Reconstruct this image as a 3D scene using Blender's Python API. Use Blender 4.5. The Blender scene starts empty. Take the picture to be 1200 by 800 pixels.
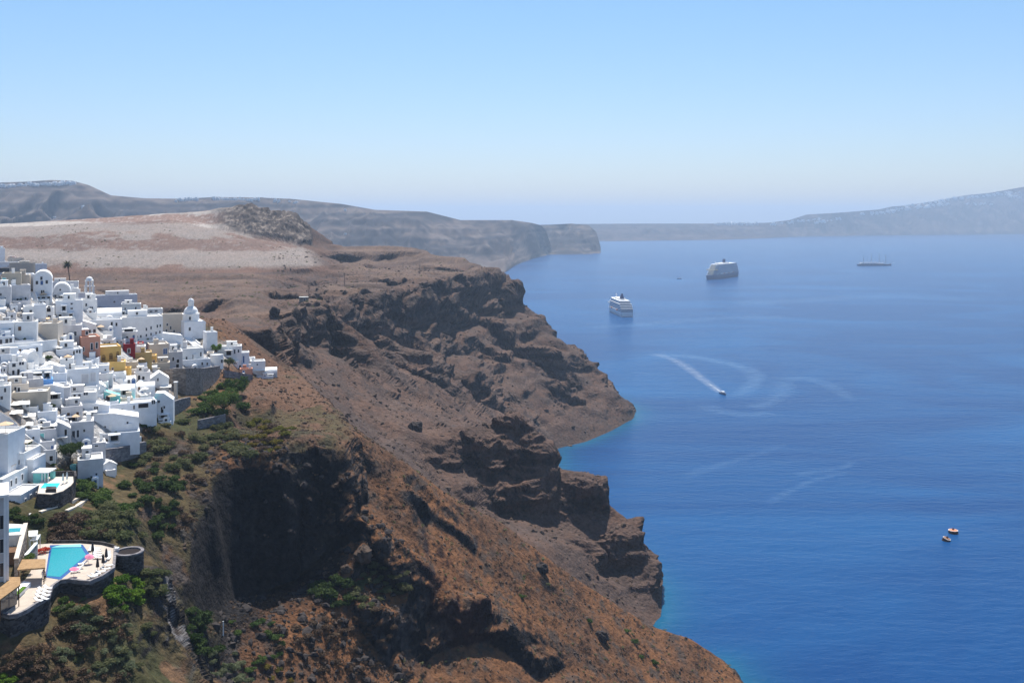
import bpy, math, random
import numpy as np
from mathutils import Vector, Matrix
from mathutils.geometry import delaunay_2d_cdt

random.seed(7)
rng = np.random.default_rng(7)
scene = bpy.context.scene
COL = scene.collection
R = math.radians

# ------------------------------------------------------------------ survey
# The camera stands on the crater rim 200 m above the sea and looks along +Y.
F, U0, V0, HCAM = 1167.0, 600.0, 254.0, 200.0

def P(u, v, d):
    "surveyed point: bearing u, depression v (in 1/1167 rad), d metres away along +Y"
    return Vector(((u - U0) * d / F, d, HCAM - (v - V0) * d / F))

def on_level(u, v, z):
    d = (HCAM - z) * F / (v - V0)
    return P(u, v, d)

# ------------------------------------------------------------------ noise
def _hash(ix, iy, iz, seed):
    h = (ix.astype(np.uint32) * np.uint32(374761393) + iy.astype(np.uint32) * np.uint32(668265263)
         + iz.astype(np.uint32) * np.uint32(2147483647 - 1274126177) + np.uint32(seed * 7919 + 13))
    h ^= h >> np.uint32(13); h *= np.uint32(1274126177); h ^= h >> np.uint32(16)
    h *= np.uint32(2246822519); h ^= h >> np.uint32(13)
    return h

def pnoise(x, y, z, seed=0):
    x = np.asarray(x, np.float32); y = np.asarray(y, np.float32); z = np.asarray(z, np.float32)
    x, y, z = np.broadcast_arrays(x, y, z)
    ix, iy, iz = np.floor(x), np.floor(y), np.floor(z)
    fx, fy, fz = x - ix, y - iy, z - iz
    ix, iy, iz = ix.astype(np.int32), iy.astype(np.int32), iz.astype(np.int32)
    def fade(t): return t * t * t * (t * (t * 6 - 15) + 10)
    ux, uy, uz = fade(fx), fade(fy), fade(fz)
    out = np.zeros(x.shape, np.float32)
    for dx in (0, 1):
        wx = ux if dx else 1 - ux
        for dy in (0, 1):
            wy = uy if dy else 1 - uy
            for dz in (0, 1):
                wz = uz if dz else 1 - uz
                h = _hash(ix + dx, iy + dy, iz + dz, seed)
                gx = (h & np.uint32(1023)).astype(np.float32) / 511.5 - 1
                gy = ((h >> np.uint32(10)) & np.uint32(1023)).astype(np.float32) / 511.5 - 1
                gz = ((h >> np.uint32(20)) & np.uint32(1023)).astype(np.float32) / 511.5 - 1
                out += wx * wy * wz * (gx * (fx - dx) + gy * (fy - dy) + gz * (fz - dz))
    return out * 1.5

def fbm(x, y, z, octv=4, seed=0):
    s, a = 0, 1.0
    for k in range(octv):
        s = s + a * pnoise(x * 2 ** k, y * 2 ** k, z * 2 ** k, seed + k)
        a *= .5
    return s

def sstep(a, b, x):
    t = np.clip((x - a) / (b - a), 0, 1)
    return t * t * (3 - 2 * t)

# ------------------------------------------------------------------ materials
MATS = {}
def mat(name, color, rough=.85, spec=.3, noise=None, bump=None, metallic=0, noise_amt=.25, emit=None):
    "simple procedural material: base colour broken up by noise, optional fine bump"
    m = bpy.data.materials.new(name); m.use_nodes = True
    nt = m.node_tree; b = nt.nodes['Principled BSDF']
    b.inputs['Roughness'].default_value = rough
    b.inputs['Metallic'].default_value = metallic
    b.inputs['Specular IOR Level'].default_value = spec
    c = (*color, 1)
    b.inputs['Base Color'].default_value = c
    if noise:
        tc = nt.nodes.new('ShaderNodeNewGeometry')
        n = nt.nodes.new('ShaderNodeTexNoise'); n.inputs['Scale'].default_value = noise
        n.inputs['Detail'].default_value = 6; n.inputs['Roughness'].default_value = .65
        nt.links.new(tc.outputs['Position'], n.inputs['Vector'])
        r = nt.nodes.new('ShaderNodeMapRange')
        r.inputs[1].default_value = .3; r.inputs[2].default_value = .7
        r.inputs[3].default_value = 1 - noise_amt; r.inputs[4].default_value = 1 + noise_amt * .5
        nt.links.new(n.outputs['Fac'], r.inputs[0])
        mx = nt.nodes.new('ShaderNodeMix'); mx.data_type = 'RGBA'; mx.blend_type = 'MULTIPLY'
        mx.inputs['Factor'].default_value = 1
        mx.inputs['A'].default_value = c
        nt.links.new(r.outputs[0], mx.inputs['B'])
        nt.links.new(mx.outputs['Result'], b.inputs['Base Color'])
        if bump:
            bp = nt.nodes.new('ShaderNodeBump'); bp.inputs['Distance'].default_value = bump
            nt.links.new(n.outputs['Fac'], bp.inputs['Height'])
            nt.links.new(bp.outputs['Normal'], b.inputs['Normal'])
    MATS[name] = m
    return m

# ------------------------------------------------------------------ mesh helpers
class MB:
    "collects vertices and faces, then becomes ONE mesh object"
    def __init__(s): s.v = []; s.f = []; s.mi = []
    def add(s, vs, fs, mi=0):
        b = len(s.v); s.v += [tuple(v) for v in vs]
        s.f += [tuple(i + b for i in f) for f in fs]; s.mi += [mi] * len(fs)
        return s
    def box(s, x0, x1, y0, y1, z0, z1, mi=0, M=None):
        vs = [(x, y, z) for z in (z0, z1) for y in (y0, y1) for x in (x0, x1)]
        if M is not None: vs = [M @ Vector(v) for v in vs]
        return s.add(vs, [(0, 2, 3, 1), (4, 5, 7, 6), (0, 1, 5, 4), (2, 6, 7, 3), (0, 4, 6, 2), (1, 3, 7, 5)], mi)
    def prism(s, pts, z0, z1, mi=0, top=True):
        "vertical prism over an outline (z0/z1 numbers or per-point lists)"
        n = len(pts)
        a = [z0] * n if not hasattr(z0, '__len__') else z0
        b = [z1] * n if not hasattr(z1, '__len__') else z1
        ar = sum(pts[i][0] * pts[(i + 1) % n][1] - pts[(i + 1) % n][0] * pts[i][1] for i in range(n))
        if ar < 0:
            pts = pts[::-1]; a = a[::-1]; b = b[::-1]
        vs = [(p[0], p[1], a[i]) for i, p in enumerate(pts)] + [(p[0], p[1], b[i]) for i, p in enumerate(pts)]
        fs = [(i, (i + 1) % n, n + (i + 1) % n, n + i) for i in range(n)]
        fs += [tuple(range(n))[::-1], tuple(range(n, 2 * n))]
        return s.add(vs, fs, mi)
    def extrude_xz(s, prof, y0, y1, mi=0):
        "profile in x-z, pushed along y"
        n = len(prof)
        ar = sum(prof[i][0] * prof[(i + 1) % n][1] - prof[(i + 1) % n][0] * prof[i][1] for i in range(n))
        if ar < 0: prof = prof[::-1]
        vs = [(p[0], y0, p[1]) for p in prof] + [(p[0], y1, p[1]) for p in prof]
        fs = [((i + 1) % n, i, n + i, n + (i + 1) % n) for i in range(n)]
        fs += [tuple(range(n)), tuple(range(n, 2 * n))[::-1]]
        return s.add(vs, fs, mi)
    def lathe(s, prof, cx=0, cy=0, n=16, mi=0, M=None):
        "prof: list of (r, z) from bottom to top, closed with caps"
        vs = []; fs = []
        for r, z in prof:
            for k in range(n):
                a = 2 * math.pi * k / n
                vs.append(Vector((cx + r * math.cos(a), cy + r * math.sin(a), z)))
        if M is not None: vs = [M @ v for v in vs]
        for j in range(len(prof) - 1):
            for k in range(n):
                fs.append((j * n + k, j * n + (k + 1) % n, (j + 1) * n + (k + 1) % n, (j + 1) * n + k))
        fs.append(tuple(range(n))[::-1]); fs.append(tuple(range((len(prof) - 1) * n, len(prof) * n)))
        return s.add(vs, fs, mi)
    def tube(s, pts, r, n=6, mi=0):
        pts = [Vector(p) for p in pts]
        rs = [r] * len(pts) if not hasattr(r, '__len__') else r
        vs = []; fs = []
        for i, p in enumerate(pts):
            d = (pts[min(i + 1, len(pts) - 1)] - pts[max(i - 1, 0)]).normalized()
            a = d.cross(Vector((0, 0, 1)) if abs(d.z) < .9 else Vector((1, 0, 0))).normalized(); b = d.cross(a)
            for k in range(n):
                t = 2 * math.pi * k / n
                vs.append(p + (a * math.cos(t) + b * math.sin(t)) * rs[i])
        for i in range(len(pts) - 1):
            for k in range(n):
                fs.append((i * n + k, (i + 1) * n + k, (i + 1) * n + (k + 1) % n, i * n + (k + 1) % n))
        fs.append(tuple(range(n))); fs.append(tuple(range((len(pts) - 1) * n, len(pts) * n))[::-1])
        return s.add(vs, fs, mi)
    def build(s, name, mats, parent=None, smooth=False):
        me = bpy.data.meshes.new(name)
        me.from_pydata(s.v, [], s.f)
        if not isinstance(mats, (list, tuple)): mats = [mats]
        for m in mats: me.materials.append(m)
        if len(mats) > 1: me.polygons.foreach_set('material_index', s.mi)
        if smooth: me.polygons.foreach_set('use_smooth', [True] * len(s.f))
        me.update()
        o = bpy.data.objects.new(name, me); COL.objects.link(o)
        if parent: o.parent = parent
        return o

def tag(o, label=None, cat=None, group=None, kind=None):
    if label: o['label'] = label
    if cat: o['category'] = cat
    if group: o['group'] = group
    if kind: o['kind'] = kind
    return o

def thing(name, label, cat, loc=(0, 0, 0), rz=0, group=None):
    o = bpy.data.objects.new(name, None); COL.objects.link(o)
    o.empty_display_size = .5
    o.location = loc; o.rotation_euler = (0, 0, rz)
    return tag(o, label, cat, group)

def dup(root, loc, rz=0, label=None, scale=None, group=None):
    r = root.copy(); COL.objects.link(r); r.location = loc; r.rotation_euler = (0, 0, rz)
    if scale: r.scale = scale if hasattr(scale, '__len__') else (scale,) * 3
    if label: r['label'] = label
    if group: r['group'] = group
    for ch in list(root.children):
        c = ch.copy(); COL.objects.link(c); c.parent = r
        for g in list(ch.children):
            d = g.copy(); COL.objects.link(d); d.parent = c
    return r

def mesh_np(name, verts, faces, m, smooth=True, attrs=None, parent=None):
    "big mesh from numpy arrays (quads or triangles)"
    me = bpy.data.meshes.new(name)
    k = faces.shape[1]
    me.vertices.add(len(verts)); me.vertices.foreach_set('co', verts.astype(np.float32).ravel())
    me.loops.add(faces.size); me.loops.foreach_set('vertex_index', faces.astype(np.int32).ravel())
    me.polygons.add(len(faces))
    me.polygons.foreach_set('loop_start', np.arange(0, faces.size, k, dtype=np.int32))
    me.polygons.foreach_set('use_smooth', np.full(len(faces), smooth))
    me.update(calc_edges=True); me.validate()
    for an, av in (attrs or {}).items():
        if av.ndim == 2:
            a = me.attributes.new(an, 'FLOAT_COLOR', 'POINT')
            a.data.foreach_set('color', np.concatenate([av, np.ones((len(av), 1))], 1).astype(np.float32).ravel())
        else:
            a = me.attributes.new(an, 'FLOAT', 'POINT'); a.data.foreach_set('value', av.astype(np.float32))
    me.materials.append(m)
    o = bpy.data.objects.new(name, me); COL.objects.link(o)
    if parent: o.parent = parent
    return o
# ================================================================== TERRAIN
# breaklines of the land, surveyed as (bearing, depression, distance)
LINES = [
 # --- shore (pulled slightly under the water)
 [(870,806,428),(905,835,405),(990,880,376),(1120,960,330)],
 [(868,798,428),(850,800,446),(770,772,452),(745,766,456)],
 [(745,766,456),(757,742,478),(775,729,494)],
 [(775,729,494),(772,690,535),(755,670,561),(708,630,620),(670,587,701),(655,547,800),(655,530,857)],
 [(655,530,857),(690,520,886),(720,507,932),(742,494,982)],
 [(742,494,982),(745,480,1040),(700,460,1140),(640,437,1280),(575,413,1480),(520,385,1800)],
 # --- ridge of the orange scree slope
 [(410,505,345),(480,545,362),(540,590,376),(600,620,390),(680,680,403),(760,730,415),(810,746,420),(845,770,425),(868,797,428)],
 # hollow behind it
 [(470,575,440),(520,600,445),(600,660,441),(680,730,448),(745,764,455)],
 [(424,530,420),(440,530,470),(455,520,520)],
 # near side of the scree slope
 [(450,620,317),(500,660,324),(560,700,332),(620,740,344),(700,780,360),(760,800,375)],
 [(470,800,286),(500,805,296),(560,806,304),(640,806,327),(740,810,362),(810,804,390)],
 [(470,1000,240),(640,1040,290),(810,1060,320)],
 [(432,585,328),(424,560,336)],
 [(460,572,339),(500,600,350),(530,620,356),(560,643,361)],
 [(460.5,575,338.5),(499,605,349.2),(529,626,355.2),(557,649,360.4)],
 # dark red gully below the scree slope
 [(435,700,296),(455,716,301),(480,697,310),(510,700,318),(540,712,323),(575,733,331),(610,765,335),(628,800,332)],
 [(441,730,293),(466,760,296),(500,770,308),(540,752,318),(570,747,328)],
 # brown hillock in front
 [(330,742,276),(380,742,284),(430,745,292),(452,770,291),(462,800,287)],
 [(300,800,258),(380,800,272),(440,800,281)],
 # --- black cove: rim, then foot
 [(192,690,236),(205,690,248),(225,640,262),(235,612,271),(253,590,278),(250,562,288),(268,545,296),(285,535,303),(297,557,301),(320,558,302),(332,548,305),(346,525,314),(362,517,320),(395,517,325),(405,540,326),(414,600,316)],
 [(232,745,248),(240,716,263),(258,703,275),(272,701,284),(300,697,294),(340,684,303),(375,660,309),(393,640,312),(404,625,313)],
 [(416,636,311),(404,625,313)],
 [(240,790,247),(270,758,262),(320,728,280),(362,706,292)],
 [(400,692,298),(430,660,311),(424,690,301)],
 # cliff end of the near spur: rim and foot
 [(192,690,236),(204,720,228),(216,750,221),(222,765,217),(232,810,207),(240,870,190)],
 [(236,800,236),(246,830,222),(258,880,200),(262,920,180)],
 [(232,745,248),(236,800,236)],
 # --- shelf above the cove
 [(330,500,345),(345,480,370),(380,470,385),(400,490,372),(410,505,345)],
 [(268,500,330),(262,480,338),(300,446,428)],
 [(275,470,362),(300,470,366),(306,495,352),(285,505,340)],
 [(278,462,368),(305,464,372)],
 [(320,452,415),(345,432,462),(372,458,422),(400,490,372)],
 [(340,490,372),(360,470,400)],
 # scree behind the shelf
 [(345,445,500),(400,450,575),(440,522,500)],
 [(500,470,669),(560,500,690),(620,510,821)],
 [(440,470,590),(540,480,720),(600,490,800)],
 # --- middle spur
 [(455,516,514),(478,503,540),(530,499,552),(575,492,558),(600,487,560),(628,497,560),(650,545,560),(690,556,552),(730,592,543),(747,622,530),(756,680,514),(775,729,494)],
 [(495,552,505),(540,590,505),(575,605,520),(610,600,530),(640,590,540),(700,640,525),(740,700,505)],
 [(600,660,441),(640,640,480),(690,690,480)],
 [(515,512,575),(600,530,600),(640,560,600),(700,600,585)],
 # --- headland: plateau rim and cliff feet
 [(262,372,470),(300,384,490),(330,362,600),(380,347,700),(420,337,790),(460,331,850),(500,324,930),(550,314,1060),(585,310,1130)],
 [(305,408,485),(340,412,585),(385,392,690),(425,385,780),(462,400,825),(500,383,905),(545,378,1010),(590,345,1112)],
 [(322,430,480),(352,432,560),(400,425,620),(440,420,680),(490,425,740),(540,425,870),(575,415,960),(620,415,1000),(660,400,1045)],
 [(520,450,780),(580,480,800),(600,440,930),(650,470,920),(690,470,960)],
 [(585,310,1130),(595,346,1116),(612,358,1100),(650,375,1076),(662,392,1060),(690,415,1040),(700,437,1025),(722,457,1005),(735,478,992),(742,494,982)],
 [(585,322,1230),(620,372,1200),(670,420,1120),(715,455,1060),(745,480,1040)],
 # --- plateau
 [(0,326,950),(100,335,800),(200,346,730),(250,383,520)],
 [(300,332,850),(400,320,1000),(450,313,1100),(540,306,1190)],
 [(160,356,660),(210,352,690),(268,347,705)],
 [(160,364,655),(212,360,684),(268,352,698)],
 [(110,335,760),(142,337,770)],
 # old quarry hill
 [(-60,322,1030),(0,322,1020),(100,326,985),(200,321,1003),(330,318,1025),(400,318,1040)],
 [(-60,301,1060),(0,302,1056),(100,305,1035),(200,301,1058),(330,300,1090),(366,304,1080)],
 [(-60,294,1105),(0,294,1100),(100,296,1085),(200,291,1100),(300,290,1130)],
 [(-60,277,1170),(0,276,1165),(100,274,1160),(200,272,1180),(300,282,1195),(330,290,1180)],
 [(-60,270,1230),(100,266,1215),(200,262,1230),(270,272,1230)],
 [(-60,262,1335),(0,262,1335),(100,256,1330),(200,249,1330),(240,246,1330),(275,241,1335),(310,243,1335),(345,252,1325),(358,272,1312),(368,289,1300)],
 [(230,258,1300),(262,270,1275),(300,280,1262),(345,287,1262),(366,290,1265)],
 [(-60,280,1500),(200,272,1500),(345,290,1480),(500,310,1480)],
 [(-60,300,1800),(200,300,1800),(400,320,1800)],
 # layered ridge
 [(368,289,1300),(400,287,1350),(440,286,1350),(490,287,1345),(502,293,1300),(540,297,1250),(548,306,1200)],
 [(380,299,1262),(440,297,1270),(494,297,1262)],
 [(380,303,1255),(440,301,1262),(500,302,1235),(545,310,1180)],
 [(430,300,1262),(490,291,1300)],
 [(540,320,1480),(560,330,1300),(585,322,1230)],
 # --- town hillside
 [(-150,300,330),(-60,310,330),(0,322,332),(30,335,336),(60,344,345),(110,362,370),(160,379,385),(220,408,400),(262,425,410),(305,441,416)],
 [(-150,310,420),(0,330,420),(60,345,440),(110,362,460),(160,372,480),(220,385,490)],
 [(-150,330,620),(60,350,620),(160,366,600)],
 [(-150,400,275),(-40,408,280),(0,420,290),(60,430,300),(120,440,320),(180,450,345),(226,453,375),(258,448,392)],
 [(-150,480,245),(-40,480,250),(0,490,255),(60,500,270),(120,510,287),(180,498,312),(206,490,330),(240,475,352)],
 [(-150,540,225),(0,548,250),(60,546,259),(92,556,265),(136,552,282),(168,530,298),(200,520,306),(240,525,308)],
 [(60,580,246),(100,575,254),(135,580,262),(160,590,262),(190,580,270),(220,560,288)],
 # near spur: slopes and terraces
 [(-150,600,220),(0,600,228),(30,602,230),(60,599,233),(88,590,241),(110,602,243),(140,612,240),(168,640,236),(180,660,236)],
 [(-150,660,203),(0,653,208.5),(22,650,213),(44,640.5,223.5),(60,635.5,226),(95,633,226),(130,645,226),(168,664,224),(185,690,229)],
 [(0,690,196),(40,690,197),(70,676,206),(100,676,208),(128,668,211)],
 [(-150,752,178),(0,748,181.5),(30,746,182.5),(57,742,188.5),(63,716,195),(82,702,198.3),(105,703,197.3),(119,699,200),(135,690,204.5),(151,668,214.5),(168,668,217),(185,690,229)],
 [(-150,830,168),(0,800,175),(60,800,180),(100,790,186),(150,770,195),(195,745,212),(204,730,226)],
 [(-150,1100,120),(100,1100,125),(240,1100,130),(262,1060,150)],
 [(300,1000,190),(400,1000,210),(262,920,180)],
]

def build_tin():
    pts = []; edges = []; idx = {}
    for ln in LINES:
        prev = None
        for q in ln:
            k = q
            if k not in idx:
                idx[k] = len(pts); pts.append(q)
            i = idx[k]
            if prev is not None and prev != i: edges.append((prev, i))
            prev = i
    # frame corners far outside / under water
    for t, d, z in ((-.9, 100, 110), (.6, 100, -30), (-.9, 1850, 90), (.32, 1850, -60), (.32, 300, -40), (.32, 700, -50), (.32, 1100, -50)):
        pts.append((U0 + t * F, V0 + (HCAM - z) * F / d, d))
    co = [Vector(((u - U0) / F, math.log(d))) for u, v, d in pts]
    zz = [HCAM - (v - V0) * d / F for u, v, d in pts]
    vo, eo, fo, ov, oe, of = delaunay_2d_cdt(co, edges, [], 0, 1e-5)
    Z = np.zeros(len(vo)); C = np.array([(v.x, v.y) for v in vo]); CO = np.array([(v.x, v.y) for v in co])
    for i, o in enumerate(ov):
        if len(o): Z[i] = zz[o[0]]
        else:
            dd = np.hypot(*(CO - C[i]).T); w = 1 / (dd[np.argsort(dd)[:2]] + 1e-6)
            Z[i] = (np.array(zz)[np.argsort(dd)[:2]] * w).sum() / w.sum()
    # every sea-side point that is not on a drawn line sinks away
    return C, Z, fo

NT, NQ = 900, 2400
T = np.linspace(-.69, .30, NT); Q = np.linspace(math.log(105), math.log(1790), NQ)
def raster_tin():
    C, Z, faces = build_tin()
    G = np.full((NT, NQ), -40.0)
    dt, dq = T[1] - T[0], Q[1] - Q[0]
    for f in faces:
        a, b, c = C[list(f)]; za, zb, zc = Z[list(f)]
        i0 = max(0, int(math.ceil((min(a[0], b[0], c[0]) - T[0]) / dt))); i1 = min(NT - 1, int((max(a[0], b[0], c[0]) - T[0]) / dt))
        j0 = max(0, int(math.ceil((min(a[1], b[1], c[1]) - Q[0]) / dq))); j1 = min(NQ - 1, int((max(a[1], b[1], c[1]) - Q[0]) / dq))
        if i1 < i0 or j1 < j0: continue
        tt, qq = np.meshgrid(T[i0:i1 + 1], Q[j0:j1 + 1], indexing='ij')
        den = (b[1] - c[1]) * (a[0] - c[0]) + (c[0] - b[0]) * (a[1] - c[1])
        if abs(den) < 1e-14: continue
        w0 = ((b[1] - c[1]) * (tt - c[0]) + (c[0] - b[0]) * (qq - c[1])) / den
        w1 = ((c[1] - a[1]) * (tt - c[0]) + (a[0] - c[0]) * (qq - c[1])) / den
        w2 = 1 - w0 - w1
        m = (w0 >= -1e-6) & (w1 >= -1e-6) & (w2 >= -1e-6)
        sub = G[i0:i1 + 1, j0:j1 + 1]
        sub[m] = (w0 * za + w1 * zb + w2 * zc)[m]
    return G

def blur(G, n, axis):
    if n < 1: return G
    k = 2 * n + 1
    Gp = np.concatenate([np.repeat(np.take(G, [0], axis), n + 1, axis), G, np.repeat(np.take(G, [-1], axis), n, axis)], axis)
    cs = np.cumsum(Gp, axis)
    a = np.take(cs, np.arange(k, cs.shape[axis]), axis); b = np.take(cs, np.arange(0, cs.shape[axis] - k), axis)
    return (a - b) / k

G0 = raster_tin()
for _ in range(2):
    G0 = blur(blur(G0, 3, 0), 4, 1)
TT, QQ = np.meshgrid(T, Q, indexing='ij')
DD = np.exp(QQ); XX = TT * DD

def regions(x, d):
    "soft masks of where things are (plan view)"
    t = x / d
    head = sstep(470, 540, d) * sstep(1260, 1150, d) * sstep(-.27, -.22, t)
    town = sstep(-.235, -.27, t) * sstep(222, 240, d) * sstep(470, 440, d)
    hotel = sstep(-.365, -.385, t) * sstep(238, 230, d)
    quarry = sstep(985, 1010, d) * sstep(-.165, -.18, t - (d - 1040) * 2.2e-4 * 0)
    near = sstep(470, 440, d)
    return head, town, hotel, quarry, near

head, town, hotel, quarry, near = regions(XX, DD)
# ribs that run down the scree, rock benches on the headland
spur = sstep(495, 515, DD) * sstep(620, 590, DD) * sstep(-.10, -.07, TT)
rib = pnoise(XX / 170, DD / 16 + XX / 60, 0 * XX, 31) * 3.2 + pnoise(XX / 90, DD / 10 + XX / 45, 0 * XX, 32) * .6
rib = rib + np.abs(pnoise(XX / 120, (DD + .5 * XX) / 9, 0 * XX, 35)) * 1.6
scree0 = sstep(30, -30, DD - (690 + (XX + 80) * 1.75)) * sstep(128, 112, G0)
G0 = G0 + rib * sstep(.6, 1, scree0) * head * sstep(2, 25, G0) * sstep(143, 120, G0) * (1 - spur)
ribE = pnoise(XX / 70, (DD - .35 * XX) / 5.0, 0 * XX, 33) * .55 + pnoise(XX / 40, (DD - .35 * XX) / 14, 0 * XX, 34) * 1.1
G0 = G0 + ribE * near * sstep(-.19, -.15, TT) * sstep(0, 6, G0)
def bench(z, h, warp):
    q = (z + warp) / h; k = np.floor(q); f = q - k
    g = np.where(f < .66, .16 * f / .66, .16 + .84 * (f - .66) / .34)
    return (k + g) * h - warp
warp = fbm(XX / 110, DD / 110, 0 * XX, 3, 41) * 16 + .05 * XX
scree = scree0
msk = head * np.clip(1 - 1.5 * scree, 0, 1) * sstep(2, 10, G0) * sstep(150, 141, G0) * np.clip(.7 + 1.4 * fbm(XX / 90, DD / 90, 0 * XX + 3, 2, 45), 0, 1)
G0 = G0 + (bench(G0, 29, warp) - G0) * msk
fine = head * np.clip(1 - 1.6 * scree, 0, 1) * sstep(2, 10, G0) * sstep(147, 141, G0) * np.clip(.55 + 1.3 * fbm(XX / 45, DD / 60, 0 * XX + 7, 2, 46), 0, 1)
ph = (DD + 55 * pnoise(XX / 130, DD / 170, 0 * XX, 61) + .30 * XX) / 92
fr = ph - np.floor(ph)
saw = np.where(fr < .16, fr / .16, 1 - (fr - .16) / .84) - .45
ampn = np.clip(.55 + 1.3 * pnoise(XX / 75, DD / 110, 0 * XX, 62), 0, 1.2)
G0 = G0 + 24 * saw * ampn * head * (1 - scree) * sstep(6, 40, G0) * sstep(146, 122, G0) * (1 - spur)
ph = (DD + 14 * pnoise(XX / 40, DD / 60, 0 * XX, 63) + .45 * XX) / 33
fr = ph - np.floor(ph); saw2 = np.where(fr < .28, fr / .28, 1 - (fr - .28) / .72) - .45
G0 = G0 + saw2 * (7 * spur * sstep(3, 20, G0) + 5 * head * (1 - scree) * (1 - spur) * sstep(4, 20, G0) * sstep(146, 138, G0)) * np.clip(.5 + 1.2 * pnoise(XX / 30, DD / 50, 0 * XX, 64), 0, 1.2)
G0 = G0 + (bench(G0, 9.5, warp * .35 + 2.5 * pnoise(XX / 22, DD / 30, 0 * XX, 66)) - G0) * fine * .85
flat = sstep(500, 560, DD) * sstep(138, 142, G0) * sstep(990, 970, DD)
G0 = G0 + (bench(G0 + 3.6 * fbm(XX / 110, DD / 55, 0 * XX, 3, 51), 5.5, 0) - G0 - 1.5) * flat * .9
ridge2 = sstep(1010, 1060, DD) * sstep(-.192, -.18, TT) * sstep(140, 144, G0) * sstep(1420, 1380, DD)
G0 = G0 + (bench(G0 + 2.5 * fbm(XX / 160, DD / 90, 0 * XX, 3, 53), 6.5, 0) - G0 - 1) * ridge2
msk2 = spur * np.clip(.5 + 1.5 * fbm(XX / 50, DD / 50, 0 * XX + 9, 2, 48), 0, 1) * sstep(3, 10, G0)
G0 = G0 + (bench(G0, 19, warp * .6) - G0) * msk2 * .7

def scarp(line, h, rec):
    "a low cliff facing north along (u, d) points: the land in front of it is dug away and rises again"
    global G0
    t = np.array([(u - U0) / F for u, d in line]); dl = np.interp(T, t, [d for u, d in line])[:, None]
    dl = dl + 9 * pnoise(T * 60, 0 * T, 0 * T + h, 71)[:, None] * dl / 700
    tp = (sstep(t[0] - .004, t[0] + .012, T) * sstep(t[-1] + .004, t[-1] - .012, T))[:, None] * (.75 + .8 * pnoise(T * 45, 0 * T + 3, 0 * T + h, 72))[:, None]
    dd = DD - dl
    G0 = G0 - h * tp * np.where(dd < 0, np.exp(np.minimum(dd, 0) / rec), 0)
for ln, h, rec in (([(146, 662), (215, 681), (272, 712)], 7, 45), ([(372, 1268), (440, 1280), (496, 1302)], 11, 70), ([(318, 985), (350, 972), (388, 968)], 7, 50), ([(304, 790), (350, 776), (398, 778)], 6, 45),
                   ([(486, 1180), (520, 1165), (556, 1165)], 9, 60), ([(105, 800), (145, 780)], 5, 40), ([(428, 960), (480, 955)], 5, 40), ([(395, 1235), (470, 1215)], 6, 50), ([(560, 1128), (588, 1118)], 8, 40), ([(180, 610), (262, 560)], 4, 40)):
    scarp(ln, h, rec)
G0 = blur(blur(G0, 1, 0), 2, 1)

def ground(x, y):
    "height of the land under a point"
    if y < 106: y = 106
    a = (x / y - T[0]) / (T[1] - T[0]); b = (math.log(y) - Q[0]) / (Q[1] - Q[0])
    i = min(max(int(a), 0), NT - 2); j = min(max(int(b), 0), NQ - 2); a -= i; b -= j
    a = min(max(a, 0), 1); b = min(max(b, 0), 1)
    return float(G0[i, j] * (1 - a) * (1 - b) + G0[i + 1, j] * a * (1 - b) + G0[i, j + 1] * (1 - a) * b + G0[i + 1, j + 1] * a * b)

def hit(u, v, dmin=150, dmax=1700):
    "where the sight line (u, v) first meets the land"
    t = (u - U0) / F; d = dmin
    while d < dmax:
        z = HCAM - (v - V0) * d / F
        if ground(t * d, d) >= z: break
        d *= 1.002
    lo, hi = d / 1.002, d
    for _ in range(12):
        m = (lo + hi) / 2
        if ground(t * m, m) >= HCAM - (v - V0) * m / F: hi = m
        else: lo = m
    return P(u, v, hi)

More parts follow.
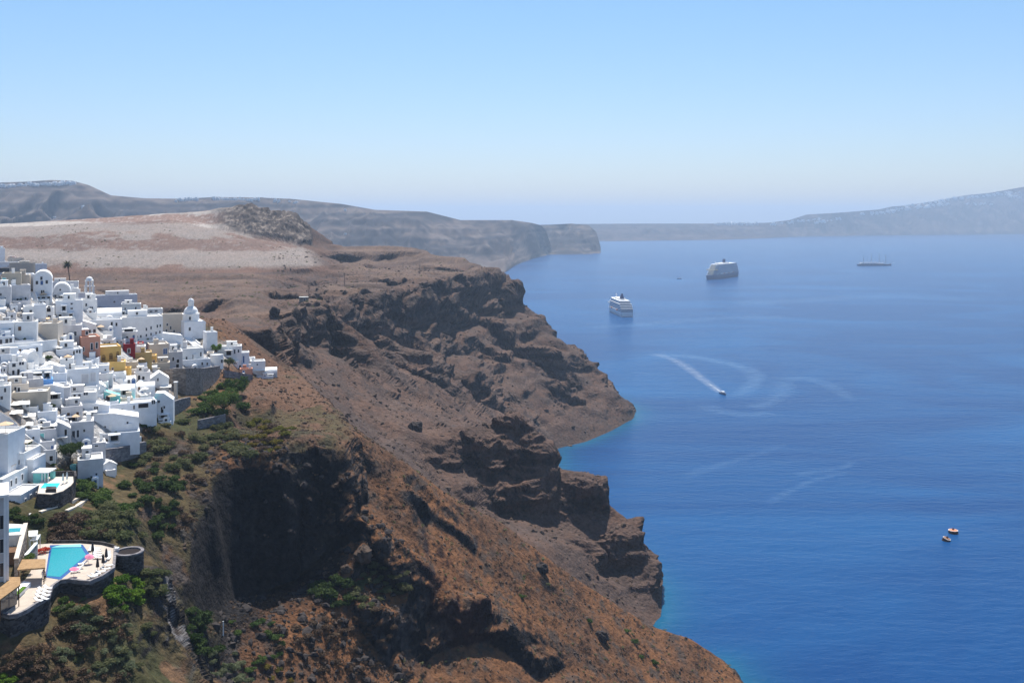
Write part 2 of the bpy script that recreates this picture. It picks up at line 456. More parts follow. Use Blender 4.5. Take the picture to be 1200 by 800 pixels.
def build_terrain(NR=1000):
    # rows spread along each bearing by what they span, so that cliffs get their share of points
    v = (HCAM - G0) / DD
    ds = np.abs(np.diff(v, axis=1)) * 1.0 + np.diff(Q)[None, :] * .10
    ds = blur(ds, 2, 1); ds = blur(blur(ds, 7, 0), 7, 0)
    s = np.concatenate([np.zeros((NT, 1)), np.cumsum(ds, 1)], 1)
    q = np.empty((NT, NR)); z = np.empty((NT, NR))
    for i in range(NT):
        st = np.linspace(0, s[i, -1], NR)
        q[i] = np.interp(st, s[i], Q)
        z[i] = np.interp(q[i], Q, G0[i])
    q = blur(q, 1, 0)
    for i in range(NT): z[i] = np.interp(q[i], Q, G0[i])
    d = np.exp(q); x = T[:, None] * d
    V = np.stack([x, d, z], -1)
    def normals(V):
        a = np.gradient(V, axis=0); b = np.gradient(V, axis=1)
        n = np.cross(a, b); n /= np.linalg.norm(n, axis=-1, keepdims=True) + 1e-9
        n[n[..., 2] < 0] *= -1
        return n
    n = normals(V)
    head, town, hotel, quarry, near = regions(x, d)
    rock = sstep(.70, .46, n[..., 2])
    qrock = sstep(1250, 1270, d) * sstep(1345, 1335, d) * sstep(-.31, -.28, x / d) * sstep(-.20, -.205, x / d) * sstep(160, 166, z)
    rock = np.maximum(rock, qrock)
    rock = np.maximum(rock, .75 * head * sstep(.86, .70, n[..., 2]) * sstep(-.3, .3, fbm(x / 60, d / 60, z / 30, 3, 77)))
    t_ = x / d
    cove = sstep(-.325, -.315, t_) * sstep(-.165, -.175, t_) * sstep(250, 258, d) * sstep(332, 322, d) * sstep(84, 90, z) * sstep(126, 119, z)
    crag = sstep(-.385, -.365, t_) * sstep(-.26, -.29, t_) * sstep(204, 212, d) * sstep(318, 300, d)
    crag = np.maximum(crag, sstep(-.285, -.275, t_) * sstep(-.235, -.245, t_) * sstep(328, 338, d) * sstep(374, 366, d))
    crag2 = sstep(-.30, -.285, t_) * sstep(-.165, -.18, t_) * sstep(292, 300, d) * sstep(345, 325, d) * sstep(118, 122, z)
    rock = np.maximum(rock, np.maximum(.8 * crag, .55 * crag2))
    calm = np.clip(1 - .85 * np.maximum(town, hotel), .15, 1)
    disp = np.zeros_like(x)
    for L, seed in ((44, 1), (21, 2), (10, 3), (4.8, 4), (2.3, 5), (1.1, 6)):
        vis = sstep(.9, 2.2, L / (d * .0016))
        zs = 1.0 + 1.1 * head
        nz = pnoise(x / L, d / L, z / L * zs, seed + 60)
        rdg = 1 - 2.2 * np.abs(nz)
        k = rock * .13 + (1 - rock) * (.006 if L > 12 else .03)
        disp += L * k * vis * (rdg * (.25 + .55 * rock) + nz * .6) * calm * (1 - .45 * near * (L > 12)) * (1 + .5 * head * (L < 12)) * (1 - .15 * cove * (L > 8))
    # keep the silhouettes of ridges near the survey
    V2 = V + n * (disp * sstep(-6, 6, z))[..., None]
    n2 = normals(V2)
    # ---- albedo of rock and soil
    x2, d2, z2 = V2[..., 0], V2[..., 1], V2[..., 2]
    t2 = x2 / d2
    def c(*a): return np.array(a)[None, None, :]
    def mixc(A, B, m): return A * (1 - m[..., None]) + B * m[..., None]
    f1 = fbm(x2 / 35, d2 / 35, z2 / 35, 4, 80); f2 = fbm(x2 / 9, d2 / 9, z2 / 9, 4, 86); f3 = fbm(x2 / 2.5, d2 / 2.5, z2 / 2.5, 3, 92)
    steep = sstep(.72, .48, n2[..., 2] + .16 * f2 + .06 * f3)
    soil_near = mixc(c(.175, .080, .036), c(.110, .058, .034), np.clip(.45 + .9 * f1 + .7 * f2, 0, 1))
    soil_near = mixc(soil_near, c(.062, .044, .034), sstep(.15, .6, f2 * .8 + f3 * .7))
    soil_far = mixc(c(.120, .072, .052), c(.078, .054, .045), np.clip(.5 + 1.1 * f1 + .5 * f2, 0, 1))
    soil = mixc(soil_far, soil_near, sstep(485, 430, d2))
    soil = mixc(soil, mixc(c(.150, .098, .070), c(.095, .066, .053), np.clip(.5 + f2 + f1, 0, 1)), sstep(136, 143, z2) * sstep(500, 640, d2) * (1 - quarry))
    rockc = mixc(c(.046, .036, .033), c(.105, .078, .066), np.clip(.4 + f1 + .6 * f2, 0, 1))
    strata = pnoise(x2 / 260, d2 / 260, z2 / 4.0 + f1 * .5, 99)
    rockc = mixc(rockc, c(.17, .112, .085), sstep(.12, .3, strata) * head * .75)
    rockc = mixc(rockc, c(.030, .025, .024), sstep(.12, .3, -strata) * head * .6)
    spr = sstep(492, 510, d2) * sstep(625, 600, d2) * sstep(-.115, -.09, t2)
    rockc = mixc(rockc, c(.125, .076, .058), spr * .6 * sstep(-.4, .2, f1 + f2))
    rock_near = mixc(c(.022, .019, .019), c(.070, .060, .056), sstep(-.05, .65, f2 + .4 * f3))  # near rock darkened in colour to deepen its shade
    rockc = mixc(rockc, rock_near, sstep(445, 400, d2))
    redg = sstep(.0, .25, .25 - np.hypot((t2 + .055) / .06, (d2 - 325) / 22) * .25)
    rockc = mixc(rockc, c(.055, .020, .016), redg * sstep(-.12, -.10, t2))
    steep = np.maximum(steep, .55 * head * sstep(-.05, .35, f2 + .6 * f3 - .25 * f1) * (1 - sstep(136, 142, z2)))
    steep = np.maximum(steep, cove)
    steep = np.maximum(steep, crag * sstep(-.35, .25, f2 + .5 * f1 + .35 * f3))
    steep = np.maximum(steep, crag2 * sstep(.0, .35, f2 + .5 * f3))
    rockc = mixc(rockc, c(.020, .018, .019), cove * .8)  # shade of the cove wall painted in as near-black rock
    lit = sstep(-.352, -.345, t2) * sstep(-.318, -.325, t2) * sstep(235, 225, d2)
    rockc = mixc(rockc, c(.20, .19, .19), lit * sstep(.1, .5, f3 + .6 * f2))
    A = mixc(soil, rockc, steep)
    # above: sunlit streaks on the near cliff end, painted into the rock colour
    # quarry hill: pale pumice and pink ash in benches
    band = np.sin((z2 + f1 * 5 + .01 * x2) / 27 * 2 * math.pi * .96 - 150 / 27 * 2 * math.pi * .96 + 1.2)
    qc = mixc(c(.22, .145, .115), c(.37, .325, .29), sstep(-.35, .1, band + .5 * f1))
    qc = mixc(qc, c(.30, .27, .25), sstep(.2, .7, f2 * 1.1 + f3 * .4) * .7)
    qc = mixc(qc, c(.20, .11, .075), sstep(150, 144, z2))
    qm = quarry * sstep(1000, 1012, d2) * sstep(1340, 1325, d2) * sstep(142, 144, z2) * sstep(-.178, -.20, t2 + (z2 - 145) * .0011)
    qm = np.clip(qm * 1.1, 0, 1) * sstep(.02, -.02, (d2 - 1255) / 400 * 0 + (t2 + .275) * (d2 > 1262))
    A = mixc(A, qc, np.clip(qm, 0, 1))
    A = mixc(A, mixc(c(.085, .07, .062), c(.22, .18, .15), sstep(.1, .5, f2 + .5 * f3)), qrock * .9)  # pale patches paint sunlit spots into the rocky end
    # paving in the village
    tb = np.where(d2 > 300, -.375 + (d2 - 300) * .00078, -.375 - (300 - d2) * .0013)
    pv = town * sstep(.008, -.008, t2 - tb) * sstep(132, 137, z2 + 3 * f1) * sstep(440, 425, d2) * sstep(-.1, .1, .25 - np.abs(f1) * .4)
    A = mixc(A, mixc(c(.50, .49, .48), c(.30, .28, .26), sstep(-.2, .5, f2)), pv * .9)
    # dry grass and herbs on the near spur
    gm = near * sstep(-.285, -.31, t2) * (1 - pv) * (1 - .9 * crag * sstep(-.4, .2, f2 + f1)) * sstep(.35, .6, n2[..., 2])
    herb = mixc(c(.070, .060, .030), c(.042, .050, .020), sstep(-.3, .4, f1 + f2 * .6))
    herb = mixc(herb, c(.15, .085, .045), sstep(.25, .6, f2 - .4 * f1))
    A = mixc(A, herb, gm * .85)
    sh = near * sstep(-.29, -.27, t2) * sstep(-.15, -.18, t2) * sstep(300, 320, d2) * sstep(.5, .7, n2[..., 2])
    A = mixc(A, mixc(c(.115, .068, .046), c(.065, .056, .026), sstep(.05, .5, f1 + f2 * .7)), sh * .75)
    A *= (1 + .22 * f3 + .15 * f2)[..., None]
    A = np.clip(A, .012, .6)
    i, j = np.meshgrid(np.arange(NT - 1), np.arange(NR - 1), indexing='ij')
    idx = lambda a, b: (a * NR + b)
    quads = np.stack([idx(i, j), idx(i + 1, j), idx(i + 1, j + 1), idx(i, j + 1)], -1).reshape(-1, 4)
    zv = V2[..., 2].reshape(-1)
    keep = (zv[quads] > -7).any(1)
    quads = quads[keep]
    used = np.zeros(NT * NR, bool); used[quads.ravel()] = True
    remap = np.cumsum(used) - 1
    o = mesh_np('terrain', V2.reshape(-1, 3)[used], remap[quads], terrain_mat(), False,
                {'albedo': A.reshape(-1, 3)[used], 'steep': steep.reshape(-1)[used]})
    o['kind'] = 'structure'
    return o

def terrain_mat():
    m = bpy.data.materials.new('rock_and_soil'); m.use_nodes = True
    nt = m.node_tree; N = nt.nodes; L = nt.links; b = N['Principled BSDF']
    b.inputs['Roughness'].default_value = .95; b.inputs['Specular IOR Level'].default_value = .12
    at = N.new('ShaderNodeAttribute'); at.attribute_name = 'albedo'
    st = N.new('ShaderNodeAttribute'); st.attribute_name = 'steep'
    g = N.new('ShaderNodeNewGeometry')
    n1 = N.new('ShaderNodeTexNoise'); n1.inputs['Scale'].default_value = .55; n1.inputs['Detail'].default_value = 9; n1.inputs['Roughness'].default_value = .72
    L.new(g.outputs['Position'], n1.inputs['Vector'])
    v1 = N.new('ShaderNodeTexVoronoi'); v1.inputs['Scale'].default_value = .45; v1.inputs['Detail'].default_value = 3
    L.new(g.outputs['Position'], v1.inputs['Vector'])
    r = N.new('ShaderNodeMapRange'); r.inputs[1].default_value = .28; r.inputs[2].default_value = .72; r.inputs[3].default_value = .52; r.inputs[4].default_value = 1.5
    L.new(n1.outputs['Fac'], r.inputs[0])
    mx = N.new('ShaderNodeMix'); mx.data_type = 'RGBA'; mx.blend_type = 'MULTIPLY'; mx.inputs['Factor'].default_value = 1
    L.new(at.outputs['Color'], mx.inputs['A']); L.new(r.outputs[0], mx.inputs['B'])
    L.new(mx.outputs['Result'], b.inputs['Base Color'])
    ad = N.new('ShaderNodeMath'); ad.operation = 'MULTIPLY_ADD'; ad.inputs[1].default_value = -.6
    L.new(v1.outputs['Distance'], ad.inputs[0]); L.new(n1.outputs['Fac'], ad.inputs[2])
    bs = N.new('ShaderNodeMath'); bs.operation = 'MULTIPLY_ADD'; bs.inputs[1].default_value = 1.6; bs.inputs[2].default_value = .7
    L.new(st.outputs['Fac'], bs.inputs[0])
    bp = N.new('ShaderNodeBump'); bp.inputs['Strength'].default_value = .9
    L.new(bs.outputs[0], bp.inputs['Distance'])
    L.new(ad.outputs[0], bp.inputs['Height']); L.new(bp.outputs['Normal'], b.inputs['Normal'])
    return m

TERRAIN = build_terrain()

# ================================================================== FAR COAST
def hill_sheet(name, sky, foot, depth_back, nt=260, nr=90, seed=0, amp=1.0, colA=(.040, .036, .038), colB=(.125, .098, .085), zfoot=-4, pale=.25):
    """a far range: skyline and waterline surveyed as (u, v, d) / (u, d); a real ridge with a front slope and a back"""
    us = np.linspace(sky[0][0], sky[-1][0], nt)
    sv = np.interp(us, [p[0] for p in sky], [p[1] for p in sky]); sd = np.interp(us, [p[0] for p in sky], [p[2] for p in sky])
    fd = np.interp(us, [p[0] for p in foot], [p[1] for p in foot])
    zt = HCAM - (sv - V0) * sd / F
    k = np.linspace(0, 1, nr)
    prof = .50 * k + .50 * (k ** .55)
    D = fd[:, None] + (sd - fd)[:, None] * k[None, :]
    Z = zfoot + (zt[:, None] - zfoot) * prof[None, :]
    nb = 14; kb = np.linspace(0, 1, nb + 1)[1:]
    D = np.concatenate([D, sd[:, None] + depth_back * kb[None, :]], 1)
    Z = np.concatenate([Z, zt[:, None] * (1 - kb[None, :] ** 1.5) - 20 * kb[None, :]], 1)
    X = (us[:, None] - U0) / F * D
    env = np.concatenate([np.sin(np.pi * np.clip(k, 0, 1)) ** .7, kb * 0], 0)[None, :]
    rdg = fbm(X / 420, D / 420, 0 * X, 4, seed)
    gul = np.abs(pnoise(X / 130, D / 700, 0 * X, seed + 9)) + .5 * np.abs(pnoise(X / 60, D / 300, 0 * X, seed + 11))
    hgt = np.maximum(zt[:, None], 60)
    Z2 = Z + env * hgt * (.30 * rdg - .34 * gul) * amp
    q = Z2 / 38 + .5 * pnoise(X / 500, D / 500, 0 * X, seed + 15); kk = np.floor(q); f = q - kk
    st = (kk + np.where(f < .6, .3 * f / .6, .3 + .7 * (f - .6) / .4) - q) * 38
    Z2 = Z2 + st * env * .8
    D2 = D + env * gul * 110
    X = (us[:, None] - U0) / F * D2
    f1 = fbm(X / 300, D2 / 300, Z2 / 90, 4, seed + 20); f2 = fbm(X / 60, D2 / 60, Z2 / 30, 3, seed + 25)
    w = np.clip(.45 + .8 * f1 + .7 * f2 + 1.0 * pnoise(X / 1500, D2 / 1500, Z2 / 13 + .6 * f1, seed + 30), 0, 1)[..., None]
    A = np.array(colA) * (1 - w) + np.array(colB) * w
    w2 = (sstep(.35, .75, f2 + f1 * .5) * pale)[..., None]
    A = A * (1 - w2) + np.array((.24, .205, .18)) * w2
    V = np.stack([X, D2, Z2], -1)
    nr2 = V.shape[1]
    i, j = np.meshgrid(np.arange(nt - 1), np.arange(nr2 - 1), indexing='ij')
    quads = np.stack([i * nr2 + j, (i + 1) * nr2 + j, (i + 1) * nr2 + j + 1, i * nr2 + j + 1], -1).reshape(-1, 4)
    o = mesh_np(name, V.reshape(-1, 3), quads, FARMAT, True, {'albedo': A.reshape(-1, 3)})
    o['kind'] = 'structure'
    return V

def far_mat():
    m = bpy.data.materials.new('far_rock'); m.use_nodes = True
    nt = m.node_tree; b = nt.nodes['Principled BSDF']; b.inputs['Roughness'].default_value = 1; b.inputs['Specular IOR Level'].default_value = .05
    at = nt.nodes.new('ShaderNodeAttribute'); at.attribute_name = 'albedo'
    nt.links.new(at.outputs['Color'], b.inputs['Base Color'])
    return m
FARMAT = far_mat()
SKY_A = [(-520,246,4200),(-300,232,4000),(-140,222,3900),(-40,217,3900),(0,214,3900),(30,213,3900),(60,211,3900),(85,212,3900),(104,217,3900),(130,229,3950),(170,232.5,4000),(215,233,4100),(250,231,4150),(300,231.5,4200),(340,233,4250),(400,239,4300),(440,246,4350),(500,248,4450),(524,254,4500),(540,258,4550),(600,258,4800),(622,261,5000),(634,264,5200),(640,270,5300),(646,290,5350)]
FOOT_A = [(-520,2600),(-140,2600),(300,2700),(500,3100),(560,3350),(592,3560),(606,4150),(630,4900),(646,5250)]
HILL_A = hill_sheet('far_hill_near_coast', SKY_A, FOOT_A, 900, 560, 110, 200)
SKY_B = [(560,264,6100),(630,264,6000),(650,263,5950),(670,262,5900),(690,264,5850),(699,272,5750),(704,290,5600)]
FOOT_B = [(560,5200),(640,5250),(690,5350),(704,5400)]
HILL_B = hill_sheet('far_promontory', SKY_B, FOOT_B, 500, 120, 60, 240)
SKY_C = [(480,268,9500),(600,264,9500),(680,262.5,9500),(760,262,9600),(850,262,9800),(900,261,10000),(925,258,10300),(945,251.5,10500),(980,249.5,10700),(1000,248,10900),(1030,245.5,11200),(1045,242,11400),(1060,241,11600),(1100,235,12000),(1130,229,12300),(1160,226,12400),(1200,219,12700),(1290,212,13000),(1500,225,13500)]
FOOT_C = [(480,7900),(600,7900),(700,8100),(850,8650),(900,9300),(940,10100),(1050,10800),(1200,11600),(1290,12000),(1500,12500)]
HILL_C = hill_sheet('far_cape', SKY_C, FOOT_C, 2500, 420, 70, 280, colA=(.040, .033, .036), colB=(.085, .064, .062), pale=.12)

# ================================================================== SEA
def sea():
    nt, nq = 260, 330
    t = np.linspace(-1.5, 1.5, nt); q = np.linspace(math.log(60), math.log(28000), nq)
    tt, qq = np.meshgrid(t, q, indexing='ij'); d = np.exp(qq); x = tt * d
    shore = []
    for ln in LINES[:6]:
        ps = [P(*p) for p in ln]
        for a, b in zip(ps, ps[1:]):
            n = max(2, int((b - a).length / 4))
            shore += [a.lerp(b, k / n) for k in range(n)]
    S = np.array([(p.x, p.y) for p in shore])
    sh = np.full(x.shape, 1e9)
    m = (d > 300) & (d < 1300) & (np.abs(tt) < .5)
    px = np.stack([x[m], d[m]], -1)
    best = np.full(len(px), 1e9)
    for s in S: best = np.minimum(best, np.hypot(px[:, 0] - s[0], px[:, 1] - s[1]))
    sh[m] = best
    shallow = np.exp(-sh / 9.0)
    V = np.stack([x, d, 0 * x], -1)
    i, j = np.meshgrid(np.arange(nt - 1), np.arange(nq - 1), indexing='ij')
    quads = np.stack([i * nq + j, (i + 1) * nq + j, (i + 1) * nq + j + 1, i * nq + j + 1], -1).reshape(-1, 4)
    m = bpy.data.materials.new('sea_water'); m.use_nodes = True
    nt_ = m.node_tree; N = nt_.nodes; L = nt_.links; b = N['Principled BSDF']
    b.inputs['Roughness'].default_value = .25; b.inputs['Specular IOR Level'].default_value = .17; b.inputs['IOR'].default_value = 1.33
    g = N.new('ShaderNodeNewGeometry')
    def mapped(sx, sy):
        k = N.new('ShaderNodeMapping'); k.inputs['Scale'].default_value = (sx, sy, 1); L.new(g.outputs['Position'], k.inputs['Vector']); return k
    a1 = N.new('ShaderNodeTexNoise'); a1.inputs['Scale'].default_value = 1; a1.inputs['Detail'].default_value = 5; a1.inputs['Roughness'].default_value = .6
    L.new(mapped(.085, .16).outputs[0], a1.inputs['Vector'])
    a2 = N.new('ShaderNodeTexNoise'); a2.inputs['Scale'].default_value = 1; a2.inputs['Detail'].default_value = 3
    L.new(mapped(.012, .034).outputs[0], a2.inputs['Vector'])
    ad = N.new('ShaderNodeMath'); ad.operation = 'MULTIPLY_ADD'; ad.inputs[1].default_value = 1.5
    L.new(a2.outputs['Fac'], ad.inputs[0]); L.new(a1.outputs['Fac'], ad.inputs[2])
    bp = N.new('ShaderNodeBump'); bp.inputs['Strength'].default_value = .6; bp.inputs['Distance'].default_value = 1.7
    L.new(ad.outputs[0], bp.inputs['Height']); L.new(bp.outputs['Normal'], b.inputs['Normal'])
    # wind slicks and currents: slightly paler water in long warped streaks
    s1 = N.new('ShaderNodeTexNoise'); s1.inputs['Scale'].default_value = 1; s1.inputs['Detail'].default_value = 5; s1.inputs['Distortion'].default_value = 1.4; s1.inputs['Roughness'].default_value = .55
    L.new(mapped(.0021, .0036).outputs[0], s1.inputs['Vector'])
    r1 = N.new('ShaderNodeMapRange'); r1.inputs[1].default_value = .42; r1.inputs[2].default_value = .70
    L.new(s1.outputs['Fac'], r1.inputs[0])
    mx = N.new('ShaderNodeMix'); mx.data_type = 'RGBA'
    mx.inputs['A'].default_value = (.0013, .040, .145, 1); mx.inputs['B'].default_value = (.006, .076, .215, 1)
    L.new(r1.outputs[0], mx.inputs['Factor'])
    at = N.new('ShaderNodeAttribute'); at.attribute_name = 'shallow'
    mx2 = N.new('ShaderNodeMix'); mx2.data_type = 'RGBA'; mx2.inputs['B'].default_value = (.012, .16, .17, 1)
    ms = N.new('ShaderNodeMath'); ms.operation = 'MULTIPLY'; ms.inputs[1].default_value = .4
    L.new(at.outputs['Fac'], ms.inputs[0]); L.new(ms.outputs[0], mx2.inputs['Factor'])
    L.new(mx.outputs['Result'], mx2.inputs['A']); L.new(mx2.outputs['Result'], b.inputs['Base Color'])
    o = mesh_np('sea', V.reshape(-1, 3), quads, m, True, {'shallow': shallow.reshape(-1)})
    o['kind'] = 'structure'
sea()

# ================================================================== AIR, SKY, SUN, CAMERA
SUN_EL, SUN_AZ = 62.0, -2.0          # degrees above the horizon; to the right of straight ahead
def setup_light():
    w = bpy.data.worlds.new('World'); scene.world = w; w.use_nodes = True
    nt = w.node_tree; bg = nt.nodes['Background']
    sk = nt.nodes.new('ShaderNodeTexSky'); sk.sky_type = 'NISHITA'; sk.sun_disc = False
    sk.sun_elevation = R(SUN_EL); sk.sun_rotation = R(SUN_AZ)
    sk.altitude = 0; sk.air_density = 1.0; sk.dust_density = .6; sk.ozone_density = 3.0
    hs = nt.nodes.new('ShaderNodeMix'); hs.data_type = 'RGBA'; hs.blend_type = 'MULTIPLY'; hs.inputs['Factor'].default_value = 1
    tcw = nt.nodes.new('ShaderNodeTexCoord'); sx = nt.nodes.new('ShaderNodeSeparateXYZ'); nt.links.new(tcw.outputs['Generated'], sx.inputs[0])
    mr = nt.nodes.new('ShaderNodeMapRange'); mr.inputs[1].default_value = .01; mr.inputs[2].default_value = .20; nt.links.new(sx.outputs['Z'], mr.inputs[0])
    tm = nt.nodes.new('ShaderNodeMix'); tm.data_type = 'RGBA'; tm.inputs['A'].default_value = (.93, .93, 1.06, 1); tm.inputs['B'].default_value = (.80, .985, 1.10, 1)
    nt.links.new(mr.outputs[0], tm.inputs['Factor']); nt.links.new(tm.outputs['Result'], hs.inputs['B'])
    nt.links.new(sk.outputs['Color'], hs.inputs['A']); nt.links.new(hs.outputs['Result'], bg.inputs['Color'])
    bg.inputs['Strength'].default_value = .088
    l = bpy.data.lights.new('sun', 'SUN'); l.energy = 5.0; l.angle = R(.5); l.color = (1, .955, .88)
    o = bpy.data.objects.new('sun', l); COL.objects.link(o)
    az = R(SUN_AZ); el = R(SUN_EL)
    to_sun = Vector((math.sin(az) * math.cos(el), math.cos(az) * math.cos(el), math.sin(el)))
    o.rotation_euler = to_sun.to_track_quat('Z', 'Y').to_euler()
    o.location = (0, 0, 600)
    # haze
    mb = MB().box(-30000, 30000, -400, 29500, -60, 480)
    m = bpy.data.materials.new('hazy_air'); m.use_nodes = True
    nt = m.node_tree; nt.nodes.remove(nt.nodes['Principled BSDF'])
    pv = nt.nodes.new('ShaderNodeVolumePrincipled'); pv.inputs['Density'].default_value = .85e-4
    pv.inputs['Color'].default_value = (.585, .755, 1.0, 1); pv.inputs['Anisotropy'].default_value = .3
    nt.links.new(pv.outputs[0], nt.nodes['Material Output'].inputs['Volume'])
    h = mb.build('haze', m); h['kind'] = 'stuff'
    c = bpy.data.cameras.new('camera'); c.lens = F * 36 / 1200; c.sensor_width = 36
    c.shift_y = -(400 - V0) / 1200; c.clip_start = .5; c.clip_end = 80000
    co = bpy.data.objects.new('camera', c); COL.objects.link(co)
    co.location = (0, 0, HCAM); co.rotation_euler = (R(90), 0, 0)
    scene.camera = co
    scene.view_settings.view_transform = 'Standard'; scene.view_settings.look = 'None'
    scene.view_settings.exposure = .5; scene.view_settings.gamma = 1; scene.view_settings.use_curve_mapping = False
    scene.cycles.use_denoising = True
    scene.cycles.max_bounces = 6; scene.cycles.transparent_max_bounces = 12
    scene.cycles.volume_bounces = 0
setup_light()
# ================================================================== placing on the finished land
from mathutils.bvhtree import BVHTree
bpy.context.view_layer.update()
BVH = BVHTree.FromObject(TERRAIN, bpy.context.evaluated_depsgraph_get())
CAM = Vector((0, 0, HCAM))
def land(x, y):
    h = BVH.ray_cast(Vector((x, y, 600)), Vector((0, 0, -1)))
    return h[0].z if h[0] is not None else 0.0
def sight(u, v):
    d = P(u, v, 100) - CAM
    h = BVH.ray_cast(CAM, d.normalized())
    return h[0] if h[0] is not None else P(u, v, 400)

mat('whitewash', (.87, .86, .84), .9, .2, noise=.5, noise_amt=.10)
mat('whitewash_cool', (.80, .82, .85), .9, .2, noise=.5, noise_amt=.12)
mat('whitewash_grey', (.64, .63, .64), .9, .2, noise=.4, noise_amt=.18)
mat('cream_render', (.64, .56, .47), .9, .2, noise=.4, noise_amt=.12)
mat('beige_render', (.50, .44, .36), .9, .2, noise=.4, noise_amt=.15)
mat('pink_render', (.56, .27, .19), .9, .2, noise=.4, noise_amt=.12)
mat('yellow_render', (.72, .46, .15), .9, .2, noise=.4, noise_amt=.12)
mat('ochre_render', (.50, .35, .15), .9, .2, noise=.4, noise_amt=.2)
mat('red_render', (.26, .018, .025), .85, .2, noise=.4, noise_amt=.15)
mat('blue_render', (.16, .36, .70), .85, .2, noise=.4, noise_amt=.12)
mat('turquoise_render', (.22, .62, .60), .85, .2, noise=.4, noise_amt=.12)
mat('roof_screed', (.66, .64, .60), .95, .1, noise=.35, noise_amt=.22)
mat('dark_glass', (.035, .04, .055), .15, .5)
mat('blue_shutter', (.05, .12, .30), .6, .3)
mat('brown_wood', (.16, .085, .045), .75, .2, noise=2, noise_amt=.3)
mat('dark_interior', (.035, .03, .03), 1, .0)
mat('canvas_white', (.80, .78, .74), .95, .1)
mat('canvas_peach', (.72, .52, .34), .95, .1)
mat('paving', (.50, .43, .36), .95, .1, noise=.6, noise_amt=.15)
mat('cane_roof', (.36, .23, .12), .95, .1, noise=1.6, noise_amt=.3, bump=.05)
mat('lounger_white', (.78, .77, .75), .7, .2)
mat('parasol_dark', (.05, .045, .05), .9, .1)
mat('pink_cloth', (.75, .25, .36), .9, .1)
mat('steel', (.45, .45, .46), .4, .5, metallic=.8)
mat('weathered_timber', (.12, .09, .07), .9, .1)
mat('skin', (.45, .26, .18), .6, .3)
mat('grey_linen', (.55, .55, .60), .9, .1)

def stone_mat(name, ca, cb, scale=1.4):
    m = bpy.data.materials.new(name); m.use_nodes = True; nt = m.node_tree; N = nt.nodes; L = nt.links
    b = N['Principled BSDF']; b.inputs['Roughness'].default_value = .95; b.inputs['Specular IOR Level'].default_value = .1
    g = N.new('ShaderNodeNewGeometry'); mp = N.new('ShaderNodeMapping'); mp.inputs['Scale'].default_value = (1, 1, 1.7)
    L.new(g.outputs['Position'], mp.inputs['Vector'])
    v = N.new('ShaderNodeTexVoronoi'); v.inputs['Scale'].default_value = scale; L.new(mp.outputs[0], v.inputs['Vector'])
    mx = N.new('ShaderNodeMix'); mx.data_type = 'RGBA'; mx.inputs['A'].default_value = (*ca, 1); mx.inputs['B'].default_value = (*cb, 1)
    sp = N.new('ShaderNodeSeparateColor'); L.new(v.outputs['Color'], sp.inputs[0]); L.new(sp.outputs[0], mx.inputs['Factor'])
    L.new(mx.outputs['Result'], b.inputs['Base Color'])
    bp = N.new('ShaderNodeBump'); bp.inputs['Distance'].default_value = .25; bp.invert = True
    L.new(v.outputs['Distance'], bp.inputs['Height']); L.new(bp.outputs['Normal'], b.inputs['Normal'])
    MATS[name] = m
stone_mat('dark_stone', (.030, .027, .028), (.105, .098, .098))
stone_mat('tan_stone', (.17, .14, .12), (.34, .29, .25), 1.1)
stone_mat('grey_stone', (.14, .13, .14), (.28, .26, .26), 1.1)

def pool_mat(name, col):
    m = bpy.data.materials.new(name); m.use_nodes = True; nt = m.node_tree; b = nt.nodes['Principled BSDF']
    b.inputs['Base Color'].default_value = (*col, 1); b.inputs['Roughness'].default_value = .06; b.inputs['IOR'].default_value = 1.33
    g = nt.nodes.new('ShaderNodeNewGeometry'); n = nt.nodes.new('ShaderNodeTexNoise'); n.inputs['Scale'].default_value = 1.8
    nt.links.new(g.outputs['Position'], n.inputs['Vector'])
    bp = nt.nodes.new('ShaderNodeBump'); bp.inputs['Distance'].default_value = .05; nt.links.new(n.outputs['Fac'], bp.inputs['Height'])
    nt.links.new(bp.outputs['Normal'], b.inputs['Normal']); MATS[name] = m
pool_mat('pool_turquoise', (.05, .62, .68)); pool_mat('pool_blue', (.03, .30, .35)); pool_mat('pool_edge_blue', (.035, .11, .30))
MT = MATS

# ================================================================== SHIPS AND BOATS
mat('hull_white', (.78, .78, .78), .45, .4); mat('hull_navy', (.05, .07, .13), .4, .4); mat('deck_white', (.74, .72, .68), .7, .2)
mat('ship_glass', (.11, .16, .25), .2, .5); mat('funnel_navy', (.02, .035, .12), .5, .4); mat('lifeboat_orange', (.65, .18, .05), .6, .3)
mat('hull_deep', (.06, .10, .20), .4, .4); mat('hull_haze_blue', (.07, .12, .22), .5, .4); mat('sunlit_buff', (.62, .52, .34), .7, .2)
def hull_outline(L, B, bow=.22, n=8, y0=None):
    h = L / 2; pts = [(-B / 2, -h), (B / 2, -h)]
    for k in range(n + 1):
        t = k / n; pts.append((B / 2 * math.cos(t * math.pi / 2) ** .8 if k < n else 0, h - L * bow * (1 - t)))
    for k in range(n - 1, -1, -1):
        t = k / n; pts.append((-B / 2 * math.cos(t * math.pi / 2) ** .8, h - L * bow * (1 - t)))
    return pts
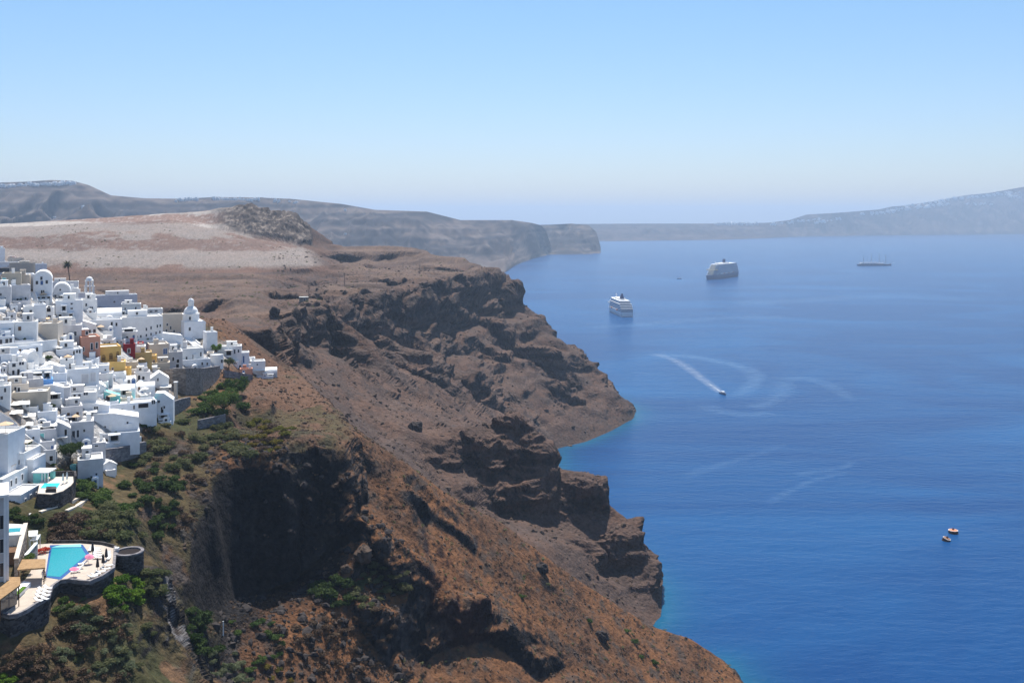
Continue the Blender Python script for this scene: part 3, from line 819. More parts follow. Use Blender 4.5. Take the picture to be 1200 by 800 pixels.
def cruise_ship(name, label, L, B, hull_h, levels, dh, loc, heading, hullmat, funnel_at, front_set, aft_set, front_mat, lifeboats=9, funnel_kind='wedge', top=0):
    t = thing(name, label, 'cruise ship', loc, math.atan2(-heading[0], heading[1]), 'cruise ships at anchor')
    # flared hull: narrower at the water
    o = hull_outline(L, B); n = len(o)
    mb = MB(); rings = [(-3, .86, .95), (1, .9, .965), (hull_h * .6, .99, .985), (hull_h, 1, 1)]
    vs = [(x * sx, (y * sy if y > 0 else y * (1 if z > 0 else .97)), z) for z, sx, sy in rings for x, y in o]
    fs = [(j * n + i, j * n + (i + 1) % n, (j + 1) * n + (i + 1) % n, (j + 1) * n + i) for j in range(3) for i in range(n)]
    fs += [tuple(range(3 * n, 4 * n))]
    mb.add(vs, fs); mb.build('hull', MT[hullmat], t)
    sup = MB(); z = hull_h
    lens = []
    for k in range(levels):
        y1 = L / 2 - L * .13 - front_set * k ** 1.15; y0 = -L / 2 + aft_set * max(0, k - 1) + 2
        w = B / 2 - (.3 if k < levels - 2 else 1.8)
        lens.append((y0, y1, w, z))
        pts = [(-w, y0), (w, y0), (w, y1 - w * .9), (w * .55, y1), (-w * .55, y1), (-w, y1 - w * .9)]
        sup.prism(pts, z, z + dh)
        # projecting deck edge
        pe = [(p[0] * 1.03, p[1] + (.6 if p[1] > 0 else -.6)) for p in pts]
        sup.prism(pe, z + dh - .45, z + dh + .15)
        z += dh
    sp = sup.build('superstructure', MT['hull_white'], t)
    if front_mat == 'sunlit_buff':       # sunlit yellow of the forward tiers, painted as buff strips
        tb = MB()
        for y0, y1, w, zz in lens: tb.prism([(-w * .54, y1 - .3), (w * .54, y1 - .3), (w * .5, y1 + 1.6), (-w * .5, y1 + 1.6)], zz + .1, zz + dh * .45)
        tb.build('sunlit_front_strip', MT['sunlit_buff'], sp)
    bands = MB()
    for k, (y0, y1, w, zz) in enumerate(lens):
        pts = [(-w - .06, y0 - .08), (w + .06, y0 - .08), (w + .06, y1 - w * .9), (w * .55, y1 + .1), (-w * .55, y1 + .1), (-w - .06, y1 - w * .9)]
        bands.prism(pts, zz + dh * .13, zz + dh * .84)  # window glass, made tall and bluish to stand for the shaded sides too
        if k > 2 and k < levels - 1:
            pass
    bands.build('window_band', MT['ship_glass'], sp)
    fr = MB(); y0, y1, w, zz = lens[levels // 2]
    fr.box(-B / 2 - 1.5, B / 2 + 1.5, y1 - 5, y1 + .6, zz + .2, zz + dh - .6); fr.build('bridge', MT[front_mat], t)
    zt = z
    top_mb = MB(); top_mb.prism([(-B * .28, -L * .2), (B * .28, -L * .2), (B * .28, L * .1), (B * .2, L * .14), (-B * .2, L * .14), (-B * .28, L * .1)], zt, zt + dh * .9); top_mb.build('sun_deck', MT['deck_white'], t)
    f = MB(); fy = funnel_at * L
    fh = 13 if funnel_kind == 'wedge' else 15
    if funnel_kind == 'wedge':
        f.add([(-4.5, fy - 6, zt), (4.5, fy - 6, zt), (4.5, fy + 7, zt), (-4.5, fy + 7, zt), (-1.2, fy - 5, zt + fh), (1.2, fy - 5, zt + fh), (1.2, fy - 1, zt + fh), (-1.2, fy - 1, zt + fh)],
              [(0, 1, 5, 4), (1, 2, 6, 5), (2, 3, 7, 6), (3, 0, 4, 7), (4, 5, 6, 7)])
    else:
        f.lathe([(5.4, zt), (5.0, zt + fh * .75), (4.4, zt + fh * .76), (4.2, zt + fh)], 0, fy, 14)
    f.build('funnel', MT['funnel_navy'], t)
    m = MB(); my = L * .2
    m.tube([(0, my, zt), (0, my - 1.5, zt + 10)], .5); m.tube([(-3, my - 1, zt + 6), (3, my - 1, zt + 6)], .25); m.lathe([(1.1, zt + 7.2), (1.1, zt + 8.4)], 0, my + .5, 10)
    m.build('mast', MT['hull_white'], t)
    for s in (-1, 1):
        for k in range(lifeboats):
            y = -L * .28 + k * L * .5 / lifeboats
            lb = MB().prism([(s * (B / 2 + .4), y), (s * (B / 2 + 2.2), y), (s * (B / 2 + 2.2), y + 5.5), (s * (B / 2 + 1.3), y + 7), (s * (B / 2 + .4), y + 5.5)], hull_h + .8, hull_h + 3)
            lb.build('lifeboat', MT['lifeboat_orange' if k % 4 == 0 else 'hull_white'], t)
    return t
st = P(735, 371.2, 1992); hd = Vector((-.105, .994, 0))
cruise_ship('cruise_ship', 'white cruise ship seen from its stepped stern with a navy pointed funnel', 150, 25, 9, 7, 3.0, st + hd * 75, hd, 'hull_white', -.16, 1.5, 4.0, 'hull_white', 6)
bw = P(829, 327.6, 3168); hd = Vector((-.53, -.848, 0))
cruise_ship('cruise_ship', 'large dark hulled cruise ship turning its bow, beside the small tender', 255, 34, 14, 9, 3.5, bw - hd * 120, hd, 'hull_deep', -.12, 2.8, 2.2, 'sunlit_buff', 12, 'stack')

def sailing_ship():
    a, b = P(1004, 311.3, 4073), P(1046, 311, 4090)
    d = (b - a).normalized(); L = 148
    t = thing('sailing_ship', 'long four masted sailing cruise ship with bare masts far out', 'sailing ship', (a + b) / 2, math.atan2(-d.x, d.y))
    o = hull_outline(L, 18, .2); n = len(o)
    vs = [(x * s, y * s2, z) for z, s, s2 in ((-2, .85, .93), (6.5, 1, 1)) for x, y in o]
    MB().add(vs, [(i, (i + 1) % n, n + (i + 1) % n, n + i) for i in range(n)] + [tuple(range(n, 2 * n))]).build('hull', MT['hull_haze_blue'], t)  # blue of the distance haze put into the hull colour
    MB().box(-7.5, 7.5, -66, 38, 6.4, 9.6).box(-6.5, 6.5, -60, 5, 9.6, 12.4).build('deckhouse', MT['hull_white'], t)
    MB().box(-7.56, 7.56, -64, 36, 7.4, 8.6).build('window_band', MT['ship_glass'], t)
    for y, h in ((-48, 40), (-14, 47), (20, 50), (48, 42)):
        MB().tube([(0, y, 8), (0, y - 1, h)], [1.3, .8]).tube([(0, y, 14), (0, y - 22, 16)], .4).tube([(0, y - .6, h * .7), (0, min(y + 26, 74), 9)], .16).build('mast', MT['steel'], t)
    MB().tube([(0, 66, 7), (0, 88, 13)], [.6, .25]).build('bowsprit', MT['hull_white'], t)
sailing_ship()

def small_boat(name, label, cat, loc, heading, L, B, hullmat):
    t = thing(name, label, cat, loc, math.atan2(-heading[0], heading[1]))
    o = hull_outline(L, B, .4, 6); n = len(o)
    vs = [(x * s, y * s2, z + (max(y, 0) / L) * .7 * (z > 0)) for z, s, s2 in ((-.4, .7, .9), (.5, .95, .97), (1.2, 1, 1)) for x, y in o]
    MB().add(vs, [(j * n + i, j * n + (i + 1) % n, (j + 1) * n + (i + 1) % n, (j + 1) * n + i) for j in range(2) for i in range(n)] + [tuple(range(2 * n, 3 * n))]).build('hull', MT[hullmat], t)
    MB().prism([(-B * .34, -L * .22), (B * .34, -L * .22), (B * .34, L * .08), (B * .18, L * .17), (-B * .18, L * .17), (-B * .34, L * .08)], 1.15, 1.15 + B * .35).build('cabin', MT['hull_white'], t)
    MB().prism([(-B * .345, -L * .2), (B * .345, -L * .2), (B * .345, L * .082), (B * .185, L * .174), (-B * .185, L * .174), (-B * .345, L * .082)], 1.15 + B * .14, 1.15 + B * .27).build('windscreen', MT['ship_glass'], t)
    MB().tube([(0, -L * .1, 1.1 + B * .35), (0, -L * .12, 2.4 + B * .35)], .07).build('mast', MT['steel'], t)
    return t
small_boat('tender_boat', 'small dark tender boat beside the large dark hulled cruise ship', 'boat', P(796, 326.6, HCAM * F / (326.6 - V0)), (-1, .1), 17, 5, 'hull_navy')
bl = P(847.5, 461.5, HCAM * F / (461.5 - V0)); bh = Vector((.20, -.98, 0))
small_boat('speedboat', 'white speedboat trailing a short foaming wake across the bay', 'boat', bl, bh, 14, 4.6, 'hull_navy')

def foam(name, col, alpha):
    m = bpy.data.materials.new(name); m.use_nodes = True; nt = m.node_tree; N = nt.nodes; L = nt.links
    b = N['Principled BSDF']; b.inputs['Base Color'].default_value = (*col, 1); b.inputs['Roughness'].default_value = .6
    at = N.new('ShaderNodeAttribute'); at.attribute_name = 'fade'
    g = N.new('ShaderNodeNewGeometry'); n = N.new('ShaderNodeTexNoise'); n.inputs['Scale'].default_value = .09; n.inputs['Detail'].default_value = 5
    L.new(g.outputs['Position'], n.inputs['Vector'])
    r = N.new('ShaderNodeMapRange'); r.inputs[1].default_value = .25; r.inputs[2].default_value = .72; L.new(n.outputs['Fac'], r.inputs[0])
    mu = N.new('ShaderNodeMath'); mu.operation = 'MULTIPLY'; L.new(at.outputs['Fac'], mu.inputs[0]); L.new(r.outputs[0], mu.inputs[1])
    m2 = N.new('ShaderNodeMath'); m2.operation = 'MULTIPLY'; m2.inputs[1].default_value = alpha; L.new(mu.outputs[0], m2.inputs[0])
    L.new(m2.outputs[0], b.inputs['Alpha'])
    return m
def ribbon(paths, name, m, z=.05):
    vs = []; fs = []; fade = []
    for pts, w0, w1, f0, f1 in paths:
        ps = [P(u, v, HCAM * F / (v - V0)) for u, v in pts]
        # smooth the line
        for _ in range(3):
            q = [ps[0]]
            for a, b in zip(ps, ps[1:]): q += [a.lerp(b, .25), a.lerp(b, .75)]
            ps = q + [ps[-1]]
        n = len(ps); base = len(vs)
        for i, p in enumerate(ps):
            d = (ps[min(i + 1, n - 1)] - ps[max(i - 1, 0)]); d.z = 0; d.normalize(); s = Vector((-d.y, d.x, 0)); t = i / (n - 1)
            w = w0 + (w1 - w0) * t; f = f0 + (f1 - f0) * t
            for k in range(5):
                e = k / 2 - 1; vs.append(p + s * w * e + Vector((0, 0, z))); fade.append(f * (1 - abs(e)) ** .7 * min(1, 6 * t, 6 * (1 - t) + (.6 if f1 > f0 else 0)))
        for i in range(n - 1):
            for k in range(4): a = base + i * 5 + k; fs.append((a, a + 1, a + 6, a + 5))
    o = mesh_np(name, np.array([tuple(v) for v in vs]), np.array(fs), m, True, {'fade': np.array(fade)})
    o['kind'] = 'stuff'; return o
ribbon([([(765,414),(785,419),(802,428),(822,443),(845,460)], 15, 6, .08, .36), ([(830,449),(836,453),(846,460)], 3, 2.2, .35, 1.0)], 'wake_foam', foam('foam_white', (.75, .8, .85), .8))
ribbon([([(760,416),(800,416),(850,424),(880,434),(888,440),(882,452),(862,466)], 22, 12, .9, .7),
        ([(880,478),(905,470),(920,458),(918,446)], 14, 16, .6, .5), ([(915,445),(945,442),(975,452),(1000,470)], 22, 10, .7, .4),
        ([(820,474),(850,484),(880,487),(905,484)], 18, 14, .5, .6),
        ([(690,384),(760,380),(840,372),(930,372)], 26, 40, .5, .5), ([(860,356),(940,352),(1040,346),(1140,352)], 60, 70, .6, .4),
        ([(930,556),(960,552),(990,548),(1000,540)], 7, 4, .5, .4), ([(800,560),(840,545),(880,535),(920,520)], 9, 5, .4, .3), ([(900,590),(930,572),(960,560),(995,552)], 6, 4, .4, .4)],
       'current_streak_water', foam('pale_streak', (.17, .36, .60), .33), .03)

def buoy(label, u, v, r, h, tilt, topmat):
    t = thing('mooring_buoy', label, 'buoy', P(u, v, HCAM * F / (v - V0)), .4, 'mooring buoys in the bay')
    t.rotation_euler = (tilt, tilt * .7, .4)
    MB().lathe([(r * .92, -1), (r, -.6), (r, h * .8), (r * .97, h)], n=24).build('float', MT['buoy_rust'], t)
    MB().lathe([(r * .99, h), (r * 1.02, h + .08), (r * .93, h + .12), (r * .9, h + .02)], n=24).build('rim', MT['hull_white'], t)
    tp = MB().lathe([(r * .9, h + .01), (r * .9, h + .16), (r * .5, h + .3)], n=24).build('deck_plate', MT[topmat], t)
    MB().lathe([(.7, h + .1), (.6, h + .9), (.25, h + 1.0)], n=10).tube([(-.5, 0, h + .9), (0, 0, h + 1.6), (.5, 0, h + .9)], .12).build('mooring_ring', MT['buoy_rust'], t)
mat('buoy_rust', (.10, .035, .02), .85, .2, noise=1.2, noise_amt=.5); mat('buoy_peach', (.60, .25, .13), .8, .2, noise=1, noise_amt=.2); mat('buoy_brown', (.30, .15, .08), .8, .2, noise=1, noise_amt=.4)
buoy('round mooring buoy with white rim and peach top, the farther and wider one', 1117, 624, 2.9, 1.7, 0, 'buoy_peach')
buoy('tilted brown rusty mooring buoy, smaller than the one beside it', 1108.5, 633, 2.3, 1.6, .28, 'buoy_brown')

# ------------------------------------------------------------------ far villages
def far_houses(V, spots, label, group, w, rows):
    nf = V.shape[1] - 14
    pts = V[:, :nf].reshape(-1, 3)
    pu = U0 + pts[:, 0] / pts[:, 1] * F; pv = V0 + (HCAM - pts[:, 2]) / pts[:, 1] * F
    proto = {}
    for u, v in spots:
        i = int(np.argmin((pu - u) ** 2 + (pv - v) ** 2 * 2)); p = Vector(pts[i])
        k = rng.integers(0, 5)
        if k not in proto:
            a = w * (.7 + .15 * k); h = rows * (.7 + .12 * ((k * 3) % 5)); b = a * .6
            mb = MB().box(-a / 2, a / 2, 0, b, -6, h).box(-a * .2, a * .35, b * .2, b * .9, h, h * 1.5)
            for q in range(3): mb.box(-a * .35 + q * a * .3, -a * .35 + q * a * .3 + a * .1, -.15, .02, h * .3, h * .62, 1)
            o = mb.build('far_house', [MT['whitewash'], MT['dark_glass']]); proto[k] = o
        else:
            o = proto[k].copy(); COL.objects.link(o)
        o.location = p; o.rotation_euler = (0, 0, float(rng.normal(0, .3)))
        tag(o, label, 'house', group)
def line(a, b, n, j=1.2):
    return [(a[0] + (b[0] - a[0]) * k / max(1, n - 1) + rng.normal(0, j), a[1] + (b[1] - a[1]) * k / max(1, n - 1) + rng.normal(0, j * .25)) for k in range(n)]
far_houses(HILL_A, line((0, 219.5), (38, 217.5), 10, .8) + line((38, 218), (72, 216.5), 16, .9) + line((70, 217.5), (84, 216.5), 6, .8), 'tiny white house of the village crowning the far left-hand hill'.replace('left-hand ', ''), 'houses on the far hilltop', 20, 8)
far_houses(HILL_A, line((206, 236), (230, 235), 8, .8) + line((252, 234.5), (302, 235.5), 15, .9) + line((320, 237), (345, 238.5), 4), 'tiny white house on the long far ridge above the quarry', 'houses on the far ridge', 16, 8)
far_houses(HILL_A, [(90, 257), (62, 255), (404, 247), (404, 275), (96, 244)], 'lone pale house on the flank of the hazy far hill', 'lone houses on the far hillside', 14, 6)
far_houses(HILL_C, line((905, 264), (960, 258), 10) + line((950, 262), (985, 258), 8, 2) + line((1015, 252), (1050, 248), 10, 1.5) + line((1040, 248), (1112, 240), 26, 2) + line((1060, 243), (1105, 237), 10, 1) + line((1100, 236), (1195, 226), 18, 1.5) + line((1130, 241), (1160, 239), 6, 1.5) + line((1170, 228), (1195, 232), 7, 1) + line((840, 264), (885, 263.5), 12, 1), 'tiny white house of the hazy village strung along the far cape', 'houses on the far cape', 46, 17)
# ================================================================== THE VILLAGE
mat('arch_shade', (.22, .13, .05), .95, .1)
OCC = np.zeros((900, 1300), bool)          # what the village already fills, seen from the rim
REFS = []                                   # (u, v, phrase) of houses one can name
LABELS = set()
TERR = []
def occ(u0, u1, v0, v1):
    OCC[int(v0):int(v1) + 1, max(0, int(u0)):max(0, int(u1) + 1)] = True

def opening(name, parent, x, z, w, h, y=0.0, side=False, frame='whitewash', pane='dark_glass', arch=False, th=.07):
    "window or door: a frame standing proud of the wall and a pane set back in it"
    mb = MB(); b = min(.16, w * .14)
    def bx(x0, x1, z0, z1, y0, y1, mi):
        if side: mb.box(y - y1, y - y0, x0, x1, z0, z1, mi)
        else: mb.box(x0, x1, y + y0, y + y1, z0, z1, mi)
    top = h
    bx(x - w / 2, x + w / 2, z, z + top, -.03, .05, 1)
    bx(x - w / 2 - b, x - w / 2, z - b, z + h + b, -th * 2, .04, 0); bx(x + w / 2, x + w / 2 + b, z - b, z + h + b, -th * 2, .04, 0)
    bx(x - w / 2, x + w / 2, z + h, z + h + b, -th * 2, .04, 0); bx(x - w / 2, x + w / 2, z - b * 1.2, z, -th * 2.6, .04, 0)
    if w > 1.0 and name == 'window': bx(x - .05, x + .05, z, z + h, -.06, .04, 0)
    if arch and not side:
        n = 8; vs = [(x + w / 2 * math.cos(math.pi * k / n), y - .03, z + h + w / 2 * math.sin(math.pi * k / n)) for k in range(n + 1)]
        mb.add(vs, [tuple(range(n + 1))[::-1]], 1)
    return mb.build(name, [MT[frame], MT[pane]], parent)

def vault_profile(w, h, rise, n=10):
    return [(-w / 2, -3), (w / 2, -3)] + [(w / 2 * math.cos(math.pi * k / n), h - rise + rise * math.sin(math.pi * k / n)) for k in range(n + 1)]

def H(label, u0, u1, vt, vb, dep=7, m='whitewash', wins=(), doors=(), yaw=0, roof='flat', ref=None, dD=0, name='house', cat='house', side=(), group=None, pane='dark_glass', dpane='dark_interior', holes=(), rise=.5, D=None, roofmat='roof_screed', occupy=True, found=3, jit=5):
    uc = (u0 + u1) / 2
    if D is None:
        p = sight(uc, vb); p = P(uc, vb, p.y + dD)
    else: p = P(uc, vb, D)
    D = p.y; al = math.atan2(-p.x, p.y)
    rz = al + R(yaw) + R(rng.uniform(-jit, jit))
    s = D / F
    w = (u1 - u0) * s * math.cos(al) / max(.5, math.cos(R(yaw))); h = (vb - vt) * s
    if roof == 'flat': h = max(h, 1.2)
    t = thing(name, label, cat, p, rz, group)
    wm = MT[m]
    X0, X1 = -w / 2, w / 2
    if roof == 'flat':
        ph = min(.5, h * .2)
        MB().box(X0, X1, 0, dep, -found, h - ph).build('wall', wm, t)
        r = MB(); k = .42
        r.box(X0, X1, 0, k, h - ph, h).box(X0, X1, dep - k, dep, h - ph, h + .02).box(X0, X0 + k, k, dep - k, h - ph, h).box(X1 - k, X1, k, dep - k, h - ph, h)
        r.box(X0 + k, X1 - k, k, dep - k, h - ph, h - ph + .06, 1)
        r.build('roof', [wm, MT[roofmat]], t)
        for _ in range(int(rng.integers(0, 3))):       # chimneys, tanks and stair heads on the roof
            if w < 3.5 or dep < 3.5: break
            cx, cy, cs, ch = rng.uniform(X0 + 1, X1 - 1), rng.uniform(1.2, dep - 1.2), rng.uniform(.35, .9), rng.uniform(.7, 1.7)
            MB().box(cx - cs, cx + cs, cy - cs * .8, cy + cs * .8, h - ph + .05, h + ch).box(cx - cs * 1.15, cx + cs * 1.15, cy - cs * .95, cy + cs * .95, h + ch, h + ch + .12).build('roof_cabin' if cs > .6 else 'chimney', wm if cs > .6 else MT['whitewash'], t)
    elif roof == 'vault_y':
        rr = rise * h
        MB().extrude_xz(vault_profile(w, h, rr), 0, dep).build('wall', wm, t)
        MB().extrude_xz([(w / 2 * 1.04 * math.cos(math.pi * q / 12), h - rr + (rr + .18) * math.sin(math.pi * q / 12)) for q in range(13)] + [(-w / 2 * .93 * math.cos(math.pi * q / 12), h - rr + (rr - .25) * math.sin(math.pi * q / 12)) for q in range(13)], -.22, dep + .1).build('roof', MT['whitewash'], t)
    elif roof == 'vault_x':
        rr = rise * h
        MB().box(X0, X1, 0, dep, -found, h - rr).build('wall', wm, t)
        mb = MB(); n = 12
        prof = [(dep / 2 - dep / 2 * math.cos(math.pi * k / n), h - rr + rr * math.sin(math.pi * k / n)) for k in range(n + 1)]
        vs = [(X0, y, z) for y, z in prof] + [(X1, y, z) for y, z in prof]; q = n + 1
        mb.add(vs, [(k, q + k, q + k + 1, k + 1) for k in range(n)] + [tuple(range(q)), tuple(range(q, 2 * q))[::-1]]); mb.build('roof', MT['whitewash'], t)
    elif roof == 'gable':
        MB().extrude_xz([(X0, -found), (X1, -found), (X1, h * .62), (0, h), (X0, h * .62)], 0, dep).build('wall', wm, t)
        MB().extrude_xz([(X0 - .2, h * .60), (0, h + .02), (X1 + .2, h * .60), (X1 + .2, h * .60 + .3), (0, h + .34), (X0 - .2, h * .60 + .3)], -.15, dep + .1).build('roof', MT[roofmat], t)
    elif roof == 'slope':      # parapet sinking to one side
        MB().extrude_xz([(X0, -found), (X1, -found), (X1, h * rise), (X0 * .1, h * (rise + .25)), (X0, h)], 0, dep).build('wall', wm, t)
        MB().extrude_xz([(X0, h + .01), (X0 * .1, h * (rise + .25) + .01), (X1, h * rise + .01), (X1, h * rise + .22), (X0 * .1, h * (rise + .25) + .22), (X0, h + .22)], -.1, .35).build('roof', MT['whitewash'], t)
    if occupy and roof == 'flat' and w > 5 and dep > 4.5 and rng.random() < .5:      # a set back room on the roof
        a = rng.uniform(X0 + .2, X0 + w * .45); b = a + w * rng.uniform(.35, .55); q = rng.uniform(1.3, 2.2); y0 = dep * rng.uniform(.45, .6)
        ur = MB().box(a, b, y0, dep - .5, h - ph + .03, h + q).build('upper_room', MT[['whitewash', 'whitewash_cool', 'whitewash_grey'][int(rng.integers(0, 3))]] if m.startswith('white') else wm, t)
        MB().box(a - .12, b + .12, y0 - .12, dep - .4, h + q, h + q + .18).build('parapet', MT['whitewash'], ur)
        opening('window', ur, (a + b) / 2 + rng.uniform(-.6, .6), h + q * .15, .8, min(1.3, q * .6), y=y0)
    if occupy and w > 4.5 and rng.random() < .4:        # a small vaulted annex against the front
        q = rng.uniform(1.5, 2.4); a = rng.uniform(X0 + q * .5, X1 - q * .5); hh_ = rng.uniform(1.6, 2.4); dp = rng.uniform(1.6, 2.8)
        an = MB().extrude_xz([(a - q / 2, -found - 1), (a + q / 2, -found - 1)] + [(a + q / 2 * math.cos(math.pi * k / 8), hh_ - q * .4 + q * .4 * math.sin(math.pi * k / 8)) for k in range(9)], -dp, -.02).build('annex', MT[['whitewash', 'whitewash', 'whitewash_cool'][int(rng.integers(0, 3))]], t)
        opening('door', an, a, .05, .75, 1.3, y=-dp, pane=['dark_interior', 'blue_shutter', 'brown_wood', 'dark_glass'][int(rng.integers(0, 4))])
    if occupy and w > 4 and rng.random() < .55:          # a walled terrace in front
        a = X0 + rng.uniform(0, .3) * w; b = X1 - rng.uniform(0, .3) * w; dp = rng.uniform(1.8, 3.2); q = rng.uniform(.7, 1.1)
        tm = MT[['whitewash', 'whitewash', 'whitewash_cool', 'whitewash_grey'][int(rng.integers(0, 4))]]
        MB().box(a, b, -dp, -.02, -found - 1, -.1).box(a, b, -dp, -dp + .35, -.1, q - .1).box(a, a + .35, -dp + .35, -.02, -.1, q - .1).box(b - .35, b, -dp + .35, -.02, -.1, q - .1).build('terrace', tm, t)
        TERR.append((t.matrix_basis.copy(), a, b, dp, label))
    def loc(u, v): return ((u - uc) * s * math.cos(al) / max(.5, math.cos(R(yaw))), (vb - v) * s)
    if not wins and not doors and occupy and w > 4.5 and h > 3 and rng.random() < .7:
        for q in range(int(rng.integers(1, 3))):
            opening('window', t, X0 + w * (.25 + .45 * q + rng.uniform(-.05, .1)), h * rng.uniform(.4, .6), rng.uniform(.6, .9), rng.uniform(.8, 1.3), pane=['dark_glass', 'dark_glass', 'blue_shutter', 'brown_wood'][int(rng.integers(0, 4))])
    for q in wins:
        u, v, a, b = q[:4]; x, z = loc(u, v)
        a = max(a * s * .92, .5); b = max(b * s, .5); x = min(max(x, X0 + a / 2 + .2), X1 - a / 2 - .2)
        opening('window', t, x, max(.1, z - b / 2), a, b, pane=pane, arch=len(q) > 4)
    for q in doors:
        u, v, a, b = q[:4]; x, z = loc(u, v)
        a = max(a * s * .92, .6); b = max(b * s, 1.2); x = min(max(x, X0 + a / 2 + .2), X1 - a / 2 - .2)
        opening('door', t, x, max(.05, z - b / 2), a, b, pane=q[4] if len(q) > 4 else dpane, arch=len(q) > 5, frame=m if len(q) > 5 else 'whitewash')
    for q in holes:            # deep shaded openings: a real recess in a projecting porch
        u, v, a, b = q[:4]; x, z = loc(u, v); a *= s * .92; b *= s
        z0 = max(0, z - b / 2); pm = MB()
        pm.box(x - a / 2 - .25, x - a / 2, -1.7, -.02, z0 - .6, z0 + b).box(x + a / 2, x + a / 2 + .25, -1.7, -.02, z0 - .6, z0 + b).box(x - a / 2 - .3, x + a / 2 + .3, -1.8, -.02, z0 + b, z0 + b + .22)
        pm.box(x - a / 2, x + a / 2, -1.65, -.02, z0 - .6, z0 - .05)
        pm.build('porch', wm, t)
        opening('door', t, x, z0, a * .7, b * .8, pane='dark_interior')
    for f, v, a, b in side:    # windows on the flank facing the sea
        z = (vb - v) * s; opening('window', t, dep * f, max(.1, z - b * s / 2), max(.5, a * s * 1.6), max(.5, b * s), y=X1, side=True)
    if occupy: occ(u0, u1, vt, vb)
    if ref: REFS.append((uc, (vt + vb) / 2, ref))
    LABELS.add(label)
    return t

def wall(label, pts, th=.4, m='whitewash', name='garden_wall', cat='wall', down=2.0, cope=None, D=None):
    "a masonry wall along (u, v top, v foot) points"
    W = []
    for q in pts:
        u, vt, vb = q[:3]
        if len(q) > 3: p = P(u, vb, q[3])
        else: p = sight(u, vb)
        W.append((p, (vb - vt) * p.y / F))
    o = W[0][0]; mb = MB(); n = len(W); vs = []
    for i, (p, h) in enumerate(W):
        d = W[min(i + 1, n - 1)][0] - W[max(i - 1, 0)][0]; d.z = 0
        d = d.normalized() if d.length > 1e-3 else Vector((1, 0, 0)); s = Vector((-d.y, d.x, 0)) * th / 2; q = p - o
        vs += [q - s + Vector((0, 0, -down)), q + s + Vector((0, 0, -down)), q + s + Vector((0, 0, h)), q - s + Vector((0, 0, h))]
    fs = []
    for i in range(n - 1):
        a = 4 * i
        fs += [(a + k, a + 4 + k, a + 4 + (k + 1) % 4, a + (k + 1) % 4) for k in range(4)]
    fs += [(3, 2, 1, 0), tuple(4 * (n - 1) + k for k in range(4))]
    mb.add(vs, fs)
    if cope:
        t = thing(name, label, cat, o); mb.build('wall_body', MT[m], t)
        cb = MB(); vs = []
        for i, (p, h) in enumerate(W):
            d = W[min(i + 1, n - 1)][0] - W[max(i - 1, 0)][0]; d.z = 0
            d = d.normalized() if d.length > 1e-3 else Vector((1, 0, 0)); s = Vector((-d.y, d.x, 0)) * (th / 2 + .08); q = p - o
            vs += [q - s + Vector((0, 0, h + .004)), q + s + Vector((0, 0, h + .004)), q + s + Vector((0, 0, h + .2)), q - s + Vector((0, 0, h + .2))]
        cb.add(vs, fs); cb.build('coping', MT[cope], t)
    else:
        t = mb.build(name, MT[m]); t.location = o; tag(t, label, cat)
    occ(min(q[0] for q in pts), max(q[0] for q in pts), min(q[1] for q in pts), max(q[2] for q in pts))
    return t

def canopy(label, u0, u1, v, drop, dep=3.2, m='canvas_white', sag=.25, yaw=0, group=None):
    "shade sail on four posts, its front edge seen at v, its posts 'drop' pixels long"
    uc = (u0 + u1) / 2; p = sight(uc, v + drop); p = P(uc, v + drop, p.y); s = p.y / F; al = math.atan2(-p.x, p.y)
    w = (u1 - u0) * s * .92; h = drop * s
    t = thing('shade_canopy', label, 'canopy', p, al + R(yaw), group)
    mb = MB(); n = 6; vs = []
    for z in (0, .08):
        for j in range(n + 1):
            for i in range(n + 1):
                a = i / n - .5; b = j / n
                vs.append((a * w, b * dep, h + z + .35 * b - sag * (1 - (2 * a) ** 2) * math.sin(math.pi * b) + sag * .3 * math.sin(i * 2.1)))
    k = (n + 1) ** 2; fs = []
    for j in range(n):
        for i in range(n):
            a = j * (n + 1) + i; fs += [(a, a + n + 1, a + n + 2, a + 1), (k + a, k + a + 1, k + a + n + 2, k + a + n + 1)]
    rim = [i for i in range(n)] + [(j + 1) * (n + 1) - 1 for j in range(n)] + [k - 1 - i for i in range(n)] + [(n - j) * (n + 1) for j in range(n)]
    for a, b in zip(rim, rim[1:] + rim[:1]): fs.append((a, b, b + k, a + k))
    mb.add(vs, fs); mb.build('canvas', MT[m], t, True)
    for x in (-.5, .5):
        for y in (0, dep): MB().tube([(x * w * .96, y + (.1 if y == 0 else -.1), -1), (x * w * .96, y + (.1 if y == 0 else -.1), h + (.02 if y == 0 else .3))], .06).build('post', MT['whitewash'], t)
    occ(u0, u1, v - 2, v + 2)
    return t

def stair(label, u0, v0, u1, v1, width=1.4, n=14, m='whitewash'):
    a, b = sight(u0, v0), sight(u1, v1)
    d = b - a; flat = Vector((d.x, d.y, 0)); L = flat.length
    rz = math.atan2(-flat.x, flat.y)
    t = thing('outdoor_stair', label, 'stairs', a, rz); mb = MB()
    for k in range(n):
        z = d.z * (k + 1) / n
        mb.box(-width / 2, width / 2, L * k / n, L * (k + 1) / n, min(0, d.z) - 1.5, max(z, d.z * k / n + .02) + .15)
    mb.build('steps', MT[m], t)
    for s in (-1, 1):
        x = s * (width / 2 + .16)
        MB().add([(x + q, y, z) for q in (-.15, .15) for y, z in ((0, -1.5), (L, d.z - 1.5), (L, d.z + .9), (0, .9))], [(0, 1, 2, 3), (7, 6, 5, 4), (0, 4, 5, 1), (1, 5, 6, 2), (2, 6, 7, 3), (3, 7, 4, 0)]).build('side_wall', MT[m], t)
    return t

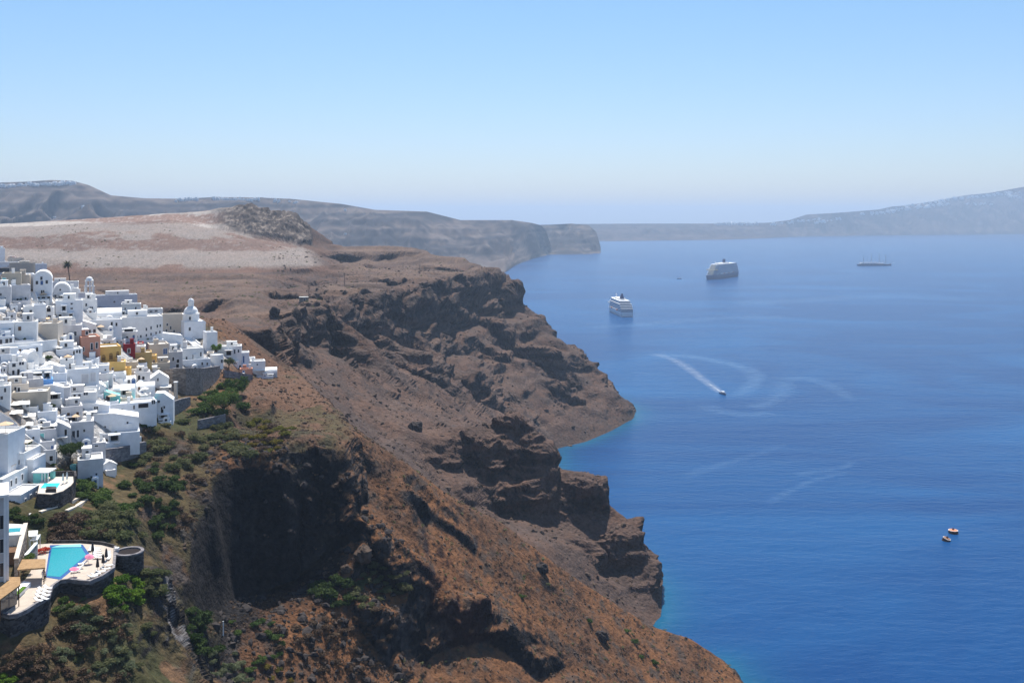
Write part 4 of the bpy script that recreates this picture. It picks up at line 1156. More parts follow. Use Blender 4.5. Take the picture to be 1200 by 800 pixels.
# ---- top of the hill
H('pale square tower house at the upper edge of the village', -12, 6, 291, 309, 7, 'whitewash_cool', ref='the pale square tower')
H('long white terraced house with a dark veranda below the pale tower', -14, 22, 307, 321, 8, 'whitewash', holes=[(6, 316, 20, 6)], ref='the dark veranda house')
H('low house with pale terracotta roof terrace behind the grey-green house', 9, 28, 302, 311, 5, 'cream_render', roofmat='pink_render', dD=9)
H('grey-green flat roofed house at the top of the village', 11, 42, 308, 322, 7, 'beige_render', ref='the grey-green house', yaw=-14)
H('white cube house with roof aerial beside the grey-green house', 42, 55, 309, 322, 7, 'whitewash_cool', wins=[(50, 317, 2.5, 2.5)])
H('beige house with bare plaster walls and a small green door', 2, 25, 320, 340, 7, 'beige_render', doors=[(3, 329, 4, 7, 'turquoise_render')], ref='the bare beige house')
H('cream house with blind facade squeezed beside the bare beige house', 21, 35, 322, 340, 6, 'cream_render')
H('pale blue house with one dark square window beside the tall vaulted house', 30, 41, 321, 338, 7, 'whitewash_cool', wins=[(33.5, 329, 2.8, 3)])
H('tall vaulted house with three storeys of dark windows under a round gable', 39, 61, 318, 352, 11, 'whitewash_cool', wins=[(48.5, 326, 2.6, 4), (43.3, 331, 2.8, 4), (54.8, 330.5, 2.8, 4), (50, 342, 4, 4)], doors=[(49, 331.3, 3, 5, 'blue_shutter')], holes=[(45, 350, 4, 5), (51, 350, 5, 5), (57, 350, 4, 5)], roof='vault_y', rise=.28, ref='the tall vaulted house', jit=2)
H('grey wide plastered house with two small low windows below the bare beige house', 12, 36, 334, 354, 7, 'whitewash_grey', wins=[(20.5, 351, 2.6, 3), (30, 350, 2.2, 3)], ref='the grey plastered house')
H('low grey house with small dark windows at the village edge', -8, 13, 336, 354, 7, 'whitewash_grey', wins=[(1, 345, 2, 3), (6, 351, 2, 4)])
def dome_on(parent, x, y, z, r, lantern=0, mt='whitewash', name='dome'):
    prof = [(r, 0), (r * 1.02, r * .12)] + [(r * math.cos(a), r * .12 + r * math.sin(a)) for a in [R(q) for q in range(0, 90, 12)]] + [(r * .04, r * 1.13)]
    d = MB().lathe([(a, b + z) for a, b in prof], x, y, 22).build(name, MT[mt], parent, True)
    if lantern:
        q = z + r * 1.05; l = lantern
        MB().lathe([(l, q), (l, q + l * 1.5), (l * 1.12, q + l * 1.55), (l * 1.1, q + l * 1.75)] + [(l * 1.02 * math.cos(R(a)), q + l * 1.75 + l * math.sin(R(a))) for a in range(0, 90, 18)] + [(.04, q + l * 2.8)], x, y, 14).build('lantern', MT[mt], d)
        MB().box(x - .06, x + .06, y - .06, y + .06, q + l * 2.8, q + l * 2.8 + 1.3).box(x - .4, x + .4, y - .05, y + .05, q + l * 2.8 + .75, q + l * 2.8 + .9).build('cross', MT['steel'], d)
    return d
c = H('white chapel roofed with two low domes behind the palm', 61, 92, 330, 350, 9, 'whitewash', name='chapel', cat='chapel', ref='the chapel with two domes', dD=6, wins=[(69, 338, 1.5, 2)])
dome_on(c, -3.6, 4, 5.2, 2.2); dome_on(c, 3.2, 4.5, 5.2, 3.4)
H('round gabled grey vault house with bright white arch rim', 62, 83, 332, 353, 8, 'whitewash_grey', wins=[(70.5, 339.5, 2.2, 2.4), (70.5, 347, 4, 4), (77.5, 347, 3, 4), (65, 347, 2.5, 4)], roof='vault_y', rise=.5, ref='the round gabled grey vault', jit=1)
H('white house with a dark doorway hard by the round gabled vault', 81, 92, 338, 354, 7, 'whitewash', doors=[(85.5, 346, 3.6, 6)])

def bell_tower():
    p = sight(105.5, 352); p = P(105.5, 352, p.y + 1); s = p.y / F
    t = thing('bell_tower', 'white two tiered chapel bell tower with arched openings and small cap', 'bell tower', p, math.atan2(-p.x, p.y) + R(8)); 
    w = 11 * s * .9; hh = 27 * s
    MB().extrude_xz([(-w * 1.1, -3), (w * .62, -3), (w * .62, hh * .25), (w * .5, hh * .34), (-w * .5, hh * .34), (-w * 1.1, hh * .16)], -.2, w).build('base', MT['whitewash'], t)
    for k, (z0, z1, q) in enumerate(((hh * .34, hh * .62, 1.0), (hh * .62, hh * .86, .86))):
        tr = MB(); a = w * .5 * q; c = w / 2; pw = a * .34
        for sx in (-1, 1):
            for sy in (-1, 1): tr.box(sx * a - (pw if sx > 0 else 0), sx * a + (pw if sx < 0 else 0), c + sy * a - (pw if sy > 0 else 0), c + sy * a + (pw if sy < 0 else 0), z0, z1 - .3)
        tr.box(-a * .16, a * .16, c - a, c - a * .8, z0, z1 - .3)
        tr.box(-a * 1.08, a * 1.08, c - a * 1.08, c + a * 1.08, z1 - .3, z1)
        tr.build('tier', MT['whitewash'], t)
        for sx in (-.5, .5): MB().lathe([(.34, 0), (.26, .2), (.18, .5), (.05, .6)], sx * a, c - a * .7, 8).build('bell', MT['steel'], t).location.z = z0 + .9
    dome_on(t, 0, w / 2, hh * .86, w * .40); MB().box(-.05, .05, w / 2 - .05, w / 2 + .05, hh * .98, hh * 1.1).box(-.3, .3, w / 2 - .04, w / 2 + .04, hh * 1.05, hh * 1.07).build('cross', MT['steel'], t)
    occ(98, 112, 325, 352); REFS.append((105, 335, 'the bell tower'))
bell_tower()
H('white house with blue-grey flank just below the bell tower', 95, 114, 351, 368, 7, 'whitewash', wins=[(101, 357, 2, 3.5), (107, 361.5, 4, 4)], ref='the house below the bell tower')
H('white plain house with low steps beside the bell tower', 86, 100, 343, 353, 6, 'whitewash')
H('long pale blue-white house on the village skyline', 112, 161, 345.5, 364, 9, 'whitewash_cool', wins=[(134, 353.5, 2, 2)], yaw=10, ref='the long skyline house')
H('bright white bar of a house stepping down from the skyline house', 142, 165, 356, 368, 6, 'whitewash', holes=[(157, 366, 9, 2.5)])
H('broad white barrel vaulted house under the garden shrubs', 102, 143, 362, 376, 9, 'whitewash', roof='vault_x', rise=.75, wins=[(112, 373, 1.8, 2), (118, 372.5, 1.8, 2)], ref='the broad barrel vault', jit=2)
H('pale blue house with two dark doors beneath the broad barrel vault', 103, 143, 374.5, 389, 7, 'whitewash_cool', wins=[(113, 381, 2, 2.5)], doors=[(131, 379.5, 2.2, 4), (136.5, 380.5, 2, 4)], ref='the pale blue vault front')
H('white house with small rooftop rooms and dark openings', 163, 191, 362, 372, 6, 'whitewash', wins=[(177, 365, 3, 2), (183, 364.5, 3, 2), (178, 369, 4, 2), (185, 369, 3, 2)], dD=6)
H('big pale hotel block with two rows of little windows', 142, 191, 371, 400, 10, 'whitewash', wins=[(171.5, 386, 1.6, 3.5), (177, 384.5, 1.6, 3.5), (184.5, 383, 1.6, 3.5), (188, 382.5, 1.4, 3), (171.5, 393, 1.6, 3), (177, 392, 1.6, 3), (183, 391, 1.6, 3), (187.5, 390, 1.4, 3), (160.5, 394, 1.8, 3), (165, 394, 1.8, 3)], yaw=8, ref='the big hotel block', jit=1)
H('white terrace house with a dark planted balcony under the hotel block', 143, 161, 388.5, 404, 4, 'whitewash', holes=[(151, 386.5, 14, 3)], dD=-3)

# ---- domed church at the far end
def church():
    p = sight(228, 397); p = P(228, 397.5, p.y); s = p.y / F
    t = thing('domed_church', 'white domed church with lantern and square tower body on the point', 'church', p, math.atan2(-p.x, p.y) + R(12))
    w = 26 * s * .9
    MB().box(-w / 2, w * .42, 0, 8, -4, 21 * s).build('nave', MT['whitewash_cool'], t)
    MB().box(w * .18, w * .62, 3, 9, -4, 17 * s).build('wing', MT['whitewash'], t)
    MB().extrude_xz([(w * .4 + 2.2 * math.cos(math.pi * k / 10), 17 * s + 1.6 * math.sin(math.pi * k / 10)) for k in range(11)], 3.2, 9.2).build('wing_vault', MT['whitewash'], t)
    dm = MB().lathe([(9.6 * s, 21 * s), (9.6 * s, 28.5 * s), (10.2 * s, 28.7 * s), (10.2 * s, 29.4 * s)], -w * .08, 4, 8).build('drum', MT['whitewash'], t)
    dome_on(t, -w * .08, 4, 29.4 * s, 8.2 * s, 3.4 * s)
    for u, v in ((222, 373), (222, 385.5)):
        opening('window', t, (u - 228) * s * .92, (397.5 - v) * s - .6, .9, 1.5, y=0 if v > 380 else -.3)
    occ(212, 243, 350, 397); REFS.append((226, 375, 'the domed church'))
church()
H('white curved forecourt wall house with many small openings by the domed church', 190, 215, 368, 394, 6, 'cream_render', wins=[(196, 380, 2, 3), (200, 384, 2, 4), (195, 387, 2, 3), (204, 388, 2, 3)], dD=3, ref='the cream forecourt house')
H('pale cubic house stepping down behind the domed church', 242, 255, 389, 412, 6, 'whitewash_cool', yaw=10, ref='the cubic house by the church')
H('long low house with blue-grey gable front below the church stairs', 177, 214, 391, 404, 7, 'whitewash_cool', roof='slope', rise=.75, yaw=10, ref='the long low gabled house')
stair('white stairway with many steps climbing up to the domed church', 230, 405, 213, 391, 3.2, 16)
H('shaded courtyard house with grey walls under the long low gabled house', 199, 219, 401, 412, 5, 'whitewash_grey', holes=[(207, 406, 9, 6)])
H('cream house with big blue shuttered window on its bright flank', 175, 198, 403, 428, 8, 'cream_render', wins=[(193.5, 412, 4.5, 6.5), (197, 422, 2, 3)], pane='blue_shutter', ref='the cream house with blue shutters', yaw=6)
H('white house with a row of tall narrow windows above the stone retaining wall', 212, 239, 408, 430, 7, 'whitewash', wins=[(218.5, 419, 2, 3.5), (226.5, 417.5, 1.8, 4.5), (235.5, 415.5, 1.8, 5)], ref='the narrow windowed house', yaw=6)
H('pale house with blue doors standing right on the stone retaining wall', 213, 247, 421, 433, 4, 'whitewash_cool', wins=[(220.5, 430, 2.4, 3), (229, 429.5, 1.8, 4), (237, 426.5, 2, 3.5), (243, 427, 2, 3)], doors=[(226, 429, 2.2, 6, 'blue_shutter')], dD=-2, ref='the house on the retaining wall', yaw=5)
H('grey fronted house with two dark doorways beside the blue shuttered house', 197, 214, 412, 434, 6, 'whitewash_grey', wins=[(203, 420.5, 2.2, 4.5)], doors=[(208, 429, 3.5, 5), (208.5, 423, 3, 4)])
def round_house():
    p = sight(254, 430); s = p.y / F
    t = thing('round_house', 'round white drum shaped house by the pale green tree', 'house', p, math.atan2(-p.x, p.y))
    r = 7.5 * s; MB().lathe([(r, -3), (r, 14 * s), (r * .95, 14.2 * s), (r * .92, 13.4 * s)], 0, r, 24).build('wall', MT['whitewash'], t)
    opening('window', t, 2.0, 1.6, .7, 1.4, y=.15)
    MB().lathe([(r * .9, 13 * s), (r * .9, 13.5 * s)], 0, r, 24).build('roof', MT['roof_screed'], t)
    occ(246, 262, 416, 430); REFS.append((254, 423, 'the round house'))
round_house()
H('white house with a deep porch and pillars near the village tip', 256, 283, 405.5, 420, 6, 'whitewash', wins=[(275, 412, 1.8, 5), (279.5, 411.5, 1.8, 3.5)], holes=[(268, 413, 8, 6)], ref='the pillared porch house')
H('small white roof room perched above the pillared porch house', 255, 270, 400, 406, 4, 'cream_render', dD=5)
H('white cube house with two tall blue doors near the tip', 278, 292, 413, 432, 6, 'whitewash_cool', doors=[(282.5, 425, 2, 7, 'blue_shutter'), (285.5, 421, 1.6, 8, 'blue_shutter')], ref='the cube house with blue doors')
H('low pale house with blank sea wall beyond the cube house', 290, 299, 419.5, 428, 5, 'whitewash_cool')
H('white house with blank face near the arched awning', 294, 311, 423, 440, 6, 'whitewash', wins=[(301.5, 427, 1.2, 1.8)], ref='the blank faced house')
H('last white vaulted house at the tip of the village', 297, 325, 431.5, 442, 6, 'whitewash_grey', roof='vault_x', rise=.5, holes=[(317, 440, 6, 3)], ref='the last house of the village')
canopy('white arched awning over the terrace of the last house', 297, 314, 434.5, 8, 3)
wall('low stone parapet carrying a terrace near the village tip', [(262, 433, 441), (278, 436, 443), (296, 439, 445)], .6, 'grey_stone')
H('little stone terrace hut with pink walls behind the stone parapet', 281, 296, 432, 443, 4, 'pink_render')
wall('high tan stone retaining wall holding up the houses by the church', [(193, 434, 449), (203, 432, 456), (216, 432, 462), (236, 432, 460), (250, 430, 448), (256, 429, 440)], 1.2, 'tan_stone', 'retaining_wall', 'retaining wall', 5, 'grey_stone')
REFS.append((222, 445, 'the stone retaining wall'))

# ---- coloured houses in the middle
H('red house with a white framed window and white cornice', 145, 158.5, 403, 416, 6, 'red_render', wins=[(151, 411, 3.2, 5)], ref='the red house', yaw=4)
H('small red house front half hidden by a white balcony box', 161, 168, 402, 412, 6, 'red_render', ref='the small red house')
H('white balcony box house between the two red houses', 157.5, 171, 405.5, 416, 5, 'whitewash', dD=-3, wins=[(166, 408, 3, 2)])
H('pink house with tall white framed windows', 95, 117.5, 394.5, 420, 8, 'pink_render', wins=[(107.5, 406, 2.6, 8), (113.3, 405, 2.6, 7), (98, 408.5, 1.8, 5)], ref='the pink house', yaw=8, jit=1)
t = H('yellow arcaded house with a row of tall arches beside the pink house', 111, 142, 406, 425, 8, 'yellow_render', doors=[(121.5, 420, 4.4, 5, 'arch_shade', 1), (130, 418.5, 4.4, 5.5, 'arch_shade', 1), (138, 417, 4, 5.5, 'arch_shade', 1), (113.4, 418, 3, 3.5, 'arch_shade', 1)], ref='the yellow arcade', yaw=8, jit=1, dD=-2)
H('plain yellow block with one brown door below the yellow arcade', 126, 147, 424, 437, 6, 'yellow_render', doors=[(132, 432.5, 2, 4, 'brown_wood')], ref='the plain yellow block', dD=-2)
H('narrow yellow house corner descending from the plain yellow block', 146, 153, 431, 443, 4, 'yellow_render', dD=-2)
H('round fronted ochre house with pale coping above the sheds', 157, 178, 413, 427, 7, 'ochre_render', ref='the ochre house', roofmat='cream_render')
H('small yellow house with two brown arched windows', 174, 183, 416.5, 428, 5, 'yellow_render', wins=[(177, 423.5, 2, 3.5), (180.5, 423.5, 2, 3.5)], pane='brown_wood', dD=-2, ref='the small yellow house')
H('beige flat house with overhanging roof slab below the small yellow house', 178, 199, 425, 441, 6, 'beige_render', holes=[(183, 434, 8, 6)], ref='the beige slab house', roofmat='cream_render')
H('bare plaster house with sloping wall below the ochre house', 147, 162, 424, 434, 6, 'beige_render')
H('long cream curved terrace house with a peach awning', 43, 68, 379, 397, 8, 'cream_render', ref='the cream terrace house', yaw=-10)
canopy('peach coloured awning on the roof of the cream terrace house', 44, 58, 374, 5, 3, 'canvas_peach')
H('lilac grey house with three tall windows beside the cream terrace house', 67, 96, 381, 397, 8, 'whitewash_grey', wins=[(75.3, 393, 3, 6), (82.3, 391.5, 2.2, 4.5), (88.3, 391, 3, 5)], ref='the lilac grey house')
H('white house with stepped diagonal parapet beside the lilac grey house', 88, 113, 374, 393, 6, 'whitewash', roof='slope', rise=.6, wins=[(105, 389, 3, 5), (112, 388, 3, 4)], dD=3)
H('square white cube house without windows at the middle of the upper village', 39, 54, 357, 376, 7, 'whitewash_cool', ref='the windowless white cube')
H('white house with a single square window beside the windowless cube', 28, 40, 359, 374, 6, 'whitewash', wins=[(36, 365, 3, 3.5)])
H('white house with dark arch and small window beside the windowless cube', 54, 63, 360, 377, 6, 'whitewash', wins=[(58, 370.5, 3.5, 2.5)], doors=[(57, 363, 4.5, 4.5, 'dark_interior', 1)])
H('big pale house with dark loggias below the round gabled vault', 65, 97, 352, 378, 8, 'whitewash_cool', wins=[(84, 356, 2.5, 1.6), (84, 361.5, 3, 1.2)], holes=[(75, 360.5, 5, 5.5), (70.5, 370, 4, 6), (83, 370, 5, 6)], ref='the loggia house')
stair('white diagonal stair between the tall vaulted house and the loggia house', 70, 366, 64, 354, 1.2, 12)
stair('bright white curved stair beside the tall vaulted house', 41, 354, 37, 342, 1.3, 10)
H('bluish house with one dark window at the village edge below the grey houses', -6, 16, 378, 396, 7, 'whitewash_cool', wins=[(11.7, 387, 2.8, 4)], ref='the bluish edge house')
H('pale house with three wide dark windows below the bluish edge house', -6, 17, 394, 405, 6, 'whitewash_cool', wins=[(1, 400.5, 3, 6), (8, 399.5, 3.5, 5), (12.5, 399, 3, 5)])
H('blank white wall of a long house between the edge house and the cream terrace', 17, 43, 377, 400, 7, 'whitewash', ref='the blank white long house', yaw=-8)
wall('long white retaining wall with a planted terrace on top', [(-4, 404, 417), (18, 402, 416), (44, 400, 414), (66, 397.5, 409)], .6, 'whitewash', 'terrace_wall', 'wall', 3)
H('long low house with two brown doors set in the white terrace', 12, 50, 405, 417, 3, 'whitewash_cool', doors=[(23.6, 411.5, 2.4, 6, 'brown_wood'), (32.4, 412.5, 3, 7, 'brown_wood'), (43.5, 410, 2, 3), (13.5, 412, 2.6, 3)], dD=-1.5, ref='the house with two brown doors')
H('pale blue house with three dark windows below the pink house', 66, 97, 409, 425, 7, 'whitewash_cool', wins=[(86.6, 413.6, 1.6, 4.5), (90.2, 412.3, 2.2, 3.5), (93.5, 412.5, 1.5, 4)], ref='the three windowed blue house', yaw=7)
canopy('row of white canvas parasols joined over a terrace by the three windowed house', 57, 73, 408, 5, 5)
canopy('white awning across a terrace above the three windowed house', 72, 90, 404.5, 5, 4)

# ---- lower village
H('white house with a wide dark window and a brown one', 10, 31, 424, 442, 6, 'whitewash', wins=[(16.3, 427.5, 4, 4), (25.2, 426, 5.5, 3.5)], doors=[(15.6, 436, 2.6, 5), (21.6, 436, 2.8, 7)], ref='the dark and brown windowed house')
H('diagonal white barrel vault house with rounded end', 31, 46, 412, 434, 9, 'whitewash', roof='vault_y', rise=.5, yaw=25, ref='the diagonal barrel vault')
H('bluish wall house at the village edge below the long terrace', -10, 22, 415, 430, 6, 'whitewash_cool')
t = H('restaurant terrace house with a long dark veranda under a white roof', 23, 61, 433, 446, 6, 'whitewash', holes=[(31, 441, 12, 8), (45, 440.5, 12, 8), (55, 440, 8, 7)], ref='the dark veranda restaurant', roofmat='whitewash')
H('wide white wall house under the dark veranda restaurant', 26, 51, 444, 461, 5, 'whitewash_grey', wins=[(28, 447, 5, 1.5), (28, 449.5, 4, 1.2)])
H('house with bright blue painted front under the dark veranda restaurant', 50, 62.5, 444.5, 456, 5, 'blue_render', ref='the blue fronted house', dD=-2)
H('white house with a pitched white canopy roof and one dark door', 47, 71, 427, 439, 6, 'whitewash_cool', doors=[(61.2, 433.5, 2.4, 4.5)], roof='gable', roofmat='whitewash')
H('white house with two doors under the three windowed blue house', 70, 86, 420, 435, 6, 'whitewash', doors=[(82.5, 429.5, 2.8, 7, 'dark_glass')], wins=[(89, 428, 2, 4), (78, 421, 1.5, 3)], ref='the two door house')
H('long pale house with two tall recessed bays', 76, 116, 432, 455, 7, 'whitewash_cool', doors=[(99.5, 444, 8, 11, 'whitewash_grey'), (109, 442.5, 6, 10, 'whitewash_grey')], wins=[(83, 448.5, 2, 5)], yaw=8, ref='the house with recessed bays')
H('white house with low awning window beside the blue fronted house', 62, 78, 437, 452, 6, 'whitewash_cool', holes=[(70, 449.5, 11, 3.5)])
stair('thin white stair ramp running down beside the recessed bays', 82, 453, 77, 438, 1.0, 14)
H('pale house with tiny window below the plain yellow block', 112, 128, 428, 440, 6, 'whitewash_cool', wins=[(123.5, 433.5, 1.5, 1.5)])
H('grey box house with an open roof court below the pale tiny windowed house', 116, 132, 437.5, 449, 6, 'whitewash_grey', ref='the open court box')
H('bright white cube with a rounded dome top below the yellow block', 129, 148, 436, 446, 5, 'whitewash', roof='vault_x', rise=.6)
H('white domed oven shaped house with arched blue window', 141, 160, 442, 455, 7, 'whitewash', roof='vault_x', rise=.5, doors=[(156.5, 447.5, 4.5, 5, 'blue_shutter', 1), (151, 447, 3, 3.5, 'dark_glass')], ref='the oven shaped vault')
H('pale grey shed house with lean roof below the bare plaster house', 157, 176, 436, 451, 6, 'whitewash_grey', doors=[(163, 442, 3, 5), (168, 443, 3, 4)], ref='the pale grey shed house')
H('white gable shaped house with one small window over the garden wall', 176, 198, 437, 456, 6, 'whitewash', roof='gable', roofmat='whitewash', wins=[(185, 444.5, 2, 3.5)], ref='the white gable house')
H('low bluish vault house behind the pool terrace', 158, 182, 449, 462, 6, 'whitewash_cool', roof='vault_x', rise=.6, ref='the bluish vault')
H('white pitched vault with rounded canopy opening behind the pool terrace', 132, 158, 452, 464, 6, 'whitewash', roof='vault_x', rise=.6, holes=[(147, 459, 10, 5)])
wall('steep white gable wall climbing in a point beside the turquoise house', [(108, 459, 462), (114.5, 448, 461), (123, 456, 464), (131, 463, 468)], .4, 'whitewash')
H('white lean-to house with pointed walls left of the turquoise house'.replace('left of', 'next to'), 106, 124, 449, 464, 5, 'whitewash_cool', roof='gable', roofmat='whitewash', dD=2)
H('turquoise painted pool house with a dark door', 122, 141, 458, 471, 5, 'turquoise_render', doors=[(126.5, 466, 4.5, 5.5)], roof='slope', rise=.5, ref='the turquoise pool house')
H('white house with a long front terrace, doors and a canopy', 79, 113, 460, 475, 6, 'whitewash', wins=[(83, 465, 2, 3.5), (100.5, 461.5, 5, 3), (93, 463, 3, 3)], doors=[(87.5, 465, 2, 7)], ref='the canopied terrace house')
canopy('white canopy beside the steep pointed gable wall', 100, 117, 457, 7, 4)
H('broad white hotel front under the pool terrace with small windows', 128, 184, 472, 492, 8, 'whitewash_cool', wins=[(132.3, 479.5, 3.4, 4), (138.5, 480, 1.6, 3), (143, 480, 2.2, 4), (157, 477, 2, 4.5), (180, 472.8, 4.2, 4.6)], doors=[(168, 476, 12, 5, 'dark_interior')], yaw=6, ref='the broad hotel front', jit=1)
def pool_terrace():
    p = sight(156, 473.5); s = p.y / F
    t = thing('terrace_pool', 'long narrow turquoise pool on the terrace roof of the broad hotel', 'pool', P(156, 471.5, p.y - 1), math.atan2(-p.x, p.y) + R(6))
    w = 50 * s; MB().box(-w * .52, w * .52, 0, 4.2, -.8, .35).build('basin', MT['whitewash'], t)
    MB().box(-w * .5, w * .5, .25, 3.8, .36, .40).build('water', MT['pool_turquoise'], t)
    MB().box(-w * .5, w * .5, -.06, 0, .36, 1.25).build('glass_rail', MT['turquoise_render'], t)
pool_terrace()
H('white house in the bend with small windows and a patio', 182, 203, 461, 494, 6, 'whitewash_cool', wins=[(186, 470, 3, 3), (192, 477, 3, 3)], doors=[(190, 480, 3, 7)], holes=[(192, 487, 10, 4)], ref='the white bend house', roof='slope', rise=.75)
canopy('bright white canopy on a column beside the garden wall', 187, 201, 454, 10, 4)
def column():
    p = sight(206, 470); s = p.y / F
    t = thing('stone_column', 'pale free standing gate column beside the bright white canopy', 'column', p)
    MB().box(-.5, .5, -.5, .5, -1, 22 * s).build('shaft', MT['cream_render'], t); MB().box(-.65, .65, -.65, .65, 22 * s, 22 * s + .3).build('cap', MT['whitewash'], t)
column()
wall('grey rubble wall beside the gate column', [(203, 470, 486), (212, 467, 481), (222, 465, 474)], .8, 'grey_stone')
H('big beige house with a blank wide wall and a small door', 14, 56, 459, 478, 7, 'beige_render', wins=[(28, 468.5, 1.6, 1.8), (33.5, 471.5, 1.6, 1.2)], roofmat='whitewash', ref='the big beige wall house', yaw=-6)
H('tall pale house with two slim windows beside the big beige wall house', 39, 56, 464, 484, 6, 'whitewash_grey', wins=[(44, 473, 1.6, 7), (48.5, 473.5, 2.2, 2)])
H('white rounded balcony house over a dark planted cave', 49, 75, 452, 469, 7, 'whitewash_cool', wins=[(52.5, 455.5, 2.5, 4), (56.5, 455.5, 1.5, 4)], holes=[(62, 471, 16, 8)], ref='the balcony house over the cave', roof='slope', rise=.8)
H('grey-white corner tower house beside the dark planted cave', 70, 82, 454, 476, 6, 'whitewash_grey')
H('small house with arched door and green shrub at the village edge', -6, 12, 452, 476, 6, 'whitewash', wins=[(6, 457, 2, 5), (2, 466, 3, 4)], ref='the shrubby edge house')
H('patio house with round arch and shaded door near the edge', 8, 34, 450, 462, 6, 'cream_render', doors=[(22, 457, 3, 6), (18, 456, 1.6, 6)], roofmat='whitewash_cool')
for args in (('long white shade sail above the big beige wall house', 10, 35, 474.5, 7, 4), ('pale blue-white square shade sail near the grey retaining wall', 11, 27, 485, 6, 3.5), ('narrow white shade sail beside the pale blue-white sail', 24, 42, 488.5, 5, 3), ('pale bluish shade sail over the zigzag patio walls', 23, 39, 499, 6, 3.5), ('broad white shade sail on slender posts over a deep patio', 45, 67, 500, 12, 4), ('low white shade sail near the dark round tree', 62, 79, 513, 6, 3), ('large white shade sail over a deep shaded room', 71, 94, 485, 9, 4.5), ('small peaked white canopy over the arched doorway', 98, 114, 483.5, 8, 3.5), ('white peaked canopy above the house with arched window', 104, 114, 474.5, 6, 3)):
    canopy(*args)
H('house with pale blue patio awning and pink patio walls', 44, 66, 482, 497, 5, 'whitewash_cool', doors=[(48.5, 491, 2, 4, 'dark_glass')], ref='the pink patio house')
H('shaded grey room house behind the large shade sail', 72, 97, 476, 496, 6, 'whitewash_grey', holes=[(84, 491, 12, 7)], ref='the shaded room house')
H('white house with rounded parapet and dark window beside the peaked canopy', 94, 128, 472, 487, 6, 'whitewash_cool', wins=[(112.5, 478.5, 5, 4.5), (100, 486.5, 2, 4), (104, 486, 1.5, 4)], roof='slope', rise=.7)
H('big bluish rounded house with three little windows in a row', 109, 163, 484, 509, 9, 'whitewash_cool', wins=[(112.6, 502.3, 2.4, 4.5), (117.8, 501.2, 2.4, 4.5), (123.2, 500, 2, 4), (149.5, 496, 2, 2.5)], roof='slope', rise=.72, ref='the big rounded house', jit=1)
H('lower terrace house with open doors and a shaded patio', 112, 164, 507, 522, 7, 'whitewash_cool', doors=[(117.3, 514, 3.2, 3.4), (122.4, 515, 2.6, 5.5)], holes=[(134, 512, 12, 7)], ref='the lower patio house', dD=-1)
wall('rounded white terrace wall in front of the lower patio house', [(112, 513, 521), (122, 519, 526), (140, 517, 525), (165, 511, 520)], .5, 'whitewash', 'terrace_wall')
wall('rough dark stone wall under the rounded white terrace', [(122, 526, 541), (140, 524, 538), (156, 520, 535), (170, 517, 530)], 1.0, 'grey_stone', 'retaining_wall', 'retaining wall', 3)
H('white house with glazed double doors and blue pergola', 82, 110, 494, 521, 7, 'whitewash_grey', wins=[(98.7, 504.5, 2.4, 3.5)], doors=[(86.2, 508, 3.4, 8.5, 'dark_glass'), (91.3, 507.5, 2.4, 8.5, 'dark_glass'), (101, 516.5, 2.8, 5, 'dark_interior', 1)], ref='the double door house', jit=1)
H('lilac wall house beside the dark round tree', 96, 124, 519, 538, 6, 'whitewash_grey', wins=[(113, 522.5, 4, 2)], ref='the lilac wall house')
H('grey plastered house standing lowest in the village with a lilac top', 91, 121, 538, 566, 8, 'whitewash_grey', wins=[(113, 556, 2, 3)], ref='the lowest grey house', jit=1)
H('pale house end with open white gable frame beside the lowest grey house', 119, 137, 541, 553, 5, 'whitewash_cool', roof='gable', roofmat='whitewash', dD=-1, yaw=12)
H('grey house with a dark cellar door at the foot of the zigzag wall', 51, 65, 527, 543, 6, 'whitewash_grey', doors=[(60, 537, 4, 6)], ref='the cellar door house')
H('light grey terrace house at the zigzag wall with one tall blue window', 47, 64, 517, 531, 5, 'whitewash_grey', wins=[(61, 525, 2.4, 5.5)], ref='the zigzag terrace house', pane='blue_shutter')
H('house with open upper terrace and white walls beside the broad shade sail', 30, 47, 503, 520, 5, 'whitewash_cool', wins=[(39, 513, 2.4, 3)], ref='the open terrace house')
H('dark fronted room house under the broad white shade sail', 45, 66, 503, 516, 5, 'whitewash_grey', doors=[(49, 510, 5, 6, 'turquoise_render')])
H('grey-white tower house with diagonal stair wall above the low sail', 66, 83, 494, 516, 6, 'whitewash_grey', doors=[(77, 507, 2.4, 8)], roof='slope', rise=.6)
wall('long grey stair wall zigzagging down with a white coping', [(-4, 481, 502), (10, 489, 505), (20, 497, 506), (24, 505, 512), (40, 517, 525), (48, 522, 531), (57, 530, 538), (66, 529, 536)], .6, 'whitewash_grey', 'stair_wall', 'wall', 3, 'whitewash')
REFS.append((25, 505, 'the zigzag stair wall'))
t = canopy('tiny white flat canopy beside the lowest grey house', 89, 100, 546, 9, 2.2)
canopy('second tiny white canopy just under the first by the lowest grey house', 94, 104, 555, 7, 2.2)
def hut():
    t = H('small turquoise garden hut beside the tiny white canopies', 82, 89, 545.5, 551, 2, 'turquoise_render', name='garden_hut', cat='hut')
hut()
H('old stone shed with earthen orange roof below the zigzag wall', 30, 45, 536, 550, 5, 'tan_stone', roofmat='ochre_render', name='stone_shed', cat='shed', doors=[(41, 545, 3, 7)], ref='the stone shed')
H('dark brown wooden shed behind the beige parasol', 8, 16, 508, 518, 4, 'brown_wood', name='wooden_shed', cat='shed')

